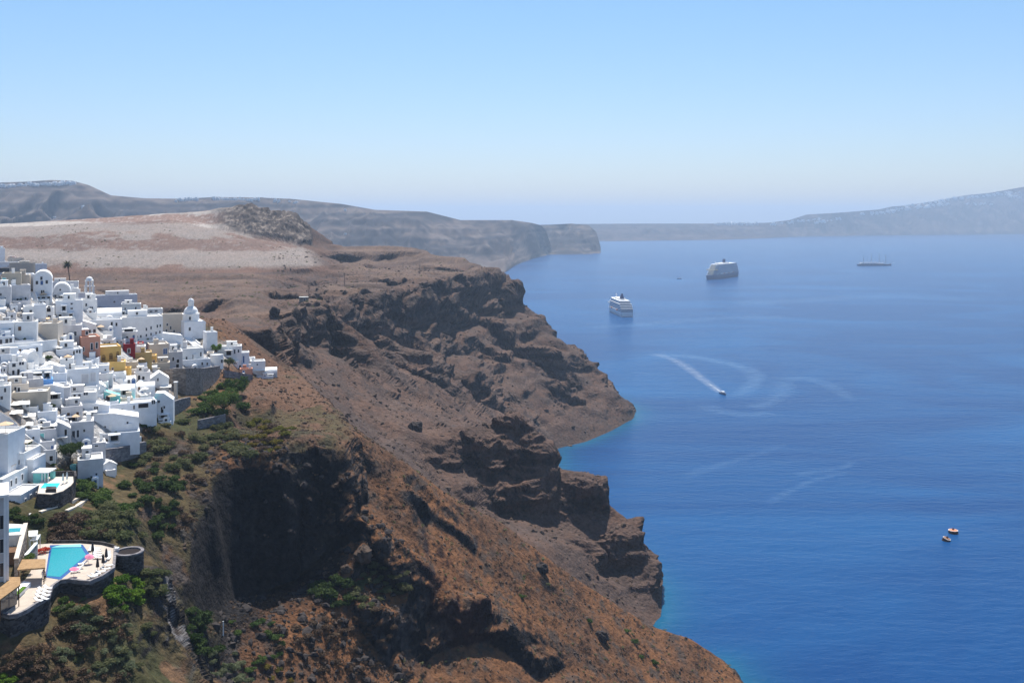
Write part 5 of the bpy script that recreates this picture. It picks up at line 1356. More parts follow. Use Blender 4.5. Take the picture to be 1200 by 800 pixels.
# ---- the many unnamed little houses between the ones above
POLY = [(0, 322), (40, 325), (62, 340), (100, 352), (160, 365), (192, 372), (212, 392), (250, 412), (285, 424), (296, 438), (255, 428), (214, 430), (196, 445), (203, 468), (182, 495), (166, 505), (164, 514), (120, 527), (105, 540), (88, 520), (64, 520), (46, 520), (24, 505), (0, 480)]
def inside(u, v):
    c = False; n = len(POLY)
    for i in range(n):
        (x1, y1), (x2, y2) = POLY[i], POLY[(i + 1) % n]
        if (y1 > v) != (y2 > v) and u < (x2 - x1) * (v - y1) / (y2 - y1) + x1: c = not c
    return c
def describe(u, v, head):
    near = sorted(REFS, key=lambda r: (r[0] - u) ** 2 + 2.2 * (r[1] - v) ** 2)
    for r in near[:6]:
        du, dv = u - r[0], v - r[1]
        rel = ('just above' if dv < 0 else 'just below') if abs(dv) > abs(du) * .6 else 'beside'
        lab = f'{head} {rel} {r[2]}'
        if lab not in LABELS: return lab
    for r in near[:4]:
        for q in near[:7]:
            if r[2] == q[2]: continue
            lab = f'{head} between {r[2]} and {q[2]}'
            if lab not in LABELS and len(lab.split()) <= 16: return lab
    return None
nf = 0
for k in range(1500):
    u, v = rng.uniform(-6, 300), rng.uniform(325, 540)
    if not inside(max(u, .5), v): continue
    w = rng.uniform(6, 15); h = rng.uniform(4.5, 9)
    a = OCC[int(v - h):int(v) + 1, max(0, int(u - w / 2)):max(1, int(u + w / 2) + 1)]
    if a.mean() > .5: continue
    m = ['whitewash', 'whitewash', 'whitewash_cool', 'whitewash_cool', 'whitewash_grey', 'cream_render'][rng.integers(0, 6)]
    nw = int(rng.integers(0, 4)) if w > 8 else int(rng.integers(0, 2)); vault = rng.random() < .2
    wins = [(u - w * .35 + w * .7 * (q + .5) / nw, v - h * .5, 1.6, h * .36) for q in range(nw)]
    col = {'whitewash': 'bright white', 'whitewash_cool': 'pale bluish', 'whitewash_grey': 'dull greyish', 'cream_render': 'cream'}[m]
    head = f'small {col} {"vaulted" if vault else "flat roofed"} house with ' + ['no window', 'one dark window', 'two dark windows', 'three dark windows'][nw]
    if len(head.split()) > 9: head = head.replace('flat roofed ', '')
    lab = describe(u, v, head)
    if not lab or len(lab.split()) > 16: continue
    H(lab, u - w / 2, u + w / 2, v - h, v, rng.uniform(4, 7), m, wins=wins, yaw=rng.uniform(-14, 14), roof='vault_x' if vault else 'flat', rise=.5, group='small cubic village houses')
    nf += 1
    if nf > 120: break
print('fillers', nf)
POTS = []
# ---- patio things: parasols and potted shrubs
def patio_parasol(loc, label, m='canvas_white', r=1.6):
    t = thing('patio_parasol', label, 'parasol', loc, rng.uniform(0, 1.5), 'open parasols on village patios')
    MB().lathe([(r, 2.1), (r * .98, 2.14), (.08, 2.75), (.03, 2.95)], n=8).build('canopy', MT[m], t)
    MB().tube([(0, 0, -.3), (0, 0, 2.8)], .04).build('pole', MT['steel'], t)

def landmark(p):
    u, v = U0 + p.x / p.y * F, V0 + (HCAM - p.z) / p.y * F
    return min(REFS, key=lambda r: (r[0] - u) ** 2 + 2.2 * (r[1] - v) ** 2)[2]
used = {}
for k, (M, a, b, dp, lab) in enumerate(TERR):
    if k % 3 == 2 or b - a < 3.4: continue
    p = M @ Vector(((a + b) / 2, -dp * .5, 0)); ref = landmark(p)
    if k % 3 == 0:
        w_ = ['open white canvas parasol on a terrace near ', 'cream canvas parasol on a terrace near '][k % 2] + ref
        patio_parasol(p, w_, 'canvas_white' if k % 2 == 0 else 'canvas_peach', 1.3)
    else:
        t = thing('planter_shrub', 'small shrub in a pot on a terrace near ' + ref, 'potted plant', p, 0, 'potted shrubs on village terraces')
        MB().lathe([(.22, -.1), (.34, .45)], n=8).build('pot', MT['pink_render'], t)
        r_ = np.random.default_rng(k); POTS.append((t, k))
# ================================================================== THE HOTELS BELOW THE VILLAGE
ZT = 127.0
def lv(u, v, z=ZT):
    p = on_level(u, v, z); return (p.x, p.y)
def block(name, label, cat, parts, loc=(0, 0, 0)):
    t = thing(name, label, cat, loc)
    return t
# ---- upper white hotel with the plunge pool
t = thing('hotel_house', 'white stepped hotel house with roof terraces above the plunge pool', 'hotel', (-121, 242, 131))
def W(x0, x1, y0, y1, z0, z1, nm='wall', m='whitewash_cool', par=True):
    o = (-121, 242, 131)
    MB().box(x0 - o[0], x1 - o[0], y0 - o[1], y1 - o[1], z0 - o[2], z1 - .45 - o[2]).build(nm, MT[m], t)
    k = .3; a, b, c, d = x0 - o[0], x1 - o[0], y0 - o[1], y1 - o[1]; z = z1 - o[2]
    MB().box(a, b, c, c + k, z - .45, z).box(a, b, d - k, d, z - .45, z).box(a, a + k, c + k, d - k, z - .45, z).box(b - k, b, c + k, d - k, z - .45, z).box(a + k, b - k, c + k, d - k, z - .45, z - .4, 1).build('roof', [MT['whitewash'], MT['roof_screed']], t)
W(-134, -122.5, 242, 250.6, 125, 147.3)
W(-125.8, -121.2, 247.3, 256, 125, 141.4)
W(-121.15, -119.4, 248.4, 255, 125, 139.5)
W(-131.8, -120.2, 235, 247.2, 125, 138.1)
W(-120.15, -115.6, 234.4, 244.3, 125, 134.6)
for y, z in ((236.7, 135.4), (238.9, 135.4), (241.2, 135.4), (244.3, 135.5)): opening('window', t, y - 242, z - 131, .8, 1.4, y=-120.2 + 121, side=True)
for y, z in ((236.5, 132.0), (239.1, 132.2), (242, 132.0)): opening('window', t, y - 242, z - 131, .7, 1.1, y=-115.6 + 121, side=True)
opening('door', t, -124.2 + 121, 138.2 - 131, .9, 2.0, y=247.3 - 242); opening('window', t, -122.6 + 121, 138.6 - 131, .8, 1.1, y=247.3 - 242)
opening('window', t, -117.3 + 121, 132.2 - 131, .8, 1.0, y=234.4 - 242)
def roof_pergola(label, x, y, z, w, d, m='canvas_peach', h=2.2):
    q = thing('roof_pergola', label, 'pergola', (x, y, z))
    mb = MB(); mb.box(-w / 2, w / 2, -d / 2, d / 2, h, h + .1); mb.build('canvas', MT[m], q)
    for a in (-1, 1):
        for b in (-1, 1): MB().tube([(a * w * .46, b * d * .44, 0), (a * w * .46, b * d * .44, h)], .06).build('post', MT['whitewash'], q)
    return q
roof_pergola('beige pergola on the middle roof terrace of the stepped hotel', -123.4, 251.6, 141, 3.6, 3.4, 'cream_render')
roof_pergola('flat cream awning on the lower roof terrace of the stepped hotel', -123.7, 244.7, 137.7, 2.8, 2.0, 'cream_render', 1.3)
def big_parasol(label, x, y, z):
    q = thing('beach_parasol', label, 'parasol', (x, y, z))
    MB().lathe([(1.9, 2.2), (1.85, 2.26), (.1, 2.9), (.03, 3.1)], n=8).build('canopy', MT['canvas_peach'], q); MB().tube([(0, 0, 0), (0, 0, 2.9)], .05).build('pole', MT['steel'], q)
big_parasol('beige parasol on the topmost roof of the stepped hotel', -124.4, 244.6, 146.9)
q = thing('pool_pavilion', 'pale blue pavilion with a white slab roof beside the plunge pool', 'pavilion', (-116.2, 248.4, 133.7))
MB().box(-2.6, 1.6, -2.2, 2.2, 2.9, 3.2).build('roof', MT['whitewash'], q)
MB().box(-2.4, -.4, -1.8, 2, -3, 2.9).box(.6, 1.4, .8, 2, -3, 2.4).build('wall', MT['turquoise_render'], q)
for x in (-.2, .5, 1.3): MB().box(x, x + .2, -2.05, -1.85, -3, 2.9).build('pillar', MT['whitewash_cool'], q)
# dark stone bastion with the plunge pool
q = thing('plunge_pool_terrace', 'dark stone bastion terrace holding a bright turquoise plunge pool', 'pool terrace', (0, 0, 0))
ol = [lv(u, v, 134.55) for u, v in ((43, 578), (60, 579), (74, 575), (84, 568), (89, 561), (88, 557), (52, 557), (46, 565))]
MB().prism(ol, 124, 134.4).build('stone_wall', MT['dark_stone'], q)
n = len(ol)
cx = sum(p[0] for p in ol) / n; cy = sum(p[1] for p in ol) / n
MB().prism([(cx + (x - cx) * .96, cy + (y - cy) * .96) for x, y in ol], 134.41, 134.5).build('paving', MT['cream_render'], q)
pw = [lv(u, v, 134.55) for u, v in ((47.5, 571.5), (67, 571.5), (70.5, 565.8), (52, 566.2))]
MB().prism(pw, 134.45, 134.6).build('pool_water', MT['pool_turquoise'], q)
bw_ = [lv(u, v, 134.55) for u, v in ((54, 576.3), (66, 576.3), (66, 573.2), (54, 573.2))]
MB().prism(bw_, 134.45, 135.3).build('parapet', MT['dark_stone'], q)
for a, b in (((52, 557.5), (88, 556.8)), ((88, 557), (88.6, 563))):
    A, B = Vector(lv(*a, 134.55)), Vector(lv(*b, 134.55)); d = (B - A).normalized(); s = Vector((-d.y, d.x)) * .25
    MB().prism([tuple(A - s), tuple(B - s), tuple(B + s), tuple(A + s)], 134.45, 135.7).build('parapet', MT['dark_stone'], q)
ol2 = [lv(u, v, 131.4) for u, v in ((27, 594), (42, 584), (52, 579), (56, 586), (46, 592), (34, 603))]
q2 = thing('dark_stone_wall', 'low dark stone terrace wall below the white stepped hotel', 'retaining wall', (0, 0, 0))
MB().prism(ol2, 124, 131.2).build('wall_body', MT['dark_stone'], q2); MB().prism([(sum(p[0] for p in ol2) / 6 + (x - sum(p[0] for p in ol2) / 6) * .93, sum(p[1] for p in ol2) / 6 + (y - sum(p[1] for p in ol2) / 6) * .93) for x, y in ol2], 131.2, 131.28).build('paving', MT['roof_screed'], q2)
def folded_parasol(label, x, y, z, m='parasol_dark', h=2.6, group=None, r=.28):
    q = thing('folded_parasol', label, 'parasol', (x, y, z), 0, group)
    MB().lathe([(.06, .75), (r, .9), (r * .9, 1.4), (r * .55, h - .3), (.07, h)], n=10).build('canopy', MT[m], q)
    MB().tube([(0, 0, 0), (0, 0, h - .1)], .045).build('pole', MT['steel'], q); MB().lathe([(.35, 0), (.3, .12)], n=10).build('foot', MT['steel'], q)
    return q
for (u, v), lb in (((74, 566.5), 'white folded parasol at the edge of the plunge pool'), ((78.5, 565), 'second white folded parasol, toward the far corner of the plunge terrace')):
    x, y = lv(u, v, 134.55); folded_parasol(lb, x, y, 134.5, 'lounger_white')
# ---- curved path
def path_band(label, pts, w, m, rise=.25):
    W_ = [sight(u, v) for u, v in pts]
    for _ in range(2):
        q = [W_[0]]
        for a, b in zip(W_, W_[1:]): q += [a.lerp(b, .25), a.lerp(b, .75)]
        W_ = q + [W_[-1]]
    vs = []; n = len(W_)
    for i, p in enumerate(W_):
        d = W_[min(i + 1, n - 1)] - W_[max(i - 1, 0)]; d.z = 0; d.normalize(); s = Vector((-d.y, d.x, 0)) * w / 2; up = Vector((0, 0, rise)); dn = Vector((0, 0, -1.2))
        vs += [p - s + dn, p + s + dn, p + s + up, p - s + up]
    fs = []
    for i in range(n - 1):
        a = 4 * i; fs += [(a + k, a + 4 + k, a + 4 + (k + 1) % 4, a + (k + 1) % 4) for k in range(4)]
    fs += [(3, 2, 1, 0), tuple(4 * (n - 1) + k for k in range(4))]
    o = MB().add(vs, fs).build('garden_step', MT[m]); tag(o, label, 'garden step')
path_band('pale curved upper garden step below the dark stone bastion', [(47, 600), (60, 595.5), (74, 591), (88, 585), (96, 581.5)], 1.1, 'cream_render')
path_band('pale curved lower garden step, outer one below the dark bastion', [(78, 598.5), (88, 594), (96, 589), (101, 585)], 1.0, 'cream_render')

# ---- tall lilac hotel at the frame edge
q = thing('hotel_facade', 'tall lilac shaded hotel facade with white slanted pillars', 'hotel', (-95.3, 189, 127), math.atan2(.506, 1))
MB().box(-16, -.6, 0, 9, -7, 20).build('wall', MT['whitewash_grey'], q)
MB().box(-16, -.2, -.5, 9.4, 20, 20.5).build('cornice', MT['whitewash'], q)
for k in range(4):
    MB().box(-.62, -.15, .3 + k * 2.2, .75 + k * 2.2, 3, 20).build('pillar', MT['whitewash'], q)
for k in range(3):
    for z in (5, 9.5, 14): opening('window', q, 1.5 + k * 2.2, z, 1.0, 2.6, y=-.6, side=True)
for x in (-.85, -1.9, -3.4): MB().box(x - .2, x + .2, -.45, -.02, 3, 20).build('pillar', MT['whitewash'], q)
for x in (-1.38, -2.65, -4.6):
    for z in (5, 9.5, 14): opening('window', q, x, z, .6, 2.6)
MB().box(-16, -.1, -1.5, -.05, 2.4, 2.8).build('balcony', MT['whitewash'], q)
# private pool terrace behind it
q = thing('private_pool_terrace', 'small private terrace with a shaded turquoise pool and steps', 'pool terrace', (0, 0, 0))
ol = [lv(u, v, 133) for u, v in ((4, 626), (25, 625), (29, 613), (8, 612))]
MB().prism(ol, 124, 132.8).build('terrace', MT['roof_screed'], q)
MB().prism([lv(u, v, 133) for u, v in ((10, 622.5), (23.5, 621.5), (24.5, 617.3), (11, 617.8))], 132.75, 132.86).build('pool_water', MT['pool_blue'], q)
st_ = MB()
for k in range(4): st_.prism([lv(u, v, 131.4 - k * .5) for u, v in ((5, 634 + k * 2.4), (22, 633 + k * 2.4), (24, 629 + k * 2.4), (6, 630 + k * 2.4))], 123, 131.4 - k * .5)
st_.build('steps', MT['roof_screed'], q)
def wallbox(name, label, A, B, th, zb, za0, za1, m, cap):
    A, B = Vector(A), Vector(B); d = (B - A).normalized(); s = Vector((-d.y, d.x)) * th / 2
    q = thing(name, label, 'wall', (A.x, A.y, zb))
    pts = [A - s, B - s, B + s, A + s]; pts = [(p.x - A.x, p.y - A.y) for p in pts]
    MB().prism(pts, 0, [za0 - zb, za1 - zb, za1 - zb, za0 - zb]).build('wall_body', MT[m], q)
    s2 = s * 1.25; pts = [A - s2, B - s2, B + s2, A + s2]; pts = [(p.x - A.x, p.y - A.y) for p in pts]
    MB().prism(pts, [za0 - zb, za1 - zb, za1 - zb, za0 - zb], [za0 - zb + .22, za1 - zb + .22, za1 - zb + .22, za0 - zb + .22]).build('coping', MT[cap], q)
    return q
pA, pB = P(30, 613.5, 217.5), P(19, 655, 200)
wallbox('sloping_stone_wall', 'long stone wall with beige coping sloping down beside the private pool', (pA.x, pA.y), (pB.x, pB.y), .7, 122, pA.z, pB.z, 'tan_stone', 'cream_render')
pA, pB = P(42.5, 636.5, 212), P(30, 651, 205)
wallbox('white_stair_wall', 'short white coped wall sloping beside the red flowering shrub', (pA.x, pA.y), (pB.x, pB.y), .5, 122, pA.z, pB.z, 'grey_stone', 'whitewash')
q = thing('timber_gate_house', 'brown timber clad service house under the private pool', 'service house', (0, 0, 0))
MB().prism([lv(u, v, 130.6) for u, v in ((5, 648), (18, 646.5), (21, 640), (8, 640))], 121, 130.6).build('wall', MT['brown_wood'], q)
def slab_canopy(label, pts, z, zb, m='whitewash', th=.25, name='flat_canopy'):
    q = thing(name, label, 'canopy', (0, 0, 0)); o = [lv(u, v, z) for u, v in pts]
    MB().prism(o, z - th, z).build('roof', MT[m], q)
    c = (sum(p[0] for p in o) / len(o), sum(p[1] for p in o) / len(o))
    for p in o:
        x, y = c[0] + (p[0] - c[0]) * .9, c[1] + (p[1] - c[1]) * .9
        MB().tube([(x, y, zb), (x, y, z - th)], .09).build('post', MT['brown_wood' if m == 'cane_roof' else 'whitewash'], q)
    return q
slab_canopy('white flat upper canopy beside the sloping stone wall', ((33.5, 628), (43, 627.5), (44.5, 621), (33.5, 621.5)), 131.2, 124)
slab_canopy('white flat lower canopy stepping down toward the big pool', ((35, 632.5), (44, 632), (47.5, 625.5), (39, 628.2)), 130.5, 124)
# ---- big pool terrace
EDGE = [(-22, 721), (0, 718.5), (12, 722), (20, 720.5), (30, 716), (44, 707), (57, 699.5), (60.5, 688), (70, 681), (82, 679.5), (95, 681.5), (105, 682), (119, 676), (133, 666.5), (134.5, 652), (135, 641)]
BACK = [(120, 637.5), (95, 635.5), (58, 636), (44, 637), (32, 645), (10, 652), (-22, 660)]
q = thing('stone_pool_terrace', 'big hotel terrace on a curved dry stone wall around the swimming pool', 'pool terrace', (0, 0, 0))
ol = [lv(*p) for p in EDGE + BACK]
MB().prism(ol, 117, ZT - .06).build('stone_wall', MT['dark_stone'], q)
cx = sum(p[0] for p in ol) / len(ol); cy = sum(p[1] for p in ol) / len(ol)
MB().prism([(cx + (x - cx) * .985, cy + (y - cy) * .985) for x, y in ol], ZT - .06, ZT).build('paving', MT['paving'], q)
def lip(pts, th, z0, z1, m, nm, par):
    mb = MB(); A = [Vector(lv(*p)) for p in pts]; vs = []; n = len(A)
    for i, p in enumerate(A):
        d = (A[min(i + 1, n - 1)] - A[max(i - 1, 0)]).normalized(); s = Vector((-d.y, d.x)) * th / 2
        vs += [(p.x - s.x, p.y - s.y, z0), (p.x + s.x, p.y + s.y, z0), (p.x + s.x, p.y + s.y, z1), (p.x - s.x, p.y - s.y, z1)]
    fs = []
    for i in range(n - 1):
        a = 4 * i; fs += [(a + k, a + 4 + k, a + 4 + (k + 1) % 4, a + (k + 1) % 4) for k in range(4)]
    fs += [(3, 2, 1, 0), tuple(4 * (n - 1) + k for k in range(4))]
    return mb.add(vs, fs).build(nm, MT[m], par)
lip(EDGE, .55, ZT - .4, ZT + .38, 'grey_stone', 'parapet', q)
lip([(133.5, 641), (120, 637.5), (95, 635.5), (62, 636)], .35, ZT - .4, ZT + .6, 'dark_stone', 'parapet', q)
pool = [(54, 675), (60, 640.2), (96.5, 639.5), (104, 650.5), (70.5, 677.2)]
MB().prism([lv(*p) for p in ((53, 676), (58.6, 638.6), (97, 638), (106, 650.5), (71, 679))], ZT - .02, ZT + .05).build('pool_rim', MT['pool_edge_blue'], q)
MB().prism([lv(*p) for p in ((55, 674.8), (60.8, 642.3), (95.5, 641.8), (101.2, 650.6), (70.3, 675.8))], ZT + .02, ZT + .08).build('pool_water', MT['pool_blue'], q)
MB().prism([lv(*p) for p in ((60, 641.4), (95.2, 640.9), (94.8, 637.6), (70, 639.2))], ZT + .05, ZT + .10).build('shallow_ledge', MT['turquoise_render'], q)
q = thing('lawn_planter', 'long white planter with a clipped green lawn beside the cane roof', 'planter', (0, 0, 0))
MB().prism([lv(u, v) for u, v in ((13, 700), (23, 699.5), (36, 687), (28, 685.5))], ZT - .05, ZT + .9).build('box', MT['whitewash'], q)
MB().prism([lv(u, v, ZT + .9) for u, v in ((15.5, 697.2), (21.5, 696.8), (31, 687.5), (26.5, 687))], ZT + .86, ZT + 1.0).build('grass', mat('lawn_green', (.08, .17, .02), .9, .1, noise=3, noise_amt=.4), q)
slab_canopy('upper tan cane roofed shelter by the pool corner', ((20, 667), (53, 664.5), (53.5, 654.5), (26, 655)), 130.3, ZT, 'cane_roof', .3, 'cane_shelter')
t2 = slab_canopy('large lower tan cane roof over a dark glazed lounge', ((-14, 708), (0, 702), (24, 684.5), (23.5, 675.5), (-14, 676)), 131, ZT, 'cane_roof', .3, 'cane_shelter')
MB().prism([lv(u, v, 130.4) for u, v in ((-14, 706), (0, 700), (20, 686), (19.5, 680), (-14, 680))], ZT, 130.6).build('glazed_wall', MT['dark_glass'], t2)
# loungers
def lounger(label, u, v, rz, group='sun loungers by the hotel pool', proto=[None]):
    x, y = lv(u, v)
    if proto[0] is None:
        t = thing('sun_lounger', label, 'sun lounger', (x, y, ZT + .01), rz, group)
        MB().box(-.33, .33, -.95, .35, .28, .40).build('mattress', MT['lounger_white'], t)
        MB().add([(-.33, .35, .28), (.33, .35, .28), (.33, 1.0, .72), (-.33, 1.0, .72), (-.33, .35, .40), (.33, .35, .40), (.33, .96, .83), (-.33, .96, .83)], [(0, 3, 2, 1), (4, 5, 6, 7), (0, 1, 5, 4), (1, 2, 6, 5), (2, 3, 7, 6), (3, 0, 4, 7)]).build('backrest', MT['lounger_white'], t)
        for a in (-.28, .28):
            for b in (-.8, .3): MB().box(a - .03, a + .03, b - .03, b + .03, 0, .28).build('leg', MT['weathered_timber'], t)
        proto[0] = t
    else: t = dup(proto[0], (x, y, ZT + .01), rz, label)
    return t
rows = []
k = 0
for (u, v, r) in ((45, 705, 1.2), (46.5, 700.5, 1.2), (48, 696.5, 1.2), (49.5, 692.8, 1.2), (52, 703, 1.2), (53.5, 698.6, 1.2), (54.8, 694.5, 1.2), (56, 690.5, 1.2)):
    lounger('white sun lounger in the double row on the lower corner terrace', u, v, r, 'sun loungers on the lower corner')
for (u, v, r) in ((97, 661.5, -1.0), (92.5, 666.3, -1.0), (89, 670.5, -1.0)):
    lounger('white sun lounger drawn up along the slanting pool edge', u, v, r, 'sun loungers along the pool edge')
for (u, v, r) in ((113, 643.8, 1.4), (113.5, 646.2, 1.4), (114, 648.8, 1.4), (114.5, 651.6, 1.4), (114.5, 654.5, 1.4), (127, 651, .2), (127.5, 655, .2), (106, 645, .2)):
    lounger('white sun lounger in the tight rows at the far end of the pool terrace', u, v, r, 'sun loungers at the far end')
for (u, v, r) in ((127, 664, 2.2), (124, 668, 2.2), (118, 671.5, 2.2), (112, 674.5, 2.2), (108.5, 677, 2.2)):
    lounger('white sun lounger along the curved stone parapet', u, v, r, 'sun loungers along the parapet')
for (u, v), lb in (((108.5, 650), 'dark folded parasol at the pool corner by the rows of loungers'), ((124.5, 657), 'dark folded parasol beside the end of the parapet'), ((114.3, 669), 'dark folded parasol nearest the slanting loungers'.replace('nearest', 'close to')), ((120.8, 664), 'dark folded parasol in the middle of the lounger terrace')):
    x, y = lv(u, v); folded_parasol(lb, x, y, ZT + .01, 'parasol_dark', 2.7, 'folded parasols on the pool terrace', .36)
def small_umbrella(label, u, v, tilt):
    x, y = lv(u, v); q = thing('pink_parasol', label, 'parasol', (x, y, ZT)); 
    c = MB().lathe([(.95, 1.55), (.9, 1.6), (.06, 1.95)], n=8).build('canopy', MT['pink_cloth'], q); MB().tube([(0, 0, 0), (0, 0, 1.9)], .035).build('pole', MT['steel'], q)
    q.rotation_euler = (tilt, tilt, 0)
small_umbrella('small pink parasol tilted over the pool edge by the loungers', 103.5, 659.5, .25)
small_umbrella('small pink parasol near the sharp pool corner', 86.5, 675, .1)
q = thing('pool_lamp_post', 'stubby white lamp post where the parapet meets the round cistern', 'lamp', (*lv(137, 647), ZT - 1))
MB().box(-.25, .25, -.25, .25, 0, 1.7).build('post', MT['whitewash_grey'], q); MB().box(-.4, .4, -.4, .4, 1.7, 2.1).build('lamp_head', MT['whitewash'], q)
# round cistern
c0 = on_level(151.3, 645.5, 127.2)
q = thing('stone_cistern', 'round dark stone cistern tower with a pale open rim', 'cistern', (c0.x, c0.y, 119))
r = 16.2 * c0.y / F
MB().lathe([(r * 1.02, -3), (r, 8.0)], n=30).build('wall', MT['dark_stone'], q)
vs = []; n = 30
mb = MB(); prof = [(r * 1.03, 8.0), (r * 1.03, 8.3), (r * .80, 8.3), (r * .80, 8.02)]
for a, z in prof: vs += [(a * math.cos(2 * math.pi * k / n), a * math.sin(2 * math.pi * k / n), z) for k in range(n)]
mb.add(vs, [(j * n + k, j * n + (k + 1) % n, (j + 1) * n + (k + 1) % n, (j + 1) * n + k) for j in range(3) for k in range(n)]); mb.build('rim', MT['grey_stone'], q)
MB().lathe([(r * .8, 8.005), (r * .8, 8.02)], n=30).build('opening', MT['dark_interior'], q)

# ---- people by the pool: one skinned body each
def person(label, loc, rz, shirt, trousers, lean=0.0, arm=0.25, hgt=1.74):
    t = thing('person', label, 'person', loc, rz)
    k = hgt / 1.74
    J = {'pel': (0, 0, .95), 'sp': (0, .01, 1.15), 'ch': (0, .0, 1.36), 'nk': (0, 0, 1.50), 'hd': (0, -.02, 1.63), 'tp': (0, -.01, 1.72)}
    for s, n in ((-1, 'l'), (1, 'r')):
        J[n + 'hp'] = (s * .10, 0, .90); J[n + 'kn'] = (s * .11, -.02 + .05 * s, .50); J[n + 'an'] = (s * .12, .02 + .06 * s, .09); J[n + 'to'] = (s * .13, -.14 + .06 * s, .04)
        J[n + 'sh'] = (s * .19, 0, 1.41); J[n + 'el'] = (s * .25, .03, 1.14); J[n + 'wr'] = (s * (.25 - .05 * s), -.10 - arm * (s > 0), .92 + arm * .4 * (s > 0)); J[n + 'ha'] = (s * .24, -.15 - arm * (s > 0), .85 + arm * .45 * (s > 0))
    E = [('pel', 'sp'), ('sp', 'ch'), ('ch', 'nk'), ('nk', 'hd'), ('hd', 'tp')]
    for n in 'lr': E += [('pel', n + 'hp'), (n + 'hp', n + 'kn'), (n + 'kn', n + 'an'), (n + 'an', n + 'to'), ('ch', n + 'sh'), (n + 'sh', n + 'el'), (n + 'el', n + 'wr'), (n + 'wr', n + 'ha')]
    rad = {'pel': .15, 'sp': .13, 'ch': .15, 'nk': .06, 'hd': .095, 'tp': .06, 'hp': .095, 'kn': .06, 'an': .042, 'to': .04, 'sh': .06, 'el': .042, 'wr': .03, 'ha': .035}
    ks = list(J); me = bpy.data.meshes.new('body'); me.from_pydata([tuple(c * k for c in J[n]) for n in ks], [(ks.index(a), ks.index(b)) for a, b in E], [])
    o = bpy.data.objects.new('body', me); COL.objects.link(o); o.parent = t
    sk = o.modifiers.new('skin', 'SKIN'); sv = me.skin_vertices[0].data
    for i, n in enumerate(ks): q = rad.get(n, rad.get(n[1:])); sv[i].radius = (q * k, q * k)
    sv[0].use_root = True
    o.modifiers.new('smooth', 'SUBSURF').render_levels = 2; me.materials.append(MT['skin'])
    MB().lathe([(.17, .88), (.175, 1.0), (.165, 1.15), (.19, 1.36), (.15, 1.46), (.08, 1.49)], n=12).build('shirt', MT[shirt], t).scale = (k * 1.05, k * .85, k)
    for s in (-1, 1): MB().tube([(s * .10, 0, .97), (s * .115, -.02 + .05 * s, .50), (s * .12, .02 + .06 * s, .13)], [.115, .085, .07], 10).build('trouser_leg', MT[trousers], t).scale = (k, k, k)
    MB().lathe([(.100, 1.64), (.105, 1.70), (.07, 1.755), (.02, 1.765)], 0, .012, 10).build('hair', MT['weathered_timber'], t).scale = (k, k, k)
    return t
x, y = lv(50.5, 677.5); person('person in grey shirt and pale trousers standing by the pool corner', (x, y, ZT), .4, 'grey_linen', 'lounger_white')
x, y = lv(53, 679); person('person in pale shirt and dark trousers standing by the pool corner', (x, y, ZT), 2.6, 'lounger_white', 'dark_interior', arm=.1, hgt=1.68)
# ================================================================== PLANTS AND STONES
def leaf_mat(name, ca, cb, trans=.35):
    m = bpy.data.materials.new(name); m.use_nodes = True; nt = m.node_tree; N = nt.nodes; L = nt.links
    b = N['Principled BSDF']; b.inputs['Roughness'].default_value = .8; b.inputs['Specular IOR Level'].default_value = .15
    oi = N.new('ShaderNodeObjectInfo'); g = N.new('ShaderNodeNewGeometry')
    n = N.new('ShaderNodeTexNoise'); n.inputs['Scale'].default_value = .9; n.inputs['Detail'].default_value = 3; L.new(g.outputs['Position'], n.inputs['Vector'])
    ad = N.new('ShaderNodeMath'); ad.operation = 'ADD'; L.new(n.outputs['Fac'], ad.inputs[0]); L.new(oi.outputs['Random'], ad.inputs[1])
    r = N.new('ShaderNodeMapRange'); r.inputs[1].default_value = .4; r.inputs[2].default_value = 1.5; L.new(ad.outputs[0], r.inputs[0])
    mx = N.new('ShaderNodeMix'); mx.data_type = 'RGBA'; mx.inputs['A'].default_value = (*ca, 1); mx.inputs['B'].default_value = (*cb, 1); L.new(r.outputs[0], mx.inputs['Factor'])
    L.new(mx.outputs['Result'], b.inputs['Base Color'])
    tr = N.new('ShaderNodeBsdfTranslucent'); L.new(mx.outputs['Result'], tr.inputs['Color'])
    ms = N.new('ShaderNodeMixShader'); ms.inputs[0].default_value = trans; L.new(b.outputs[0], ms.inputs[1]); L.new(tr.outputs[0], ms.inputs[2])
    L.new(ms.outputs[0], N['Material Output'].inputs['Surface']); MATS[name] = m
leaf_mat('leaf_dark', (.032, .060, .016), (.07, .105, .028), .4); leaf_mat('leaf_olive', (.085, .105, .040), (.16, .16, .075), .45)
leaf_mat('leaf_bright', (.06, .13, .012), (.14, .23, .025), .45); leaf_mat('leaf_dry', (.085, .055, .036), (.135, .088, .055), .2)
leaf_mat('leaf_green', (.042, .085, .018), (.10, .15, .035), .4); leaf_mat('leaf_grey', (.115, .140, .070), (.19, .21, .12), .45); leaf_mat('leaf_yellow', (.12, .13, .02), (.20, .15, .03), .4)
mat('bark', (.09, .065, .05), .95, .1, noise=4, noise_amt=.3)

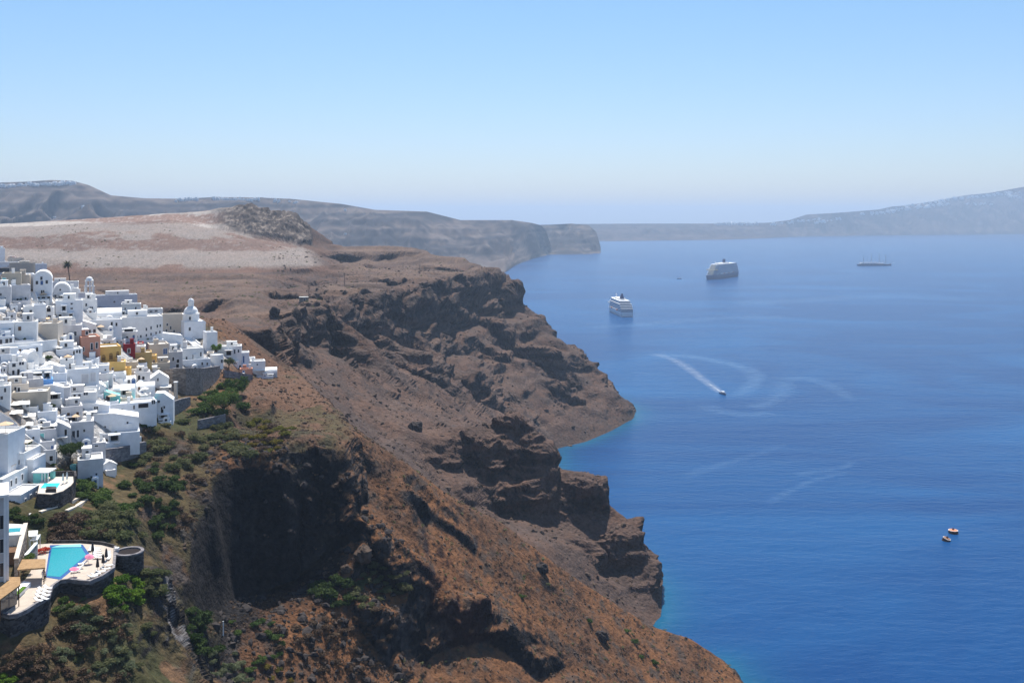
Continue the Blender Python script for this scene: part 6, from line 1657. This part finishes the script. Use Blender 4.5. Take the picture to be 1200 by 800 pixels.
def leaf_cloud(blobs, n, size, seed, down=.35):
    "leaves through the outer shell of several lumps (x, y, z, r)"
    r = np.random.default_rng(seed); vol = np.array([b[3] ** 2 for b in blobs]); vol = vol / vol.sum()
    pick = r.choice(len(blobs), n, p=vol); B = np.array(blobs)[pick]
    d = r.normal(size=(n, 3)); d /= np.linalg.norm(d, axis=1, keepdims=True); d[:, 2] = np.where(d[:, 2] < -down, -d[:, 2], d[:, 2])
    rad = B[:, 3] * (1 - .55 * r.random(n) ** 1.8) * (1 + .12 * np.sin(d[:, 0] * 7 + pick) + .10 * np.sin(d[:, 1] * 9 + 2 * pick))
    c = B[:, :3] + d * rad[:, None] * np.array([1, 1, .85])
    a = r.normal(size=(n, 3)); a /= np.linalg.norm(a, axis=1, keepdims=True)
    b = np.cross(a, d + r.normal(size=(n, 3)) * .6); b /= np.linalg.norm(b, axis=1, keepdims=True) + 1e-9
    s = size * (.6 + .8 * r.random(n))[:, None]
    V = np.stack([c - a * s, c + b * s * .55, c + a * s, c - b * s * .55], 1).reshape(-1, 3)
    return V, np.arange(4 * n).reshape(n, 4)

def shrub_proto(name, m, nb, n, size, seed, flat=.6):
    r = np.random.default_rng(seed)
    blobs = [(0, 0, .35, .62)] + [(math.cos(a) * q, math.sin(a) * q, .25 + r.random() * .4 * flat, .32 + .25 * r.random()) for a, q in zip(r.random(nb) * 6.28, .35 + .45 * r.random(nb))]
    V, Fq = leaf_cloud(blobs, n, size, seed)
    t = thing(name, 'x', 'shrub')
    mesh_np('foliage', V, Fq, MT[m], False, parent=t)
    mb = MB()
    for k in range(5):
        a = k * 1.26 + r.random(); mb.tube([(0, 0, -.4), (.25 * math.cos(a), .25 * math.sin(a), .2), (.5 * math.cos(a), .5 * math.sin(a), .5)], [.05, .035, .015], 5)
    mb.build('stem', MT['bark'], t)
    return t
PROTO = {}
for nm, m, nb, n, sz in (('olive', 'leaf_olive', 7, 780, .135), ('dry', 'leaf_dry', 7, 620, .125), ('green', 'leaf_green', 7, 780, .145), ('grey', 'leaf_grey', 7, 760, .125), ('bright', 'leaf_bright', 8, 820, .155), ('dark', 'leaf_dark', 8, 820, .145), ('yellow', 'leaf_yellow', 6, 520, .14)):
    for k in range(2): PROTO[nm, k] = [shrub_proto(nm + '_shrub', m, nb, n, sz, 11 * k + len(nm) * 7 + ord(nm[0]), .6 + .4 * k), False]
def shrub(kind, loc, s, label, group=None, sz=None):
    k = int(rng.integers(0, 2)); p = PROTO[kind, k]
    sc = (s * rng.uniform(.85, 1.2), s * rng.uniform(.85, 1.2), s * (sz or rng.uniform(.7, 1.05)))
    if not p[1]:
        p[1] = True; o = p[0]; o.location = loc; o.scale = sc; o.rotation_euler = (0, 0, rng.uniform(0, 6.28)); o['label'] = label
        if group: o['group'] = group
    else:
        o = dup(p[0], loc, rng.uniform(0, 6.28), label, sc)
        if group: o['group'] = group
        elif 'group' in o: del o['group']
    return o
def shrubs(kind, uv, smin, smax, label, group):
    for u, v in uv:
        p = sight(u, v)
        if p.z < 1: continue
        shrub(kind, (p.x, p.y, p.z - .15), rng.uniform(smin, smax), label, group)
def area(poly, n, md=3.0):
    us = [p[0] for p in poly]; vs = [p[1] for p in poly]; out = []
    for _ in range(n * 40):
        if len(out) >= n: break
        u, v = rng.uniform(min(us), max(us)), rng.uniform(min(vs), max(vs)); c = False; m = len(poly)
        for i in range(m):
            (x1, y1), (x2, y2) = poly[i], poly[(i + 1) % m]
            if (y1 > v) != (y2 > v) and u < (x2 - x1) * (v - y1) / (y2 - y1) + x1: c = not c
        if c and all((u - a) ** 2 + (v - b) ** 2 > md ** 2 for a, b in out): out.append((u, v))
    return out
# slope between the hotels and the cove
shrubs('dry', area([(165, 505), (245, 510), (250, 545), (225, 620), (190, 625), (150, 560)], 26, 8), 1.0, 2.0, 'brown dry bush clinging to the rocky brow beside the black cove', 'dry bushes on the rocky brow')
for t, k in POTS:
    V, Fq = leaf_cloud([(0, 0, .75, .42), (.15, .1, 1.05, .3)], 160, .12, k); mesh_np('foliage', V, Fq, MT['leaf_green'], False, parent=t)
shrubs('olive', area([(100, 600), (128, 590), (170, 625), (165, 640), (130, 636), (100, 630)], 20, 6), 1.6, 2.6, 'olive grey shrub on the slope between the big pool and the lowest grey house', 'olive shrubs on the middle slope')
shrubs('dry', area([(62, 606), (98, 600), (120, 628), (98, 634), (64, 634)], 22, 5), 1.3, 2.2, 'dry brownish shrub on the bank right behind the big pool', 'dry shrubs behind the pool')
shrubs('green', area([(88, 566), (104, 566), (150, 600), (160, 622), (138, 606), (100, 586)], 24, 4.5), 1.3, 2.1, 'fresh green shrub in the strip running down from the lowest grey house', 'green shrubs in the strip')
shrubs('dark', area([(134, 570), (170, 560), (205, 590), (200, 640), (178, 632), (150, 588)], 15, 8), 1.2, 2.4, 'dark shaded shrub in the hollow under the village wall', 'dark shrubs in the hollow')
shrubs('olive', area([(170, 500), (205, 488), (240, 506), (246, 535), (205, 560), (165, 548)], 20, 8), 1.3, 2.6, 'olive green shrub on the rounded brow below the white bend house', 'olive shrubs on the brow')
shrubs('dark', area([(150, 538), (180, 548), (220, 556), (210, 580), (160, 575)], 9, 9), 1.5, 2.6, 'dark shrub on the lower flank of the rounded brow', 'dark shrubs below the brow')
shrubs('green', area([(238, 462), (262, 448), (284, 450), (284, 482), (258, 492), (226, 486)], 10, 8), 2.2, 3.4, 'deep green shrub under the big tree by the stone retaining wall', 'green shrubs by the retaining wall')
shrubs('yellow', area([(262, 502), (300, 492), (345, 500), (352, 516), (318, 530), (280, 540)], 22, 7), 1.2, 2.2, 'yellow green spurge bush on the shelf above the black cove', 'spurge bushes on the shelf')
shrubs('olive', area([(246, 498), (270, 500), (296, 540), (270, 530), (250, 520)], 16, 7), 1.6, 2.6, 'grey olive shrub on the ledge at the top of the black cove', 'olive shrubs on the ledge')
shrubs('dry', area([(300, 500), (340, 500), (330, 532), (300, 545)], 10, 8), 1.2, 2.0, 'rusty dry shrub on the shelf above the black cove', 'rusty shrubs on the shelf')
# near spur
shrubs('grey', area([(62, 712), (100, 700), (150, 735), (160, 790), (120, 800), (72, 775), (62, 740)], 26, 9), .9, 1.6, 'grey green rounded shrub on the near slope under the stone terrace wall', 'grey green shrubs on the near slope')
shrubs('olive', area([(66, 706), (140, 712), (185, 735), (175, 790), (90, 780)], 20, 10), .8, 1.5, 'olive rounded shrub among the grey ones under the stone terrace wall', 'olive shrubs on the near slope')
shrubs('dry', area([(92, 705), (160, 722), (150, 770), (60, 760), (40, 770), (45, 750)], 14, 10), 1.0, 1.9, 'brown withered shrub on the near slope under the terrace wall', 'withered shrubs on the near slope')
shrubs('bright', area([(124, 682), (150, 672), (168, 694), (172, 712), (140, 716), (124, 700)], 13, 7), 1.4, 2.2, 'bright green fleshy bush massed below the round stone cistern', 'bright bushes below the cistern')
shrubs('green', area([(66, 702), (88, 708), (100, 716), (80, 722), (66, 716)], 6, 6), .9, 1.4, 'fresh green bush at the foot of the stone terrace wall', 'green bushes at the wall foot')
shrubs('olive', area([(168, 665), (192, 672), (190, 700), (170, 690)], 9, 6), 1.3, 2.1, 'olive shrub on the rim beside the round stone cistern', 'olive shrubs beside the cistern')
shrubs('dry', area([(0, 760), (50, 752), (100, 790), (60, 800), (0, 800)], 20, 8), .8, 1.5, 'withered brown bush at the foot of the near stone wall', 'withered bushes at the near wall')
shrubs('bright', [(4, 792), (14, 798), (2, 799)], .8, 1.2, 'bright green tuft at the very bottom corner below the wall', 'bright corner tufts')
shrubs('dry', area([(20, 785), (80, 786), (150, 796), (150, 803), (20, 803)], 14, 8), .8, 1.4, 'pale dry tuft along the lowest edge of the near slope', 'dry tufts on the lowest edge')
# floor of the black cove and beyond
shrubs('dark', area([(216, 715), (236, 722), (256, 770), (226, 770)], 12, 6), 1.6, 2.4, 'dark green bush at the foot of the pale pillar in the cove', 'dark bushes at the pillar')
shrubs('grey', area([(240, 760), (280, 765), (290, 800), (250, 800)], 12, 7), 1.2, 2.0, 'grey green bush on the cove floor near the pillar', 'grey bushes on the cove floor')
shrubs('green', area([(262, 722), (330, 724), (340, 760), (290, 790), (270, 760)], 14, 8), 1.0, 1.8, 'green bush on the orange earth of the cove floor', 'green bushes on the cove floor')
shrubs('dark', area([(366, 680), (404, 672), (420, 690), (404, 712), (372, 710)], 12, 7), 1.8, 2.8, 'dark round bush at the end of the black cove', 'dark bushes at the cove end')
shrubs('olive', area([(400, 690), (440, 660), (480, 672), (486, 690), (430, 720)], 26, 6), 1.1, 1.9, 'olive scrub bush on the rubble beyond the black cove', 'olive scrub on the rubble')
shrubs('dry', area([(320, 740), (440, 712), (470, 745), (440, 790), (330, 790)], 34, 8), 1.0, 1.9, 'dry scrub bush on the brown hillock', 'dry scrub on the hillock')
shrubs('yellow', [(318, 795), (326, 786), (340, 798), (312, 782)], 1.0, 1.5, 'yellow green bush at the edge of the brown hillock', 'yellow bushes by the hillock')
shrubs('green', [(690, 728), (705, 745), (742, 752), (752, 770), (768, 778), (735, 740), (612, 700)], 1.2, 1.9, 'small green bush dotted on the long orange scree slope', 'green bushes on the scree')
shrubs('green', [(62, 545), (40, 528), (30, 520), (46, 545), (56, 552), (70, 553), (36, 512)], .9, 1.5, 'green weed bush along the foot of the zigzag stair wall', 'weeds under the zigzag wall')
shrubs('dark', [(12, 605), (22, 607), (30, 610), (40, 606), (46, 612), (18, 600)], 1.0, 1.6, 'dark green garden bush between the hotels', 'garden bushes between hotels')
for u, v, s, k, lb in ((49.5, 645, 1.3, None, 'red'), ):
    leaf_mat('leaf_red', (.45, .03, .015), (.6, .10, .05), .3)
    PROTO['red', 0] = [shrub_proto('flowering_shrub', 'leaf_red', 5, 900, .1, 91), False]; PROTO['red', 1] = PROTO['red', 0]
    x, y = lv(49.5, 648); shrub('red', (x, y, ZT), 1.7, 'red flowering shrub beside the corner of the big pool')
x, y = lv(36, 671); shrub('green', (x, y, ZT + 2.8), 1.2, 'green climbing bush spilling over the upper cane roof')
for (u, v), lb in (((120, 364), 'yellowish garden shrub between the bell tower and the barrel vault'), ((131, 363.5), 'dark garden shrub behind the broad barrel vault'), ((57, 420), 'dark potted cypress like bush on a terrace of the middle village'), ((61, 476), 'dark bush in the cave under the balcony house'), ((38, 479), 'dark terrace bush beside the long white shade sail'), ((26, 416.5), 'green bush between the two brown doors'), ((169, 500), 'dark shrub tucked against the broad hotel front'), ((148, 390), 'planted dark bush on the balcony under the hotel block')):
    p = sight(u, v); shrub('dark' if 'dark' in lb else 'green', (p.x, p.y - .4, p.z - .2), 1.3, lb)

# ---- trees
def tree(label, u, v, h, spread, m, seed, n=2600, name='tree', size=.2, trunk=.35):
    p = sight(u, v); t = thing(name, label, 'tree', (p.x, p.y, p.z - .2)); r = np.random.default_rng(seed)
    blobs = [(0, 0, h * .66, spread * .55)]
    mb = MB(); mb.tube([(0, 0, -.5), (.1, 0, h * .25), (.15, .1, h * .5)], [h * .045, h * .035, h * .025], 8)
    for k in range(9):
        a = k * 2.4 + r.random(); q = spread * (.45 + .35 * r.random()); z = h * (trunk + .12 + .42 * r.random()); b = (math.cos(a) * q, math.sin(a) * q, z)
        blobs.append((*b, spread * (.28 + .2 * r.random()))); mb.tube([(.1, 0, h * .3), (b[0] * .5, b[1] * .5, z * .75), b], [h * .022, h * .014, h * .006], 5)
    mb.build('trunk', MT['bark'], t); V, Fq = leaf_cloud(blobs, n, size, seed, .7); mesh_np('crown', V, Fq, MT[m], False, parent=t)
    return t
tree('big spreading green tree below the stone retaining wall', 262, 486, 7.5, 6.0, 'leaf_green', 5, 5200, size=.26)
tree('second broad green tree a little above the big spreading one', 276, 464, 6.5, 4.6, 'leaf_green', 6, 3800, size=.26)
tree('dark green tree beside a low wall near the lowest grey house', 82, 541, 5.4, 3.2, 'leaf_dark', 7, 4200, size=.17)
tree('slender pale green tree by the round house', 268, 432, 5.0, 2.2, 'leaf_olive', 8, 1500, size=.2)
tree('small bright green tree above the round house', 254, 415, 4.2, 2.0, 'leaf_bright', 9, 1400, size=.22)
wall('grey stone garden wall under the big spreading tree', [(232, 492, 502), (246, 489, 500), (264, 485, 497)], .7, 'grey_stone')

def palm():
    p = sight(82.5, 338); s = p.y / F; t = thing('palm_tree', 'tall leaning palm tree in front of the two domed chapel', 'palm tree', (p.x, p.y - .5, p.z))
    H_ = 28 * s; top = Vector((-3.4 * s, 0, H_))
    MB().tube([(0, 0, -1), (-.2 * s, 0, H_ * .3), (-1.6 * s, 0, H_ * .7), top], [.42, .34, .32, .36], 8).build('trunk', MT['bark'], t)
    vs = []; fs = []; r = np.random.default_rng(3)
    for k in range(44):
        a = k * 2.399; el = R(75 - 95 * (k / 44)); L = 4.0 * (.85 + .3 * r.random()); pr = top; d = Vector((math.cos(a) * math.cos(el), math.sin(a) * math.cos(el), math.sin(el)))
        pts = [pr.copy()]
        for j in range(7): d = (d + Vector((0, 0, -.17))).normalized(); pr = pr + d * L / 7; pts.append(pr.copy())
        for j in range(1, 8):
            d2 = (pts[j] - pts[j - 1]).normalized(); sd = d2.cross(Vector((0, 0, 1))).normalized(); ln = .75 * (1 - abs(j - 3.5) / 6)
            for sg in (-1, 1):
                for q in (0, .5):
                    b = pts[j - 1].lerp(pts[j], q); i = len(vs); vs += [b, b + d2 * .42, b + sd * sg * ln * 1.25 + d2 * .5 + Vector((0, 0, -.28))]; fs.append((i, i + 1, i + 2))
    mb = MB(); mb.add(vs, fs); mb.build('crown', MT['leaf_palm'], t)
leaf_mat('leaf_palm', (.045, .050, .014), (.085, .085, .025), .3)
palm()

# ---- scree stones and scrub: more than anyone could count
def scatter(name, m, n, region, smin, smax, seed, rocky):
    r = np.random.default_rng(seed); vs = []; fs = []; c = 0; tries = 0
    ico = [Vector(v).normalized() for v in ((0, 1, 1.618), (0, -1, 1.618), (0, 1, -1.618), (0, -1, -1.618), (1, 1.618, 0), (-1, 1.618, 0), (1, -1.618, 0), (-1, -1.618, 0), (1.618, 0, 1), (-1.618, 0, 1), (1.618, 0, -1), (-1.618, 0, -1))]
    icf = [(0, 1, 8), (0, 8, 4), (0, 4, 5), (0, 5, 9), (0, 9, 1), (1, 6, 8), (8, 6, 10), (8, 10, 4), (4, 10, 2), (4, 2, 5), (5, 2, 11), (5, 11, 9), (9, 11, 7), (9, 7, 1), (1, 7, 6), (3, 10, 6), (3, 2, 10), (3, 11, 2), (3, 7, 11), (3, 6, 7)]
    while c < n and tries < n * 8:
        tries += 1
        q = region(r)
        if q is None: continue
        x, y = q; hit_ = BVH.ray_cast(Vector((x, y, 600)), Vector((0, 0, -1)))
        if hit_[0] is None or hit_[0].z < 1.5 or abs(hit_[1].z) < .55: continue
        z = hit_[0].z
        s = smin * (smax / smin) ** (r.random() ** 2.2)
        if rocky:
            b = len(vs); k = r.normal(size=12) * .22 + 1; sc = r.uniform(.6, 1.2, 3)
            vs += [(x + v.x * s * k[i] * sc[0], y + v.y * s * k[i] * sc[1], z + v.z * s * k[i] * sc[2] * .75) for i, v in enumerate(ico)]; fs += [tuple(b + i for i in f) for f in icf]
        else:
            for _ in range(16):
                d = r.normal(size=3); d /= np.linalg.norm(d); d[2] = abs(d[2]); e = r.normal(size=3); g = np.cross(d, e); g /= np.linalg.norm(g) + 1e-6; e = np.cross(g, d); o = np.array((x, y, z)) + d * s * r.uniform(.3, 1) * np.array((1, 1, .7)); w = s * .38
                b = len(vs); vs += [tuple(o + g * w), tuple(o + e * w), tuple(o - g * w)]; fs.append((b, b + 1, b + 2))
        c += 1
    o = mesh_np(name, np.array(vs, float), np.array(fs), MT[m], False); o['kind'] = 'stuff'
    return o
mat('loose_stone', (.105, .075, .058), .95, .1, noise=.8, noise_amt=.4); mat('dark_boulder', (.052, .044, .042), .95, .1, noise=.9, noise_amt=.5)
def reg_near(r):
    d = r.uniform(285, 440); t = r.uniform(-.16, .24); return (t * d, d)
def reg_head(r):
    d = 480 + 700 * r.random(); t = r.uniform(-.24, .13); return (t * d, d)
def reg_plateau(r):
    d = r.uniform(480, 1250); t = r.uniform(-.48, -.02); x = t * d
    return (x, d) if land(x, d) > 132 and float(pnoise(x / 45, d / 45, 0, 5)) + .5 * float(pnoise(x / 12, d / 12, 0, 6)) > .12 else None
def reg_shelf(r):
    d = r.uniform(255, 470); t = r.uniform(-.33, -.13); return (t * d, d)
def reg_cove(r):
    d = r.uniform(245, 320); t = r.uniform(-.31, -.11); return (t * d, d)
scatter('scree_rubble', 'loose_stone', 3200, reg_near, .12, .85, 1, True)
scatter('scree_scrub_vegetation', 'leaf_dry', 2600, reg_near, .3, 1.2, 2, False)
scatter('dark_scrub_vegetation', 'leaf_olive', 900, reg_near, .3, 1.3, 12, False)
scatter('headland_rubble', 'loose_stone', 2600, reg_head, .3, 2.2, 3, True)
scatter('headland_scrub_vegetation', 'leaf_dry', 1800, reg_head, .4, 1.5, 4, False)
scatter('plateau_scrub_vegetation', 'leaf_olive', 1500, reg_plateau, .4, 1.8, 5, False)
scatter('shelf_rubble', 'loose_stone', 1800, reg_shelf, .15, 1.0, 6, True)
scatter('shelf_scrub_vegetation', 'leaf_dry', 1600, reg_shelf, .3, 1.0, 7, False)
scatter('cove_rubble', 'dark_boulder', 1600, reg_cove, .2, 1.8, 8, True)
scatter('cove_scrub_vegetation', 'leaf_dry', 1300, reg_cove, .3, 1.0, 9, False)

# ---- single boulders, poles, field hut
def boulder(label, u, v, s, seed, m='dark_boulder', tall=1.0):
    r = np.random.default_rng(seed); p = sight(u, v); mb = MB()
    n, k = 14, 9; vs = []
    for j in range(k + 1):
        a = math.pi * j / k
        for i in range(n):
            b = 2 * math.pi * i / n; d = Vector((math.sin(a) * math.cos(b), math.sin(a) * math.sin(b), math.cos(a)))
            q = 1 + .35 * float(pnoise(d.x * 1.6 + seed, d.y * 1.6, d.z * 1.6, 7)) + .2 * float(pnoise(d.x * 4 + seed, d.y * 4, d.z * 4, 8))
            vs.append(d * s * q * 1.0)
    for q in vs: q.z *= tall
    fs = [(j * n + i, (j + 1) * n + i, (j + 1) * n + (i + 1) % n, j * n + (i + 1) % n) for j in range(k) for i in range(n)]
    o = mb.add(vs, fs).build('boulder', MT[m]); o.location = (p.x, p.y, p.z + s * .25 * tall); tag(o, label, 'rock'); return o
boulder('dark square rock stack standing alone on the plateau edge', 322, 368, 3.0, 4, tall=1.25)
boulder('big angular boulder with one sunlit face beyond the black cove', 426, 652, 2.6, 9, 'loose_stone')
boulder('pale split boulder lying among rubble beyond the black cove', 405, 668, 1.5, 12, 'loose_stone')
boulder('dark rounded rock at the root of the middle spur', 487, 504, 4.2, 15)
boulder('flat pale boulder at the waterline of the small cove', 668, 523, 2.4, 22, 'loose_stone', .5)
boulder('dark rock knob on the lower scree slope', 634, 668, 2.6, 31)
boulder('brown rock knob low on the scree slope', 705, 748, 2.4, 35)
def pole(label, u, v, h, cross=True):
    p = sight(u, v); t = thing('utility_pole', label, 'utility pole', p, .3)
    MB().tube([(0, 0, -1), (0, 0, h)], [.32, .2], 6).build('post', MT['weathered_timber'], t)
    if cross: MB().box(-1.4, 1.4, -.12, .12, h - 1.2, h - .9).build('crossarm', MT['weathered_timber'], t)
pole('wooden utility pole on the plateau near the old quarry ramp', 404, 333, 10); pole('wooden utility pole beside the little field hut', 362, 350, 10); pole('wooden utility pole on the plateau toward the layered ridge', 492, 320, 9)
p = sight(356, 352.5); t = thing('field_hut', 'little stone field hut alone on the brown plateau', 'hut', p, .3)
MB().box(-3, 3, -2, 2, -1, 2.6).build('wall', MT['tan_stone'], t); MB().box(-3.2, 3.2, -2.2, 2.2, 2.6, 2.9).build('roof', MT['roof_screed'], t); opening('door', t, .5, 0, 1, 2, y=-2)

p = sight(261.5, 744); t = thing('marker_post', 'thin white marker post standing on the orange floor of the cove', 'post', p)
MB().tube([(0, 0, -.5), (0, 0, 3.6)], [.16, .14], 8).build('shaft', MT['whitewash'], t); MB().lathe([(.22, 3.6), (.18, 3.75)], n=8).build('cap', MT['whitewash_grey'], t)
